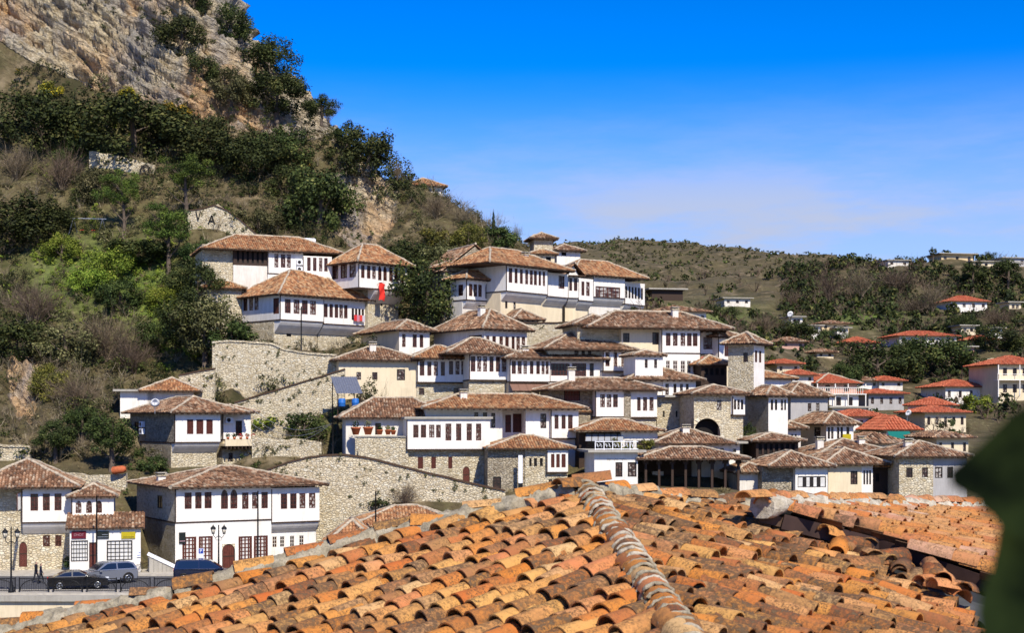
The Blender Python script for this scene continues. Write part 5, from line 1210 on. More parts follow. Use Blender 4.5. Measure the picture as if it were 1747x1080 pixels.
plant('dark',730,545,118,'tall dark tree clump between the two upper mansions',.85); plant('dark',700,470,66,'dark bush beside the right end of the timber gallery mansion',1.2); plant('olive',765,470,60,'olive bush left of the stone gable wall',1.2)
# --- dark belt under the cliff
plant('dark',70,250,105,'large dark evergreen under the cliff at left, topped by yellow gorse',1.15); plant('dark',225,270,112,'largest dark evergreen in the belt under the cliff',1.35)
plant('dark',360,280,80,'dark evergreen right of the largest in the cliff belt',1.3); plant('dark',430,300,78,'dark evergreen above the pine group, mid slope',1.2); plant('dark',480,285,70,'dark evergreen nearest the tan rock patch',1.1)
plant('dark',545,390,110,'tall dark evergreen above the timber gallery mansion roof',.9); plant('dark',500,345,70,'dark bush left of the tall evergreen above the mansion',1.1); plant('olive',440,400,60,'olive scrub above the stone house with black letters',1.3)
plant('yellow',88,168,28,'yellow flowering gorse at the top of the left evergreen',1.2); plant('yellow',222,172,26,'yellow gorse tuft at the cliff foot',1.1); plant('yellow',300,205,34,'yellow gorse right of the large belt evergreen',1.1); plant('yellow',392,280,26,'small yellow gorse among the mid-slope evergreens'); plant('yellow',140,245,32,'yellow-green gorse between the two big belt evergreens',.8); plant('yellow',318,245,30,'yellow gorse lower on the slope above the pines')
plant('bare',105,330,105,'large purple-brown leafless thicket left of the slope wall',1.0); plant('bare',30,310,90,'leafless brown thicket at the left edge, mid slope',1.1); plant('dark',20,420,90,'dark shady bush at the left edge halfway up',1.5); plant('dark',85,400,60,'dark bush below the purple-brown thicket',1.4)
plant('olive',170,340,60,'grey-olive bush in front of the slope wall',1.2); plant('mid',120,280,40,'green bush at the left end of the slope wall',1.3)
# --- pines
plant('pine',212,404,118,'slim pine tree with a bare pale trunk in the slope garden',.85); plant('pine',318,375,112,'wide pine tree in front of the slope wall, right of the slim pine',1.15); plant('pine',288,470,122,'full round pine tree lowest of the three pines',1.05)
plant('dark',235,450,46,'trimmed dark green hedge under the slim pine',2.0,cat='hedge'); plant('mid',335,452,44,'rounded green shrub beside the lowest pine',1.2); plant('dark',320,500,56,'dark shrub below the lowest pine, by the orange roof',1.1)
# --- bright green garden and thickets below
plant('bright',105,445,48,'brightest yellow-green bush in the slope garden',1.2); plant('bright',200,480,60,'bright green bush at the centre of the slope garden',1.2); plant('bright',150,500,44,'low spring-green bush left of the garden centre',1.3); plant('mid',205,530,60,'mid-green bush below the bright garden',1.2)
plant('bright',280,540,56,'bright green creeper bush above the big retaining wall',1.1); plant('bright',335,610,44,'green bush at the left end of the big retaining wall',.9); plant('mid',270,600,60,'dark green bush above the small tiled outbuilding',1.1)
plant('olive',375,575,74,'grey olive tree in front of the corner roofed house',1.15); plant('olive',350,592,100,'grey olive tree hiding the stone wing of the corner roofed house',1.0,D=167.5); plant('dark',322,560,70,'dark bush left of the stone wing above the retaining wall',1.2,D=169); plant('mid',395,590,44,'green bush on top of the retaining wall before the stone wing',1.3,D=166.5); plant('dark',338,500,60,'dark bush beside the left end of the upper left mansion',1.2,D=174)
plant('bare',440,580,34,'dry brown shrub on top of the big retaining wall',1.5); plant('mid',488,593,26,'small green bush on the wall under the coved house',1.3)
plant('bare',60,560,110,'big leafless brown thicket left of the green garden',1.1); plant('bare',180,620,120,'tangled grey thicket above the dark stone house',1.2); plant('bare',230,640,90,'leafless thicket touching the small tiled outbuilding',1.1); plant('olive',110,620,90,'olive bush in the middle of the lower left thicket',1.2); plant('dark',30,610,70,'dark bush above the white rock outcrop at left',1.3); plant('bare',130,700,90,'brown thicket below the olive bush, lower left',1.2); plant('orange',85,680,60,'yellow-green shrub beside the white rock outcrop',1.0)
plant('greentree',190,806,98,'broad glossy green tree left of the dark stone wall',1.1); plant('greentree',95,790,78,'broad green tree above the shop house, left one',1.2); plant('greentree',140,760,70,'green tree between thicket and the two broad trees',1.0); plant('mid',262,806,30,'green bush at the foot of the dark stone wall',1.4)
plant('bright',470,745,50,'grassy green bush on the steps right of the hillside house',1.5); plant('mid',520,750,44,'dark green bush by the curved wall',1.3); plant('bare',520,715,50,'brown twiggy shrub below the diagonal wall',1.2); plant('bare',470,690,40,'thin bare shrub at the diagonal wall',1.4)
plant('mid',618,842,34,'round green bush growing in front of the curved wall',1.1); plant('bare',690,870,60,'leafless shrub between the lower orange roofs',1.1); plant('dark',648,870,22,'small dark bush beside the lower orange roof',1.5); plant('mid',560,870,50,'green climber at the corner of the long street house',.5)
plant('dark',700,838,26,'dark ivy clump hanging on the curved wall',1.2); plant('bare',590,760,60,'dry creeper bush at the left end of the pot terrace',.8)
# --- right side
plant('tree',1259,672,54,'dark round tree in front of the stone tower house',.95); plant('palmbush',1045,772,26,'yellow-green potted shrub on the hotel terrace, left',1.2,139.5); plant('palmbush',1070,776,20,'yellow-green potted shrub on the hotel terrace, middle',1.2,139.5); plant('palmbush',1100,772,24,'yellow-green potted shrub on the hotel terrace, right',1.2,140)
plant('mid',1275,760,40,'narrow green bush right of the great archway',.6); plant('dark',1497,650,76,'dense dark tree mass in the valley under the wide bungalow, left part',1.3); plant('dark',1590,640,70,'dense dark tree in the valley under the wide bungalow, right part',1.4); plant('tree',1545,640,66,'dark tree between the two dense valley trees',1.2)
plant('mid',1440,660,44,'green tree behind the balcony villa',1.2); plant('bright',1668,705,34,'bright green bush between the pale villa and the leaf',1.2); plant('dark',1700,600,50,'dark tree left of the apartment block',1.5); plant('dark',1660,640,40,'dark bush above the pale villa',1.5)
plant('baretree',1415,520,80,'large brown leafless tree at the left end of the right ridge',1.1); plant('baretree',1470,520,84,'tall leafless tree on the right ridge, second from its left end',1.0); plant('bare',1530,500,60,'dark leafless wood on the right ridge',1.6); plant('baretree',1590,540,90,'big leafless tree in front of the ridge houses',1.1); plant('tree',1660,500,56,'dark evergreen below the ochre ridge house',1.4); plant('tree',1720,500,60,'dark evergreen at the right edge under the ridge',1.4); plant('tree',1592,444,24,'small dark tree left of the ochre ridge house',.9); plant('dark',1686,450,22,'round dark tree between ridge houses',1.2)
plant('bare',1350,530,46,'brown leafless bush above the small white block house',1.5); plant('bare',1180,545,40,'brown leafless bush behind the right tall house',1.8); plant('bare',1300,575,56,'tall brown scrub behind the stone tower house',1.4); plant('mid',1230,545,30,'green bush in the valley below the ruined house',1.8); plant('bare',1560,540,50,'leafless thicket on the right slope, middle',1.6); plant('bare',1700,560,50,'leafless thicket at the right edge, mid slope',1.6); plant('cypress',1133,424,12,'tiny lone conifer on the far hill crest',.9); plant('mid',1420,590,34,'green bush right of the dull brown-roofed cottage',1.4); plant('dark',1360,580,34,'dark bush above the dull brown-roofed cottage',1.6); plant('dark',1640,575,40,'dark bush right of the wide bungalow',1.4)

# --- uncounted scrub and grass covering the slopes
FOOT = []
for h in HOUSES:
    for q in h['ms']: FOOT.append((np.array(q['M'].inverted()), q['w'], q['d'], 4. if q.get('far') else 1.))
def free(xyz, front=3.5, side=1.0):
    ok = np.ones(len(xyz), bool); Ph = np.column_stack([xyz, np.ones(len(xyz))])
    for Mi, w, d, k_ in FOOT:
        l_ = Ph @ Mi.T; ok &= ~((l_[:,0] > -side*k_) & (l_[:,0] < w+side*k_) & (l_[:,1] > -front*k_) & (l_[:,1] < d+1.0))
    return ok
def scatter(rs, n, x0, x1, y0, y1, dens, front=3.5):
    xy = np.column_stack([rs.uniform(x0, x1, n), rs.uniform(y0, y1, n)]); z = GZ(xy); P = np.column_stack([xy, z]); px = CX+F*xy[:,0]/xy[:,1]; py = HY-F*(z-ZC)/xy[:,1]
    k = (px > -60) & (px < 1810) & (py > -80) & (rs.uniform(size=n) < dens(px, py, xy)) & free(P, front, min(1., front)); return P[k]
def scrub(name, label, P, makers, mat, smin, smax, rs, cat='scrub'):
    VV = []; QQ = []; rr = []; n = 0
    for p in P:
        V, Q, r = makers[rs.integers(len(makers))]; a = rs.uniform(0, 6.28); s = rs.uniform(smin, smax)*(1+max(0, p[1]-250)/500); c, sn = math.cos(a), math.sin(a)
        B = V*s; B = np.column_stack([B[:,0]*c-B[:,1]*sn, B[:,0]*sn+B[:,1]*c, B[:,2]])+p; VV.append(B); QQ.append(Q+n); n += len(V); rr.append(np.clip(r+rs.uniform(-.2, .2), 0, 1))
    o = link(name, quadmesh(name, np.concatenate(VV), None, mat, np.concatenate(rr), False, np.concatenate(QQ))); tag(o, label, cat, kind='stuff'); return o
rs = np.random.default_rng(99)
mk_leaf = [cloud(rs, 110, blob_clumps(rs, 5, .9, .7, .6, .5), .27) for _ in range(8)]
mk_fine = [cloud(rs, 130, blob_clumps(rs, 8, .9, .75, .6, .4), .20) for _ in range(10)]
mk_far = [cloud(rs, 15, blob_clumps(rs, 3, .9, .7, .6, .5), .78) for _ in range(8)]
mk_far2 = [cloud(rs, 60, blob_clumps(rs, 4, .9, .8, .7, .5), .40) for _ in range(8)]
mk_vbare = [twigs(rs, 6, 1.5, .9, .042, 2) for _ in range(8)]
mk_bare = [twigs(rs, 9, 1.5, .9, .030, 2) for _ in range(8)]
def tuft(): 
    V, Q, r = twigs(rs, 26, .6, .45, .022, 0); return V, Q, r
mk_grass = [tuft() for _ in range(6)]
rockless = lambda px, py: 1-rock_mask(px, py)*.93
hillm = lambda px, py, xy: (px < 1000)*(xy[:,1] < 240)*rockless(px, py)
A = scatter(rs, 4300, -75, 25, 138, 236, lambda px, py, xy: hillm(px, py, xy)*.42*(1-.7*green_mask(px, py))*(py < 790))
scrub('evergreen_scrub', 'dark low scrub covering the left hillside', A, mk_fine, M['lf_dark'], .55, 1.25, rs)
A = scatter(rs, 4300, -75, 25, 138, 236, lambda px, py, xy: hillm(px, py, xy)*.30*(py < 790)); scrub('olive_scrub', 'grey olive low scrub on the left hillside', A, mk_fine, M['lf_olive'], .5, 1.1, rs)
A = scatter(rs, 4300, -75, 25, 138, 236, lambda px, py, xy: hillm(px, py, xy)*(.38+.3*(px < 260)*(py > 500))*.75*(1-.6*green_mask(px, py))*(py < 790)); scrub('bare_scrub', 'leafless brown undergrowth on the left hillside', A, mk_bare, M['twig'], .7, 1.5, rs)
A = scatter(rs, 9000, -75, 25, 132, 226, lambda px, py, xy: hillm(px, py, xy)*.85*green_mask(px, py)); scrub('green_ground_cover', 'bright green ground cover of the slope garden', A, mk_leaf, M['lf_bright'], .35, .8, rs, 'ground cover')
A = scatter(rs, 5200, -75, 30, 134, 236, lambda px, py, xy: (px < 1120)*(.35+.4*green_mask(px, py))*rockless(px, py)); scrub('grass_tufts', 'dry grass tufts between the bushes and walls', A, mk_grass, M['drygrass'], .7, 1.4, rs, 'grass')
A = scatter(rs, 700, -75, 10, 170, 236, lambda px, py, xy: (px < 700)*.25*(py < 330)*rockless(px, py)); scrub('gorse_patches', 'small yellow gorse patches under the cliff', A, mk_leaf, M['lf_yellow'], .35, .7, rs)
right = lambda px, py, xy: ((px > 1080) | (xy[:,1] > 300))*(xy[:,1] > 180)*np.where(px < 1340, np.clip((350-xy[:,1])/50, .06, 1), 1.)
A = scatter(rs, 12000, 15, 190, 185, 520, lambda px, py, xy: right(px, py, xy)*(.27+.16*(px > 1340)*(xy[:,1] > 320))*(1-.8*green_mask(px, py))); scrub('valley_scrub', 'dark scrub and small trees on the right slopes', A, mk_far2, M['lf_dark'], .9, 2.1, rs)
A = scatter(rs, 9500, 15, 190, 185, 520, lambda px, py, xy: right(px, py, xy)*.30); scrub('valley_bare_scrub', 'leafless brown scrub on the right slopes', A, mk_vbare, M['twig_red'], .8, 1.7, rs)
A = scatter(rs, 8000, 15, 190, 185, 480, lambda px, py, xy: right(px, py, xy)*(.10+.7*green_mask(px, py))); scrub('valley_green_scrub', 'green bushes and grass on the right slopes', A, mk_far, M['lf_mid'], .6, 1.3, rs)
A = scatter(rs, 20000, -40, 340, 480, 900, lambda px, py, xy: .22+0*px); scrub('far_hill_scrub', 'sparse dark scrub dotting the far hill', A, mk_far, M['lf_olive'], .3, .75, rs)
A = scatter(rs, 9000, -40, 340, 480, 900, lambda px, py, xy: .16+0*px); scrub('far_hill_bushes', 'dark bushes dotting the far hill', A, mk_far, M['lf_dark'], .3, .8, rs)
# ivy and weeds on the cliff ledges
A = scatter(rs, 1500, -75, 5, 205, 236, lambda px, py, xy: .55*rock_mask(px, py)*(px > 180)*(py < 260)); scrub('cliff_scrub', 'small dark tufts growing in the cliff ledges', A, mk_leaf, M['lf_dark'], .3, .8, rs)

low_ = lambda px: np.interp(px, [-300,0,60,150,240,330,420,520,560,700], [20,70,110,140,170,195,215,235,240,250])
A = scatter(rs, 4200, -75, 0, 190, 236, lambda px, py, xy: (px < 700)*(py > low_(px)+4)*(py < low_(px)+105)*.33*rockless(px, py)); scrub('belt_evergreens', 'dense dark evergreen belt under the cliff', A, mk_fine, M['lf_dark'], .8, 1.8, rs)
A = scatter(rs, 7000, -48, 60, 128, 200, lambda px, py, xy: (px > 200)*(px < 1500)*.5, .7); scrub('weeds', 'weeds and grass tufts growing between the houses', A, mk_grass, M['drygrass'], .5, 1.2, rs, 'weeds')
A = scatter(rs, 2600, -48, 60, 128, 200, lambda px, py, xy: (px > 200)*(px < 1500)*.5, 1.2); scrub('yard_shrubs', 'small green shrubs in the yards between the houses', A, mk_far2, M['lf_mid'], .3, .6, rs, 'shrubs')

mk_bush = [cloud(rs, 380, blob_clumps(rs, 14, .95, .85, .75, .32), .13) for _ in range(8)]
A = scatter(rs, 420, -75, 5, 150, 226, lambda px, py, xy: hillm(px, py, xy)*.42*(1-.8*green_mask(px, py))*(py < 760)*(px < 720)); scrub('hillside_bushes', 'dark rounded bushes merging on the left hillside', A, mk_bush, M['lf_dark'], 1.1, 2.3, rs)
A = scatter(rs, 420, -75, 5, 150, 226, lambda px, py, xy: hillm(px, py, xy)*.30*(py < 760)*(px < 720)); scrub('hillside_olive_bushes', 'olive brown bushes merging on the left hillside', A, mk_bush, M['lf_olive'], 1.0, 2.1, rs)
plant('mid',126,966,22,'small green shrub at the foot of the shop front',1.2,D=127.0); plant('orange',149,966,20,'yellow flowering shrub beside the shop door',1.2,D=127.0)
# ------------------------------------------------------------------ walls on the slope
def stone_wall(label, D, pts, coping, mat):
    P = [W(px, yt, D) for px, yt, yb in pts]; B = [W(px, yb, D).z-2.5 for px, yt, yb in pts]; o0 = Vector((P[0].x, D, B[0]))
    root = empty('stone_wall', o0, 0, label, 'wall'); th = .55; b = MB().mat(M[mat]); n = len(P); rg = random.Random(int(D*10))
    xs = []; 
    for i in range(n-1):
        k = max(1, int((P[i+1].x-P[i].x)/.5))
        for j in range(k): t = j/k; xs.append((P[i].lerp(P[i+1], t), B[i]+(B[i+1]-B[i])*t))
    xs.append((P[-1], B[-1])); top = [p.z+(0 if coping == 'tile' else rg.uniform(-.10, .10)) for p, _ in xs]
    for i in range(len(xs)-1):
        (p, zb), (q, zb2) = xs[i], xs[i+1]; a, c = p-o0, q-o0
        b.face([(a.x,0,zb-o0.z),(c.x,0,zb2-o0.z),(c.x,0,top[i+1]-o0.z),(a.x,0,top[i]-o0.z)]); b.face([(a.x,0,top[i]-o0.z),(c.x,0,top[i+1]-o0.z),(c.x,th,top[i+1]-o0.z),(a.x,th,top[i]-o0.z)]); b.face([(c.x,th,zb2-o0.z),(a.x,th,zb-o0.z),(a.x,th,top[i]-o0.z),(c.x,th,top[i+1]-o0.z)])
    for (p, zb), tz, rev in ((xs[0], top[0], 0), (xs[-1], top[-1], 1)):
        f = [(p.x-o0.x,th,zb-o0.z),(p.x-o0.x,0,zb-o0.z),(p.x-o0.x,0,tz-o0.z),(p.x-o0.x,th,tz-o0.z)]; b.face(f[::-1] if rev else f)
    b.build('wall_body', root)
    if coping:
        cm = M['tile_brown'] if coping == 'tile' else M['stone']
        for i in range(0, len(xs)-1, 3):
            j = min(i+3, len(xs)-1); a = Vector((xs[i][0].x-o0.x, th/2, top[i]-o0.z+.06)); c = Vector((xs[j][0].x-o0.x, th/2, top[j]-o0.z+.06+rg.uniform(-.03,.03)))
            k = MB().mat(cm); k.beam(a, c, th+.24, .14 if coping == 'tile' else .2); k.build('coping', root)
    return root
def rnd_attr_default(): pass
for wl in WALLS: stone_wall(*wl)
# black letters on the gable wall
def strokes(name, label, cat, o, segs, w, mat, dep=.06):
    b = MB().mat(M[mat])
    for a, c in segs: b.beam((a[0],0,a[1]), (c[0],0,c[1]), dep, w)
    k = b.build(name); k.location = o; return tag(k, label, cat)
p = W(361, 378, 192.9); strokes('wall_letter', 'black letter A on the pale stone gable wall', 'letter', p, [((-.42,-.3),(0,.85)), ((.42,-.3),(0,.85)), ((-.25,.1),(.25,.1))], .16, 'iron')
p = W(338, 372, 192.9); strokes('wall_letter', 'black letter V on the gable wall, half hidden by the pine', 'letter', p, [((-.30,.95),(0,-.3)), ((.30,.95),(0,-.3))], .13, 'iron')
p = W(248, 291, 208.3); strokes('wall_emblem', 'dark arched emblem with a slanting stroke on the slope wall', 'emblem', p, [((math.cos(R(t))*.72, math.sin(R(t))*.75), (math.cos(R(t+20))*.72, math.sin(R(t+20))*.75)) for t in range(0, 180, 20)] + [((-.35,.5),(.15,-.55)), ((.15,-.55),(.45,-.55)), ((.45,-.55),(.45,.4)), ((-.7,0),(-.7,-.3))], .19, 'iron')

# ------------------------------------------------------------------ street
M['asphalt'] = plain('asphalt', (.075,.075,.08), .9, 0, .25, 2); M['paving'] = plain('pale_paving', (.42,.38,.31), .9, 0, .2, 2)
def slab(name, x0, x1, y0, y1, z0, z1, mat, label, cat):
    b = MB().mat(M[mat]); b.box((x0,y0,z0),(x1,y1,z1)); return tag(b.build(name), label, cat, kind='structure')
slab('road', -64, -11, 112.6, 123.4, -.6, -.02, 'asphalt', 'grey asphalt street in front of the white houses', 'road')
slab('pavement', -64, -11, 123.4, 128.2, -.6, .11, 'paving', 'pale pavement along the house fronts', 'pavement')
slab('promenade', -64, -11, 110.0, 112.6, -.6, .10, 'paving', 'pale paved edge beside the railing', 'pavement')
b = MB().mat(M['concrete']); b.box((-64,109.3,-.42),(-11,110.35,-.02)); b.mat(M['cream']); b.box((-64,109.6,-5),(-11,109.98,-.42)); w_ = b.build('embankment_wall'); tag(w_, 'pale concrete embankment edge below the black railing', 'wall')
RX0, RX1 = W(-30, 1010, 111).x, W(330, 1010, 111).x; rail = empty('railing', (RX0, 110.8, .10), 0, 'black iron railing with arched panels along the street', 'railing')
pitch = 2.55; n = int((RX1-RX0)/pitch)
for i in range(n+1):
    for dx in (0, .32):
        b = MB().mat(M['iron']); b.box((i*pitch+dx-.035,-.035,0),(i*pitch+dx+.035,.035,1.12)); b.build('post', rail)
    if i < n:
        b = MB().mat(M['iron']); b.box((i*pitch+.36,-.025,1.0),((i+1)*pitch-.04,.025,1.06)); b.build('top_rail', rail); b = MB().mat(M['iron']); b.box((i*pitch+.36,-.02,.10),((i+1)*pitch-.04,.02,.15)); b.build('bottom_rail', rail)
        c = i*pitch+.36+(pitch-.40)/2; r = (pitch-.44)/2; b = MB().mat(M['iron']); b.tube([(c+math.cos(R(t))*r, -.01, .16+math.sin(R(t))*.78) for t in range(0, 181, 15)], .035, 5); b.build('arch', rail)
        b = MB().mat(M['iron'])
        for k in range(16): x = i*pitch+.44+k*(pitch-.56)/15; b.box((x-.009,-.009,.15),(x+.009,.009,1.0))
        tag(b.build('balusters', rail), kind='stuff')
M['lampglass'] = plain('frosted_lamp_glass', (.62,.56,.44), .3, 0, .1, 4)
def street_lamp(px, py, D, ytop, label):
    P = W(px, py, D); h = (py-ytop)/F*D; o = empty('street_lamp', P, 0, label, 'street lamp', 'twin-lantern street lamps')
    b = MB().mat(M['iron']); b.lathe([(.0,0),(.22,0),(.22,.25),(.13,.4),(.12,.9),(.075,1.05),(.06,h*.6),(.05,h),(.0,h+.08)], 10); b.build('pole', o)
    b = MB().mat(M['iron'])
    for sx in (-1, 1): b.tube([(0,0,h*.80),(sx*.25,0,h*.76),(sx*.42,0,h*.80),(sx*.46,0,h*.84)], .03, 6); b.tube([(0,0,h*.72),(sx*.2,0,h*.71),(sx*.3,0,h*.77)], .02, 5)
    b.build('bracket', o)
    for sx in (-1, 1):
        b = MB().mat(M['lampglass']); b.lathe([(.0,0),(.10,.0),(.20,.42),(.0,.42)], 6, (sx*.46,0,h*.84)); la = b.build('lantern', o)
        b = MB().mat(M['iron']); b.lathe([(.26,.42),(.20,.52),(.06,.66),(.03,.74),(0,.82)], 6, (sx*.46,0,h*.84)); b.lathe([(0,-.05),(.12,-.03),(.11,.03),(0,.03)], 6, (sx*.46,0,h*.84))
        for k in range(6): t = math.pi/3*k; b.beam((sx*.46+.10*math.cos(t), .10*math.sin(t), h*.84), (sx*.46+.20*math.cos(t), .20*math.sin(t), h*.84+.42), .02)
        b.build('lantern_cap', la)
    return o
street_lamp(19, 1014, 110.6, 900, 'twin-lantern black street lamp by the railing at the left edge'); street_lamp(373, 985, 122.8, 897, 'twin-lantern black street lamp in front of the long street house')
def pole(px, y0, y1, D, label, arms=True):
    P = W(px, y0, D); h = (y0-y1)/F*D; o = empty('utility_pole', P, 0, label, 'pole'); b = MB().mat(M['iron']); b.tube([(0,0,-1.5),(0,0,h)], [.085,.06], 7); b.build('mast', o)
    if arms: b = MB().mat(M['iron']); b.box((-.5,-.03,h-.35),(.5,.03,h-.27)); b.build('cross_arm', o)
pole(165, 984, 846, 122, 'thin dark pole in front of the shop signs', False); pole(440, 975, 838, 124, 'thin dark pole in front of the long street house windows', False); pole(514, 592, 523, 165, 'grey power pole standing before the coved white house'); pole(568, 800, 690, 146, 'thin pole with wires left of the pot terrace'); pole(641, 900, 838, 126, 'thin pole rising from the low orange roof', False)
# wires from the terrace pole to the hillside house
p0 = W(568, 722, 146)
for k, (px, py) in enumerate(((432,700),(430,712),(428,722))):
    p1 = W(px, py, 150); pts = [p0.lerp(p1, t/12)-Vector((0,0,(1.3+.3*k)*math.sin(math.pi*t/12))) for t in range(13)]; b = MB().mat(M['metal']); b.tube(pts, .02, 4); tag(b.build('overhead_wire'), ['topmost of three sagging wires left of the pot terrace','middle of three sagging wires left of the pot terrace','lowest of three sagging wires left of the pot terrace'][k], 'wire')

# signs
M['sign_red'] = plain('dark_red_sign', (.12,.008,.018), .5); M['sign_black'] = plain('black_sign', (.012,.016,.014), .5); M['sign_yellow'] = plain('yellow_sign', (.42,.33,.01), .5); M['sign_white'] = plain('white_sign', (.78,.78,.80), .5); M['sign_blue'] = plain('blue_sign', (.01,.04,.30), .5); M['ink'] = plain('pale_lettering', (.34,.20,.22), .5); M['teal'] = plain('green_awning', (.01,.15,.12), .6)
SH = next(h for h in HOUSES if h['name'] == 'shop_house')['ms'][1]
def text_mesh(txt, size, mat):
    cu = bpy.data.curves.new('t', 'FONT'); cu.body = txt; cu.size = size; cu.align_x = 'CENTER'; cu.align_y = 'CENTER'; cu.extrude = .008; t = bpy.data.objects.new('t', cu); COL.objects.link(t); dg = bpy.context.evaluated_depsgraph_get(); me = bpy.data.meshes.new_from_object(t.evaluated_get(dg)); bpy.data.objects.remove(t); me.materials.clear(); me.materials.append(mat); return me
def wall_sign(name, q, x0, x1, y0, y1, mat, label, off=-.06, txt=None, tm='ink', lines=0):
    w0, w1 = wat(q, x0), wat(q, x1); z0, z1 = zat(q, x0, y1), zat(q, x0, y0); o = link(name, None); o.matrix_world = q['M'] @ Matrix.Translation((w0, off, z0)); tag(o, label, 'sign'); b = MB().mat(M[mat]); b.box((0,-.05,0),(w1-w0,0,z1-z0)); b.build('board', o)
    if txt: link('lettering', text_mesh(txt, (z1-z0)*.45, M[tm]), o, None, Matrix.Translation(((w1-w0)/2, -.062, (z1-z0)*.5)) @ Matrix.Rotation(R(90), 4, 'X'))
    if lines:
        for k in range(lines): b = MB().mat(M[tm]); b.box(((w1-w0)*(.1+.35*k),-.06,(z1-z0)*(.18+.32*k)),((w1-w0)*.92,-.05,(z1-z0)*(.26+.32*k))); b.build('stripe', o)
    return o
wall_sign('shop_sign', SH, 122, 147, 907, 919.5, 'sign_red', 'dark red shop sign with pale lettering, leftmost over the shop front', txt='DHOT'); wall_sign('shop_sign', SH, 164, 186, 907, 919.5, 'sign_black', 'black shop sign with pale lines, middle of the three', lines=2, tm='metal'); wall_sign('shop_sign', SH, 207, 231, 908, 919.5, 'sign_yellow', 'yellow shop sign, rightmost over the shop front', lines=1, tm='sign_black'); wall_sign('notice_board', SH, 233.5, 240, 937, 951, 'sign_white', 'small white notice on the shop pillar', lines=2, tm='sign_blue')
SL = next(h for h in HOUSES if h['name'] == 'long_street_house')['ms'][0]
wall_sign('portrait_board', SL, 305, 316, 909, 928, 'sign_black', 'black board with a pale round emblem on the long street house', lines=1, tm='ink')
P = W(343, 985, 122.6); o = empty('parking_sign', P, 0, 'blue and white parking sign with letter P in front of the red-brown shop windows', 'sign'); h = (985-936)/F*122.6; b = MB().mat(M['metal']); b.tube([(0,0,0),(0,0,h)], .03, 6); b.build('post', o); b = MB().mat(M['sign_white']); b.box((-.22,-.05,h-.82),(.22,-.03,h)); b.build('plate', o); b = MB().mat(M['sign_blue']); b.box((-.19,-.056,h-.44),(.19,-.051,h-.03)); b.build('blue_field', o); link('letter', text_mesh('P', .42, M['sign_white']), o, None, Matrix.Translation((0,-.065,h-.235)) @ Matrix.Rotation(R(90), 4, 'X'))
HT = next(h for h in HOUSES if h['name'] == 'hotel_terrace_house')['ms'][2]
o = link('terrace_lettering', None); o.matrix_world = HT['M'] @ Matrix.Translation((wat(HT,1035), -.03, zat(HT,1035,784))); tag(o, 'thin illegible script lettering on the white hotel terrace front', 'lettering'); b = MB().mat(M['grey']); pts = []
for k in range(90): t = k/89; pts.append((t*1.9, 0, .10*math.sin(t*75)*(.6+.4*math.sin(t*17))+.02*math.sin(t*30)))
b.tube(pts, .014, 4); b.build('script', o)
wall_sign('yellow_board', next(h for h in HOUSES if h['name'] == 'cream_two_gable_house')['ms'][0], 1434, 1448, 741, 750, 'sign_yellow', 'bright yellow board on the cream and white twin-roof house', -.5)
b = MB().mat(M['sign_white']); b.box((-.2,0,0),(.2,.06,2.7)); b.mat(M['iron']); b.box((-.22,-.01,-.6),(.22,.07,0)); o = b.build('hanging_banner'); o.location = W(888, 830, 141.5)+Vector((0,0,.3)); tag(o, 'tall white banner on the dark banded stone house', 'banner')
# flag
b = MB().mat(plain('red_flag_cloth', (.62,.03,.02), .8)); V = []; nx, nz_ = 5, 12
for i in range(nz_+1):
    for j in range(nx+1): V.append((j/nx*.85, .08*math.sin(i*.7+j*1.1), -i/nz_*2.1+.1*math.sin(j)))
b.raw(V, [(i*(nx+1)+j, i*(nx+1)+j+1, (i+1)*(nx+1)+j+1, (i+1)*(nx+1)+j) for i in range(nz_) for j in range(nx)], True); o = empty('flag', (0,0,0), 0, 'red flag hanging from the upper left mansion', 'flag'); UL = next(h for h in HOUSES if h['name'] == 'upper_left_house')['ms'][0]; o.matrix_world = UL['M'] @ Matrix.Translation((wat(UL,644), -.35, zat(UL,644,483))); b.build('cloth', o); b = MB().mat(M['wood']); b.tube([(-.1,.3,-.2),(.1,0,.05),(.95,-.05,.12)], .02, 5); b.build('pole', o)
# pots, barrels, shed, tank, air conditioners, laundry
M['terracotta'] = plain('terracotta', (.42,.11,.04), .8, 0, .2, 6); M['blue'] = plain('blue_plastic', (.02,.13,.42), .5)
TT = next(h for h in HOUSES if h['name'] == 'terracotta_terrace_house')['ms'][1]
for k, (px, sc) in enumerate(((607,1.2),(628,1.25),(648,.8),(662,.8),(671,.7))):
    P = W(px, 742, 144.6); o = empty('flower_pot', P, 0, ['large terracotta pot leftmost on the terrace','large terracotta pot second from left on the terrace','small terracotta pot third on the terrace','small terracotta pot fourth on the terrace','small terracotta pot nearest the white bay'][k], 'flower pot', 'terrace pots'); b = MB().mat(M['terracotta']); b.lathe([(0,0),(.24*sc,0),(.38*sc,.5*sc),(.42*sc,.52*sc),(.42*sc,.62*sc),(.36*sc,.62*sc),(.34*sc,.52*sc),(0,.5*sc)], 10); b.build('pot', o); V, Q, r = cloud(np.random.default_rng(k), 120, [(0,0,.85*sc,.35*sc,.35*sc,.35*sc)], .16); link('leaves', quadmesh('leaves', V, None, M['lf_olive'] if k % 2 else M['lf_mid'], r, False, Q), o)
b = MB().mat(M['stone']); b.box((0,0,-4),(5.2,.4,0)); b.mat(M['concrete']); b.box((-.1,-.1,0),(5.3,3.2,.10)); o = b.build('terrace_wall'); o.location = W(606, 746, 143.7); tag(o, 'stone terrace wall carrying the row of terracotta pots', 'wall')
HB = next(h for h in HOUSES if h['name'] == 'hillside_house')['ms']
b = MB().mat(M['cream']); 
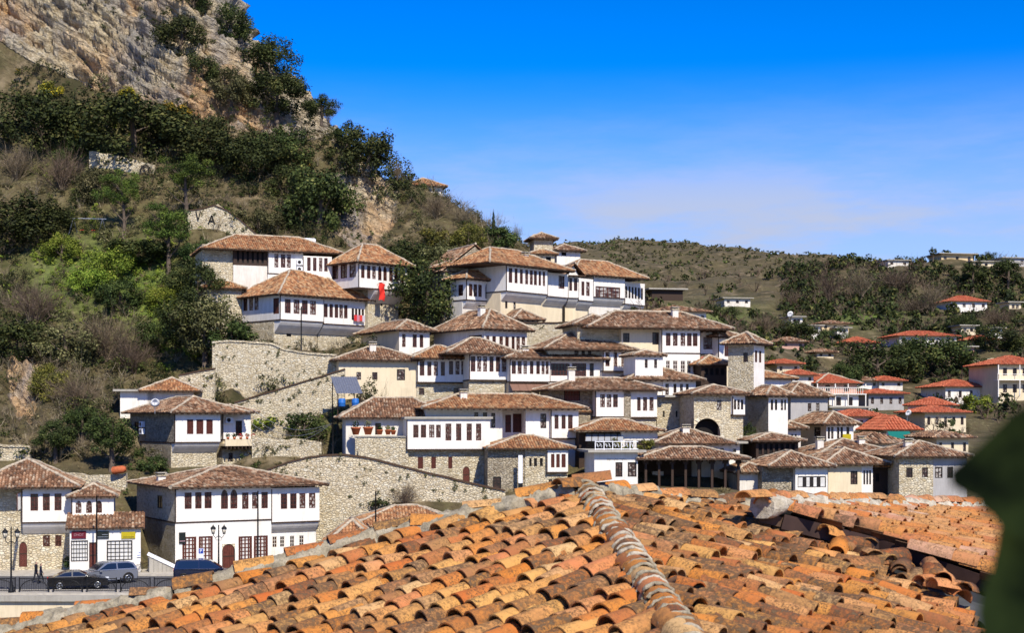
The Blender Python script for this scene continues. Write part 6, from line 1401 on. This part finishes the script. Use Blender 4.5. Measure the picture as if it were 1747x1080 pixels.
o = empty('balcony', (0,0,0), 0, 'small balcony with red flowers on the hillside house', 'balcony'); q = HB[1]; o.matrix_world = q['M'] @ Matrix.Translation((-.3, -1.3, zat(q,380,757))); b.box((0,0,-.25),(q['w']+.9,1.5,0)); b.box((0,0,0),(q['w']+.9,.12,.45)); b.build('parapet', o)
b = MB().mat(M['wood'])
for k in range(8): b.box((.15+k*.42,-.02,-.55),(.27+k*.42,1.2,-.25))
b.build('corbel', o)
for k, c in enumerate(('lf_mid','lf_mid','red','red','red')):
    x = .3+k*.72; pm_ = MB().mat(M['terracotta']); pm_.lathe([(0,.45),(.12,.45),(.17,.68),(0,.68)], 8, (x,.06,0)); po = pm_.build('flower_pot', o)
    if 'flower_red' not in M: M['flower_red'] = foliage_mat('red_flowers', [(0,(.03,.05,.01)), (.4,(.06,.09,.02)), (.5,(.5,.02,.02)), (1,(.65,.05,.04))])
    V, Q, r = cloud(np.random.default_rng(40+k), 90, [(x,.06,.85,.28,.2,.2)], .13); link('flowers', quadmesh('flowers', V, None, M['flower_red'] if c == 'red' else M['lf_mid'], r, False, Q), po)
def ac_unit(q, side, px, py, label, parent_name):
    o = link('air_conditioner', None); tag(o, label, 'air conditioner')
    T = q['M'] @ (Matrix.Translation((wat(q, px), -.42, zat(q, px, py))) if not side else Matrix(((0,1,0,0),(-1,0,0,q['d']),(0,0,1,0),(0,0,0,1))) @ Matrix.Translation((q['d']-tat(q, px), -.4, szat(q, px, py)))); o.matrix_world = T
    b = MB().mat(M['sign_white']); b.box((-.42,0,0),(.42,.32,.6)); b.build('casing', o); b = MB().mat(M['frame_dark']); b.tube([(-.1,-.005,.3),(-.1,.01,.3)], .22, 12); b.build('fan_grille', o)
ac_unit(HB[1], 0, 389, 722, 'white air conditioner beside the hillside house corner', ''); ac_unit(HB[0], 1, 246, 729, 'upper white air conditioner on the dark stone wall', ''); ac_unit(HB[0], 1, 246, 741, 'lower white air conditioner on the dark stone wall', ''); ULB = next(h for h in HOUSES if h['name'] == 'upper_left_house')['ms'][2]; ac_unit(ULB, 0, 511, 452, 'upper air conditioner between the upper left mansion bays', ''); ac_unit(ULB, 0, 511, 464, 'lower air conditioner between the upper left mansion bays', '')
o = empty('water_tank', W(528, 417, 183), R(20), 'white water tank on the roof ridge of the upper left mansion', 'water tank'); b = MB().mat(M['sign_white']); b.tube([(-.75,0,.45),(-.62,0,.45),(.62,0,.45),(.75,0,.45)], [.22,.34,.34,.22], 10); b.build('drum', o); b = MB().mat(M['metal']); 
for x in (-.4, .4): b.beam((x,-.25,-.4),(x,-.1,.2),.05); b.beam((x,.25,-.4),(x,.1,.2),.05)
b.build('stand', o)
o = empty('lean_to_shed', W(575, 690, 152), 0, 'grey corrugated shed roof over blue barrels beside the cream house', 'shed'); b = MB().mat(M['metal']); pts = []
nr_ = 22
for i in range(nr_):
    x0, x1 = i*2.7/nr_, (i+1)*2.7/nr_; z0, z1 = .05*(i % 2), .05*((i+1) % 2); b.face([(x0,-.3,1.1+z0),(x1,-.3,1.1+z1),(x1-.9,1.9,2.9+z1),(x0-.9,1.9,2.9+z0)])
b.build('corrugated_roof', o); b = MB().mat(M['wood'])
for x, y, z in ((.1,-.2,1.1),(2.5,-.2,1.1),(-.7,1.8,2.8),(1.6,1.8,2.8)): b.box((x-.05,y-.05,-3),(x+.05,y+.05,z))
b.build('post', o)
for k, x in enumerate((.5, 1.9)):
    b = MB().mat(M['blue']); b.lathe([(0,0),(.34,0),(.37,.1),(.37,.35),(.4,.4),(.37,.45),(.37,.75),(.3,.85),(0,.85)], 12); oo = b.build('barrel'); oo.location = W(575, 690, 151.6)+Vector((x,0,-.25)); tag(oo, ['left blue barrel under the corrugated shed','right blue barrel under the corrugated shed'][k], 'barrel', 'blue barrels')
CR = next(h for h in HOUSES if h['name'] == 'corner_roof_house')['ms'][1]
o = link('laundry_line', None); o.matrix_world = CR['M'] @ Matrix.Translation((wat(CR,600), -.35, zat(CR,600,548))); tag(o, 'red and pink laundry hung under the right windows of the corner roofed house', 'laundry'); b = MB().mat(M['iron']); wl_ = wat(CR,622)-wat(CR,600); b.tube([(0,0,.75),(wl_,0,.75)], .012, 4); b.build('line', o)
for k, c in enumerate(((.55,.03,.03),(.5,.2,.25),(.6,.06,.05),(.5,.45,.5))): b = MB().mat(plain('laundry_cloth', c, .9)); x = .1+k*(wl_-.3)/4; b.box((x,-.02,.05-.1*(k % 2)),(x+.4,.02,.76)); b.build('cloth', o)
# swing frame in the slope garden
G = ground_at(150, 402); o = empty('swing_frame', G, R(10), 'pale metal swing frame in the slope garden', 'swing'); b = MB().mat(M['metal'])
for x in (-1.9, 1.9):
    for s in (-.55, .55): b.beam((x+s,s,-.2),(x,0,2.1),.07)
b.build('leg', o); b = MB().mat(M['metal']); b.beam((-2.4,0,2.1),(2.4,0,2.1),.07); b.build('top_bar', o)
for x in (-.8, .7): b = MB().mat(plain('swing_seat_red', (.5,.06,.03), .6)); b.box((x-.25,-.12,.5),(x+.25,.12,.56)); s_ = b.build('seat', o); b = MB().mat(M['iron']); b.beam((x-.2,0,.56),(x-.2,0,2.1),.02); b.beam((x+.2,0,.56),(x+.2,0,2.1),.02); b.build('chain', s_)

# ------------------------------------------------------------------ cars
def carpaint(name, c, rough=.25, metal=.3):
    t = NT(name); t.b.inputs['Coat Weight'].default_value = .6; t.b.inputs['Coat Roughness'].default_value = .08; t.b.inputs['Specular IOR Level'].default_value = .5; return t.done(c, rough, metal)
M['tyre'] = plain('tyre_rubber', (.015,.015,.015), .85); M['rim'] = plain('alloy_rim', (.55,.56,.58), .3, .9); M['autoglass'] = carpaint('car_glass', (.01,.013,.018), .06, 0); M['taillight'] = plain('red_tail_light', (.45,.01,.01), .25); M['headlight'] = plain('clear_headlight', (.7,.72,.75), .15)
def car(name, label, px, py, D, yaw, L_, Wd, body, cabin, paint, wr, axles, belt):
    """body / cabin: side outlines (x from rear 0 to front 1, z in m)"""
    P = W(px, py, D); o = empty(name, (P.x, P.y, 0.), yaw, label, 'car'); pm_ = carpaint(name+'_paint', paint)
    def loft(outline, y_of, mat, nm, parent, ins=0.):
        b = MB().mat(mat); pts = [(x*L_-L_/2, z) for x, z in outline]; n = len(pts)
        prof = [(-1., 1.), (-.93, 1.0), (0, 1.02), (.93, 1.0), (1., 1.)]; ys = [-1, -.9, .9, 1]
        V = []
        for k, yy in enumerate(ys):
            sh = .955 if abs(yy) == 1 else 1.
            cx_ = sum(p[0] for p in pts)/n; cz_ = sum(p[1] for p in pts)/n
            for x, z in pts: V.append((cx_+(x-cx_)*sh, yy*y_of(x, z), cz_+(z-cz_)*sh if abs(yy) == 1 else z))
        Fs = [(k*n+i, k*n+(i+1) % n, (k+1)*n+(i+1) % n, (k+1)*n+i) for k in range(3) for i in range(n)]; b.raw(V, Fs, False); b.raw(V[:n], [tuple(range(n))[::-1]]); b.raw(V[3*n:], [tuple(range(n))]); return b.build(nm, parent)
    loft(body, lambda x, z: Wd/2*(1-.06*abs(2*x/L_)**3), pm_, 'body', o)
    zt_ = max(z for _, z in cabin); zb_ = min(z for _, z in cabin)
    loft(cabin, lambda x, z: Wd/2*(.95-.17*(z-zb_)/(zt_-zb_)), pm_, 'cabin', o)
    # glass: inset copies of the cabin outline on both sides and the two screens
    cpt = [(x*L_-L_/2, z) for x, z in cabin]; cx_ = sum(p[0] for p in cpt)/len(cpt); zc_ = (zt_+zb_)/2
    for sy in (-1, 1):
        xs = [p[0] for p in cpt]; mid = (min(xs)+max(xs))/2
        for half in (0, 1):
            poly = []
            for x, z in cpt:
                x2, z2 = cx_+(x-cx_)*.86, zc_+(z-zc_)*.72+.0
                x2 = min(x2, mid-.05) if half == 0 else max(x2, mid+.05); poly.append((x2, z2))
            b = MB().mat(M['autoglass']); yy = lambda z: sy*(Wd/2*(.95-.17*(z-zb_)/(zt_-zb_))+.006); f = [(x, yy(z), z) for x, z in poly]; b.face(f if sy < 0 else f[::-1]); b.build('side_window', o)
    top = [p for p in cpt if abs(p[1]-zt_) < .12]; r_top = min(top); f_top = max(top); r_b = min(cpt); f_b = max(cpt)
    for nm, a, c, s in (('rear_window', r_b, r_top, -1), ('windscreen', f_b, f_top, 1)):
        nn = Vector((abs(c[1]-a[1]), abs(c[0]-a[0]))).normalized(); nx_, nz2 = s*nn.x*.012, nn.y*.012
        p = Vector(a).lerp(Vector(c), .12); q = Vector(a).lerp(Vector(c), .88); b = MB().mat(M['autoglass']); w0, w1 = Wd*.44, Wd*.38; f = [(p.x+nx_,-w0,p.y+nz2),(p.x+nx_,w0,p.y+nz2),(q.x+nx_,w1,q.y+nz2),(q.x+nx_,-w1,q.y+nz2)]; b.face(f if s > 0 else f[::-1]); b.build(nm, o)
    for ax in axles:
        for sy in (-1, 1):
            c = Vector((ax*L_-L_/2, sy*(Wd/2-.10), wr)); b = MB().mat(M['tyre']); b.tube([c+Vector((0,-.11,0)), c+Vector((0,-.10,0)), c+Vector((0,.10,0)), c+Vector((0,.11,0))], [wr*.9,wr,wr,wr*.9], 20); wo = b.build('wheel', o)
            b = MB().mat(M['rim']); e = c+Vector((0,sy*.112,0)); b.tube([e-Vector((0,sy*.01,0)), e+Vector((0,sy*.012,0))], wr*.18, 10)
            for k in range(5): t = 2*math.pi*k/5; b.beam(e, e+Vector((math.cos(t)*wr*.62, 0, math.sin(t)*wr*.62)), .05, .02)
            b.tube([e+Vector((math.cos(t)*wr*.64,0,math.sin(t)*wr*.64)) for t in [2*math.pi*k/16 for k in range(17)]], .025, 5, False); b.build('rim', wo)
            b = MB().mat(M['frame_dark']); b.tube([c+Vector((math.cos(t)*wr*1.13, sy*.105, math.sin(t)*wr*1.13)) for t in [math.pi*k/10 for k in range(11)]], .04, 5); b.build('wheel_arch', o)
    for sy in (-1, 1):
        b = MB().mat(M['taillight']); b.box((-L_/2-.012,sy*Wd*.30-.14,belt-.16),(-L_/2+.20,sy*Wd*.30+.16,belt-.02)); b.build('tail_light', o); b = MB().mat(M['headlight']); b.box((L_/2-.28,sy*Wd*.32-.16,belt-.30),(L_/2-.03,sy*Wd*.32+.14,belt-.15)); b.build('headlight', o)
        b = MB().mat(pm_); b.box((f_b[0]-.42,sy*Wd*.5-(.0 if sy > 0 else .16),belt-.02),(f_b[0]-.22,sy*Wd*.5+(.16 if sy > 0 else 0),belt+.13)); b.build('mirror', o)
    b = MB().mat(M['sign_white']); b.box((-L_/2-.02,-.26,.52),(-L_/2+.03,.26,.64)); b.build('number_plate', o); return o
car('sedan_car', 'black sedan parked nearest the railing, seen from its side and rear', 134, 1007, 114.3, R(18), 4.65, 1.82,
    [(0,.42),(.0,.82),(.02,.95),(.16,1.0),(.60,.97),(.86,.86),(.985,.70),(1,.50),(.98,.24),(.02,.24)], [(.09,.97),(.26,1.34),(.38,1.42),(.52,1.41),(.70,.96)], (.008,.008,.010), .33, (.19,.80), .92)
car('suv_car', 'silver grey SUV parked behind the black sedan, facing left', 181, 1001, 118.0, R(180+38), 4.75, 1.95,
    [(0,.45),(.0,.95),(.02,1.08),(.2,1.12),(.66,1.10),(.9,1.02),(.985,.88),(1,.55),(.98,.30),(.02,.30)], [(.01,1.08),(.07,1.58),(.16,1.72),(.50,1.73),(.58,1.68),(.75,1.10)], (.20,.21,.24), .39, (.19,.80), 1.06)
car('van_car', 'dark blue people carrier in front of the long street house, half behind the roof', 347, 992, 119.6, R(12), 4.75, 1.85,
    [(0,.42),(.0,.95),(.01,1.05),(.3,1.08),(.70,1.05),(.9,.92),(.985,.78),(1,.5),(.98,.26),(.02,.26)], [(.005,1.04),(.04,1.66),(.12,1.78),(.52,1.78),(.62,1.70),(.84,1.02)], (.010,.014,.035), .34, (.17,.80), 1.02)
# ------------------------------------------------------------------ people and bicycle
M['skin'] = plain('skin', (.45,.26,.18), .6); M['hair'] = plain('dark_hair', (.02,.014,.01), .6); M['cloth_a'] = plain('black_jacket', (.012,.012,.016), .9); M['cloth_b'] = plain('navy_coat', (.014,.016,.035), .9); M['jeans'] = plain('dark_trousers', (.02,.022,.03), .9)
def person(px, py, D, yaw, h, jacket, label, stride=.22):
    P = W(px, py, D); k = h/1.75; vs_ = []; rad = []; ed = []
    def v(x, y, z, r): vs_.append((x*k, y*k, z*k)); rad.append(r*k); return len(vs_)-1
    def chain(*ids): ed.extend(zip(ids[:-1], ids[1:]))
    pel = v(0,0,.95,.155); wa = v(0,0,1.10,.14); ch = v(0,.0,1.32,.165); ne = v(0,.01,1.49,.062); hd = v(0,.03,1.58,.085); ht = v(0,.02,1.69,.080); chain(pel, wa, ch, ne, hd, ht)
    for s, f in ((-1, 1), (1, -1)):
        hp = v(s*.09,0,.90,.105); kn = v(s*.10,f*stride*.5+.03,.50,.068); an = v(s*.10,f*stride-(.06 if f < 0 else 0),.09,.045); to = v(s*.11,f*stride+.13,.035,.04); chain(pel, hp, kn, an, to)
        sh = v(s*.19,0,1.40,.070); el = v(s*.25,-f*.10,1.13,.048); wr_ = v(s*.25,-f*.12+.10,.90,.032); pa = v(s*.25,-f*.12+.13,.83,.034); chain(ch, sh, el, wr_, pa)
        for q in range(4): a_ = v(s*.25+(q-1.5)*.018,-f*.12+.145,.775,.010); b_ = v(s*.25+(q-1.5)*.018,-f*.12+.135,.735-.006*(1.5-abs(q-1.5)),.009); chain(pa, a_, b_)
        t1 = v(s*.25-s*.035,-f*.12+.16,.82,.010); t2 = v(s*.25-s*.045,-f*.12+.175,.79,.009); chain(pa, t1, t2)
    me = bpy.data.meshes.new('person_skeleton'); me.from_pydata(vs_, ed, []); ob = bpy.data.objects.new('tmp', me); COL.objects.link(ob); md = ob.modifiers.new('s', 'SKIN'); md.use_smooth_shade = True
    for i, r in enumerate(rad): me.skin_vertices[0].data[i].radius = (r, r*(.78 if i in (0, 1, 2) else 1)); me.skin_vertices[0].data[i].use_root = (i == 0)
    su = ob.modifiers.new('u', 'SUBSURF'); su.levels = 1; su.render_levels = 1; dg = bpy.context.evaluated_depsgraph_get(); bm_ = bpy.data.meshes.new_from_object(ob.evaluated_get(dg)); bpy.data.objects.remove(ob); bm_.materials.clear()
    for m_ in (jacket, 'jeans', 'skin', 'hair', 'iron'): bm_.materials.append(M[m_])
    for p in bm_.polygons:
        c = p.center/k; p.material_index = 4 if c.z < .075 else 1 if c.z < .90 and abs(c.x) < .20 else 2 if (c.z > 1.50 or c.z < .90) else 0
        if c.z > 1.66 or (c.z > 1.54 and c.y < .01): p.material_index = 3
    o = empty('person', (P.x, P.y, .11 if P.y > 123 else 0.0), yaw, label, 'person'); link('body', bm_, o); b = MB().mat(M['skin']); b.lathe([(.0,-.02),(.014,-.01),(.01,.03),(0,.035)], 6, (0,.118*k,1.60*k)); b.build('nose', o)
    for s in (-1, 1): b = MB().mat(M['hair']); b.box((s*.03*k-.008,.108*k,1.625*k),(s*.03*k+.008,.114*k,1.634*k)); b.build('eye', o)
    return o
person(61.5, 995, 118.3, R(-95), 1.76, 'cloth_a', 'person in a black jacket walking on the street, left of the pair'); person(69.5, 997, 117.6, R(-80), 1.68, 'cloth_b', 'person in a dark navy coat walking, right of the pair')
o = empty('bicycle', W(247, 981, 125.4), R(4), 'bicycle leaning by the stone steps left of the van', 'bicycle'); o.location.z = .11
for x in (-.52, .52):
    b = MB().mat(M['tyre']); b.tube([(x+.33*math.cos(t),0,.34+.33*math.sin(t)) for t in [2*math.pi*k/20 for k in range(21)]], .02, 6, False); wo = b.build('wheel', o); b = MB().mat(M['metal'])
    for k in range(8): t = math.pi*k/8; b.beam((x-.32*math.cos(t),0,.34-.32*math.sin(t)),(x+.32*math.cos(t),0,.34+.32*math.sin(t)),.006)
    b.build('spokes', wo)
b = MB().mat(M['iron']); 
for a, c in (((-.52,0,.34),(-.1,0,.32)),((-.1,0,.32),(.36,0,.72)),((-.52,0,.34),(-.22,0,.78)),((-.1,0,.32),(-.24,0,.84)),((-.22,0,.76),(.34,0,.80)),((.52,0,.34),(.33,0,.95))): b.tube([a, c], .018, 6)
b.build('frame', o); b = MB().mat(M['iron']); b.tube([(.30,-.26,.98),(.36,0,.97),(.30,.26,.98)], .014, 5); b.build('handlebar', o); b = MB().mat(M['wood']); b.box((-.38,-.07,.84),(-.12,.07,.90)); b.build('saddle', o)
# stone steps beside the long street house
o = empty('stone_steps', W(262, 978, 125.2), R(20), 'short flight of pale stone steps against the stone side wall', 'steps'); o.location.z = 0
for k in range(7): b = MB().mat(M['concrete']); b.box((2.2-k*.36-.40,0,0),(2.2-k*.36,1.2,.15+.17*k+.15)); b.build('step', o)
b = MB().mat(M['sign_white']); b.beam((-.5,-.06,1.75),(2.4,-.06,.25),.10,.30); b.build('stair_edge', o)
# hotel terrace balustrade, glass awning over it
q = HT; o = link('terrace_balustrade', None); o.matrix_world = q['M'] @ Matrix.Translation((0, -.05, zat(q,1016,772)+.22)); tag(o, 'white terrace balustrade with scroll panels on the hotel front', 'balustrade'); wl_ = q['w']
for k in range(5):
    x = k*wl_/5; b = MB().mat(M['sign_white']); b.box((x+.05,0,0),(x+.12,.07,.85)); b.box((x+.12,.02,.75),(x+wl_/5+.04,.05,.82)); b.box((x+.12,.02,.05),(x+wl_/5+.04,.05,.12)); b.tube([(x+.15+t/10*(wl_/5-.2), .035, .42+.22*math.sin(t*1.25)) for t in range(11)], .035, 5); b.build('panel', o)
o = link('glass_awning', None); q = next(h for h in HOUSES if h['name'] == 'hotel_terrace_house')['ms'][1]; o.matrix_world = q['M'] @ Matrix.Translation((0, -.1, zat(q,990,738)-.1)); tag(o, 'slanted glass awning with dark ribs over the hotel terrace', 'awning'); t = NT('awning_glass'); M['awnglass'] = t.done((.35,.36,.38), .2)
for k in range(6): x = .3+k*q['w']*.15; b = MB().mat(M['awnglass']); b.face([(x,-1.6,-.75),(x+q['w']*.14,-1.6,-.75),(x+q['w']*.14+.35,0,0),(x+.35,0,0)]); b.build('glass_panel', o); b = MB().mat(M['wood']); b.beam((x,-1.62,-.75),(x+.35,0,.02),.06); b.build('rib', o)
# small red wall flag, restaurant awning, teal awning in the valley, satellite dishes
b = MB().mat(plain('wall_flag_cloth', (.35,.03,.05), .8)); b.box((0,0,0),(.6,.04,.75)); b.mat(M['sign_blue']); b.box((.2,-.005,.1),(.4,.045,.65)); o = b.build('wall_flag'); o.location = W(1159, 688, 160.5); tag(o, 'small red and blue flag below the row of small windows', 'flag')
o = empty('red_awning', W(1196, 622, 164.6), R(14), 'dull red cloth awning over the dark restaurant terrace', 'awning'); b = MB().mat(plain('dull_red_cloth', (.26,.07,.05), .9)); 
for k in range(6): b.face([(k*.22,-1.4,-.4),(k*.22+.22,-1.4,-.4-.04*(k % 2)),(k*.22+.22,0,.9),(k*.22,0,.9)])
b.build('cloth', o); b = MB().mat(M['wood']); b.beam((0,-1.4,-.4),(1.32,-1.4,-.4),.05); b.build('front_bar', o)
o = empty('teal_awning', W(1516, 748, 172), 0, 'teal green awning under the bright orange plain roof', 'awning'); b = MB().mat(M['teal']); b.raw([(0,-1,0),(2.6,-1,0),(2.6,.6,.8),(0,.6,.8),(0,-1,-.3),(2.6,-1,-.3)], [(0,1,2,3),(4,5,1,0)]); b.build('cloth', o); b = MB().mat(M['iron']); b.beam((0,-1,-.3),(0,-1,-2.5),.06); b.beam((2.6,-1,-.3),(2.6,-1,-2.5),.06); b.build('post', o)
for k, (px, py, D, lb) in enumerate(((1347,536,328,'white satellite dish on the small white block house'),(264,686,146,'white satellite dish on the roof of the hillside house'),(1548,704,205,'white satellite dish by the gabled orange-roofed house'))):
    o = empty('satellite_dish', W(px, py, D), 0, lb, 'satellite dish'); b = MB().mat(M['sign_white']); Rr_ = .45*max(1, D/190); T = Matrix.Rotation(R(115), 4, 'X') @ Matrix.Rotation(R(20), 4, 'Y'); i0 = len(b.v); b.lathe([(0,0),(Rr_*.5,.06),(Rr_,.22),(Rr_*1.02,.23),(Rr_*.5,.09),(0,.03)], 14); b.v = [tuple(T @ Vector(v)) for v in b.v]; b.build('dish', o); b = MB().mat(M['metal']); b.beam((0,.1,-1.2),(0,0,0),.06); b.build('mast', o)
# fallen orange-red jar on the wall behind the shop
b = MB().mat(M['terracotta']); b.tube([(-.68,0,0),(-.55,0,0),(.4,0,0),(.6,0,0),(.66,0,0)], [.24,.38,.36,.24,.28], 12); o = b.build('clay_jar'); o.location = W(203, 802, 139.6); o.rotation_euler = (0, R(-8), R(10)); tag(o, 'large red clay jar lying on the rubble wall', 'jar')

# brown canopy under the terrace row
TR = next(h for h in HOUSES if h['name'] == 'terrace_row_house')['ms'][0]; o = link('brown_canopy', None); o.matrix_world = TR['M'] @ Matrix.Translation((0, 0, TR['zf']-.15)); tag(o, 'long dull brown canopy under the thirteen-window terrace row house', 'canopy'); b = MB().mat(plain('brown_canvas', (.20,.11,.075), .9))
for k in range(5): x = k*TR['w']/5; b.face([(x,-1.1,-.9),(x+TR['w']/5-.03,-1.1,-.9),(x+TR['w']/5-.03,.3,0),(x,.3,0)])
b.build('canvas', o); b = MB().mat(M['wood']); b.beam((0,-1.1,-.9),(TR['w'],-1.1,-.9),.06); b.build('front_bar', o)

# plants rooted in the stone walls
rw = np.random.default_rng(5); VV = []; QQ = []; rr = []; n_ = 0
for lb, D, pts, cp_, mt_ in WALLS[:8]:
    for k in range(int((pts[-1][0]-pts[0][0])/7)):
        i = rw.integers(len(pts)-1); t = rw.uniform(); px = pts[i][0]+(pts[i+1][0]-pts[i][0])*t; top_ = pts[i][1]+(pts[i+1][1]-pts[i][1])*t; bot_ = pts[i][2]; py = top_+rw.beta(1., 2.2)*(bot_-top_)
        P = W(px, py, D-.05); s = rw.uniform(.12, .42); V, Q, r = mk_leaf[rw.integers(len(mk_leaf))]; V = V*np.array([s, s*.5, s*rw.uniform(.8, 1.5)]); VV.append(V+np.array(P)-np.array([0, 0, s*.5])); QQ.append(Q+n_); n_ += len(V); rr.append(r)
tag(link('wall_plants', quadmesh('wall_plants', np.concatenate(VV), None, M['lf_olive'], np.concatenate(rr), False, np.concatenate(QQ))), 'small weeds and ivy tufts rooted in the stone walls', 'weeds', kind='stuff')
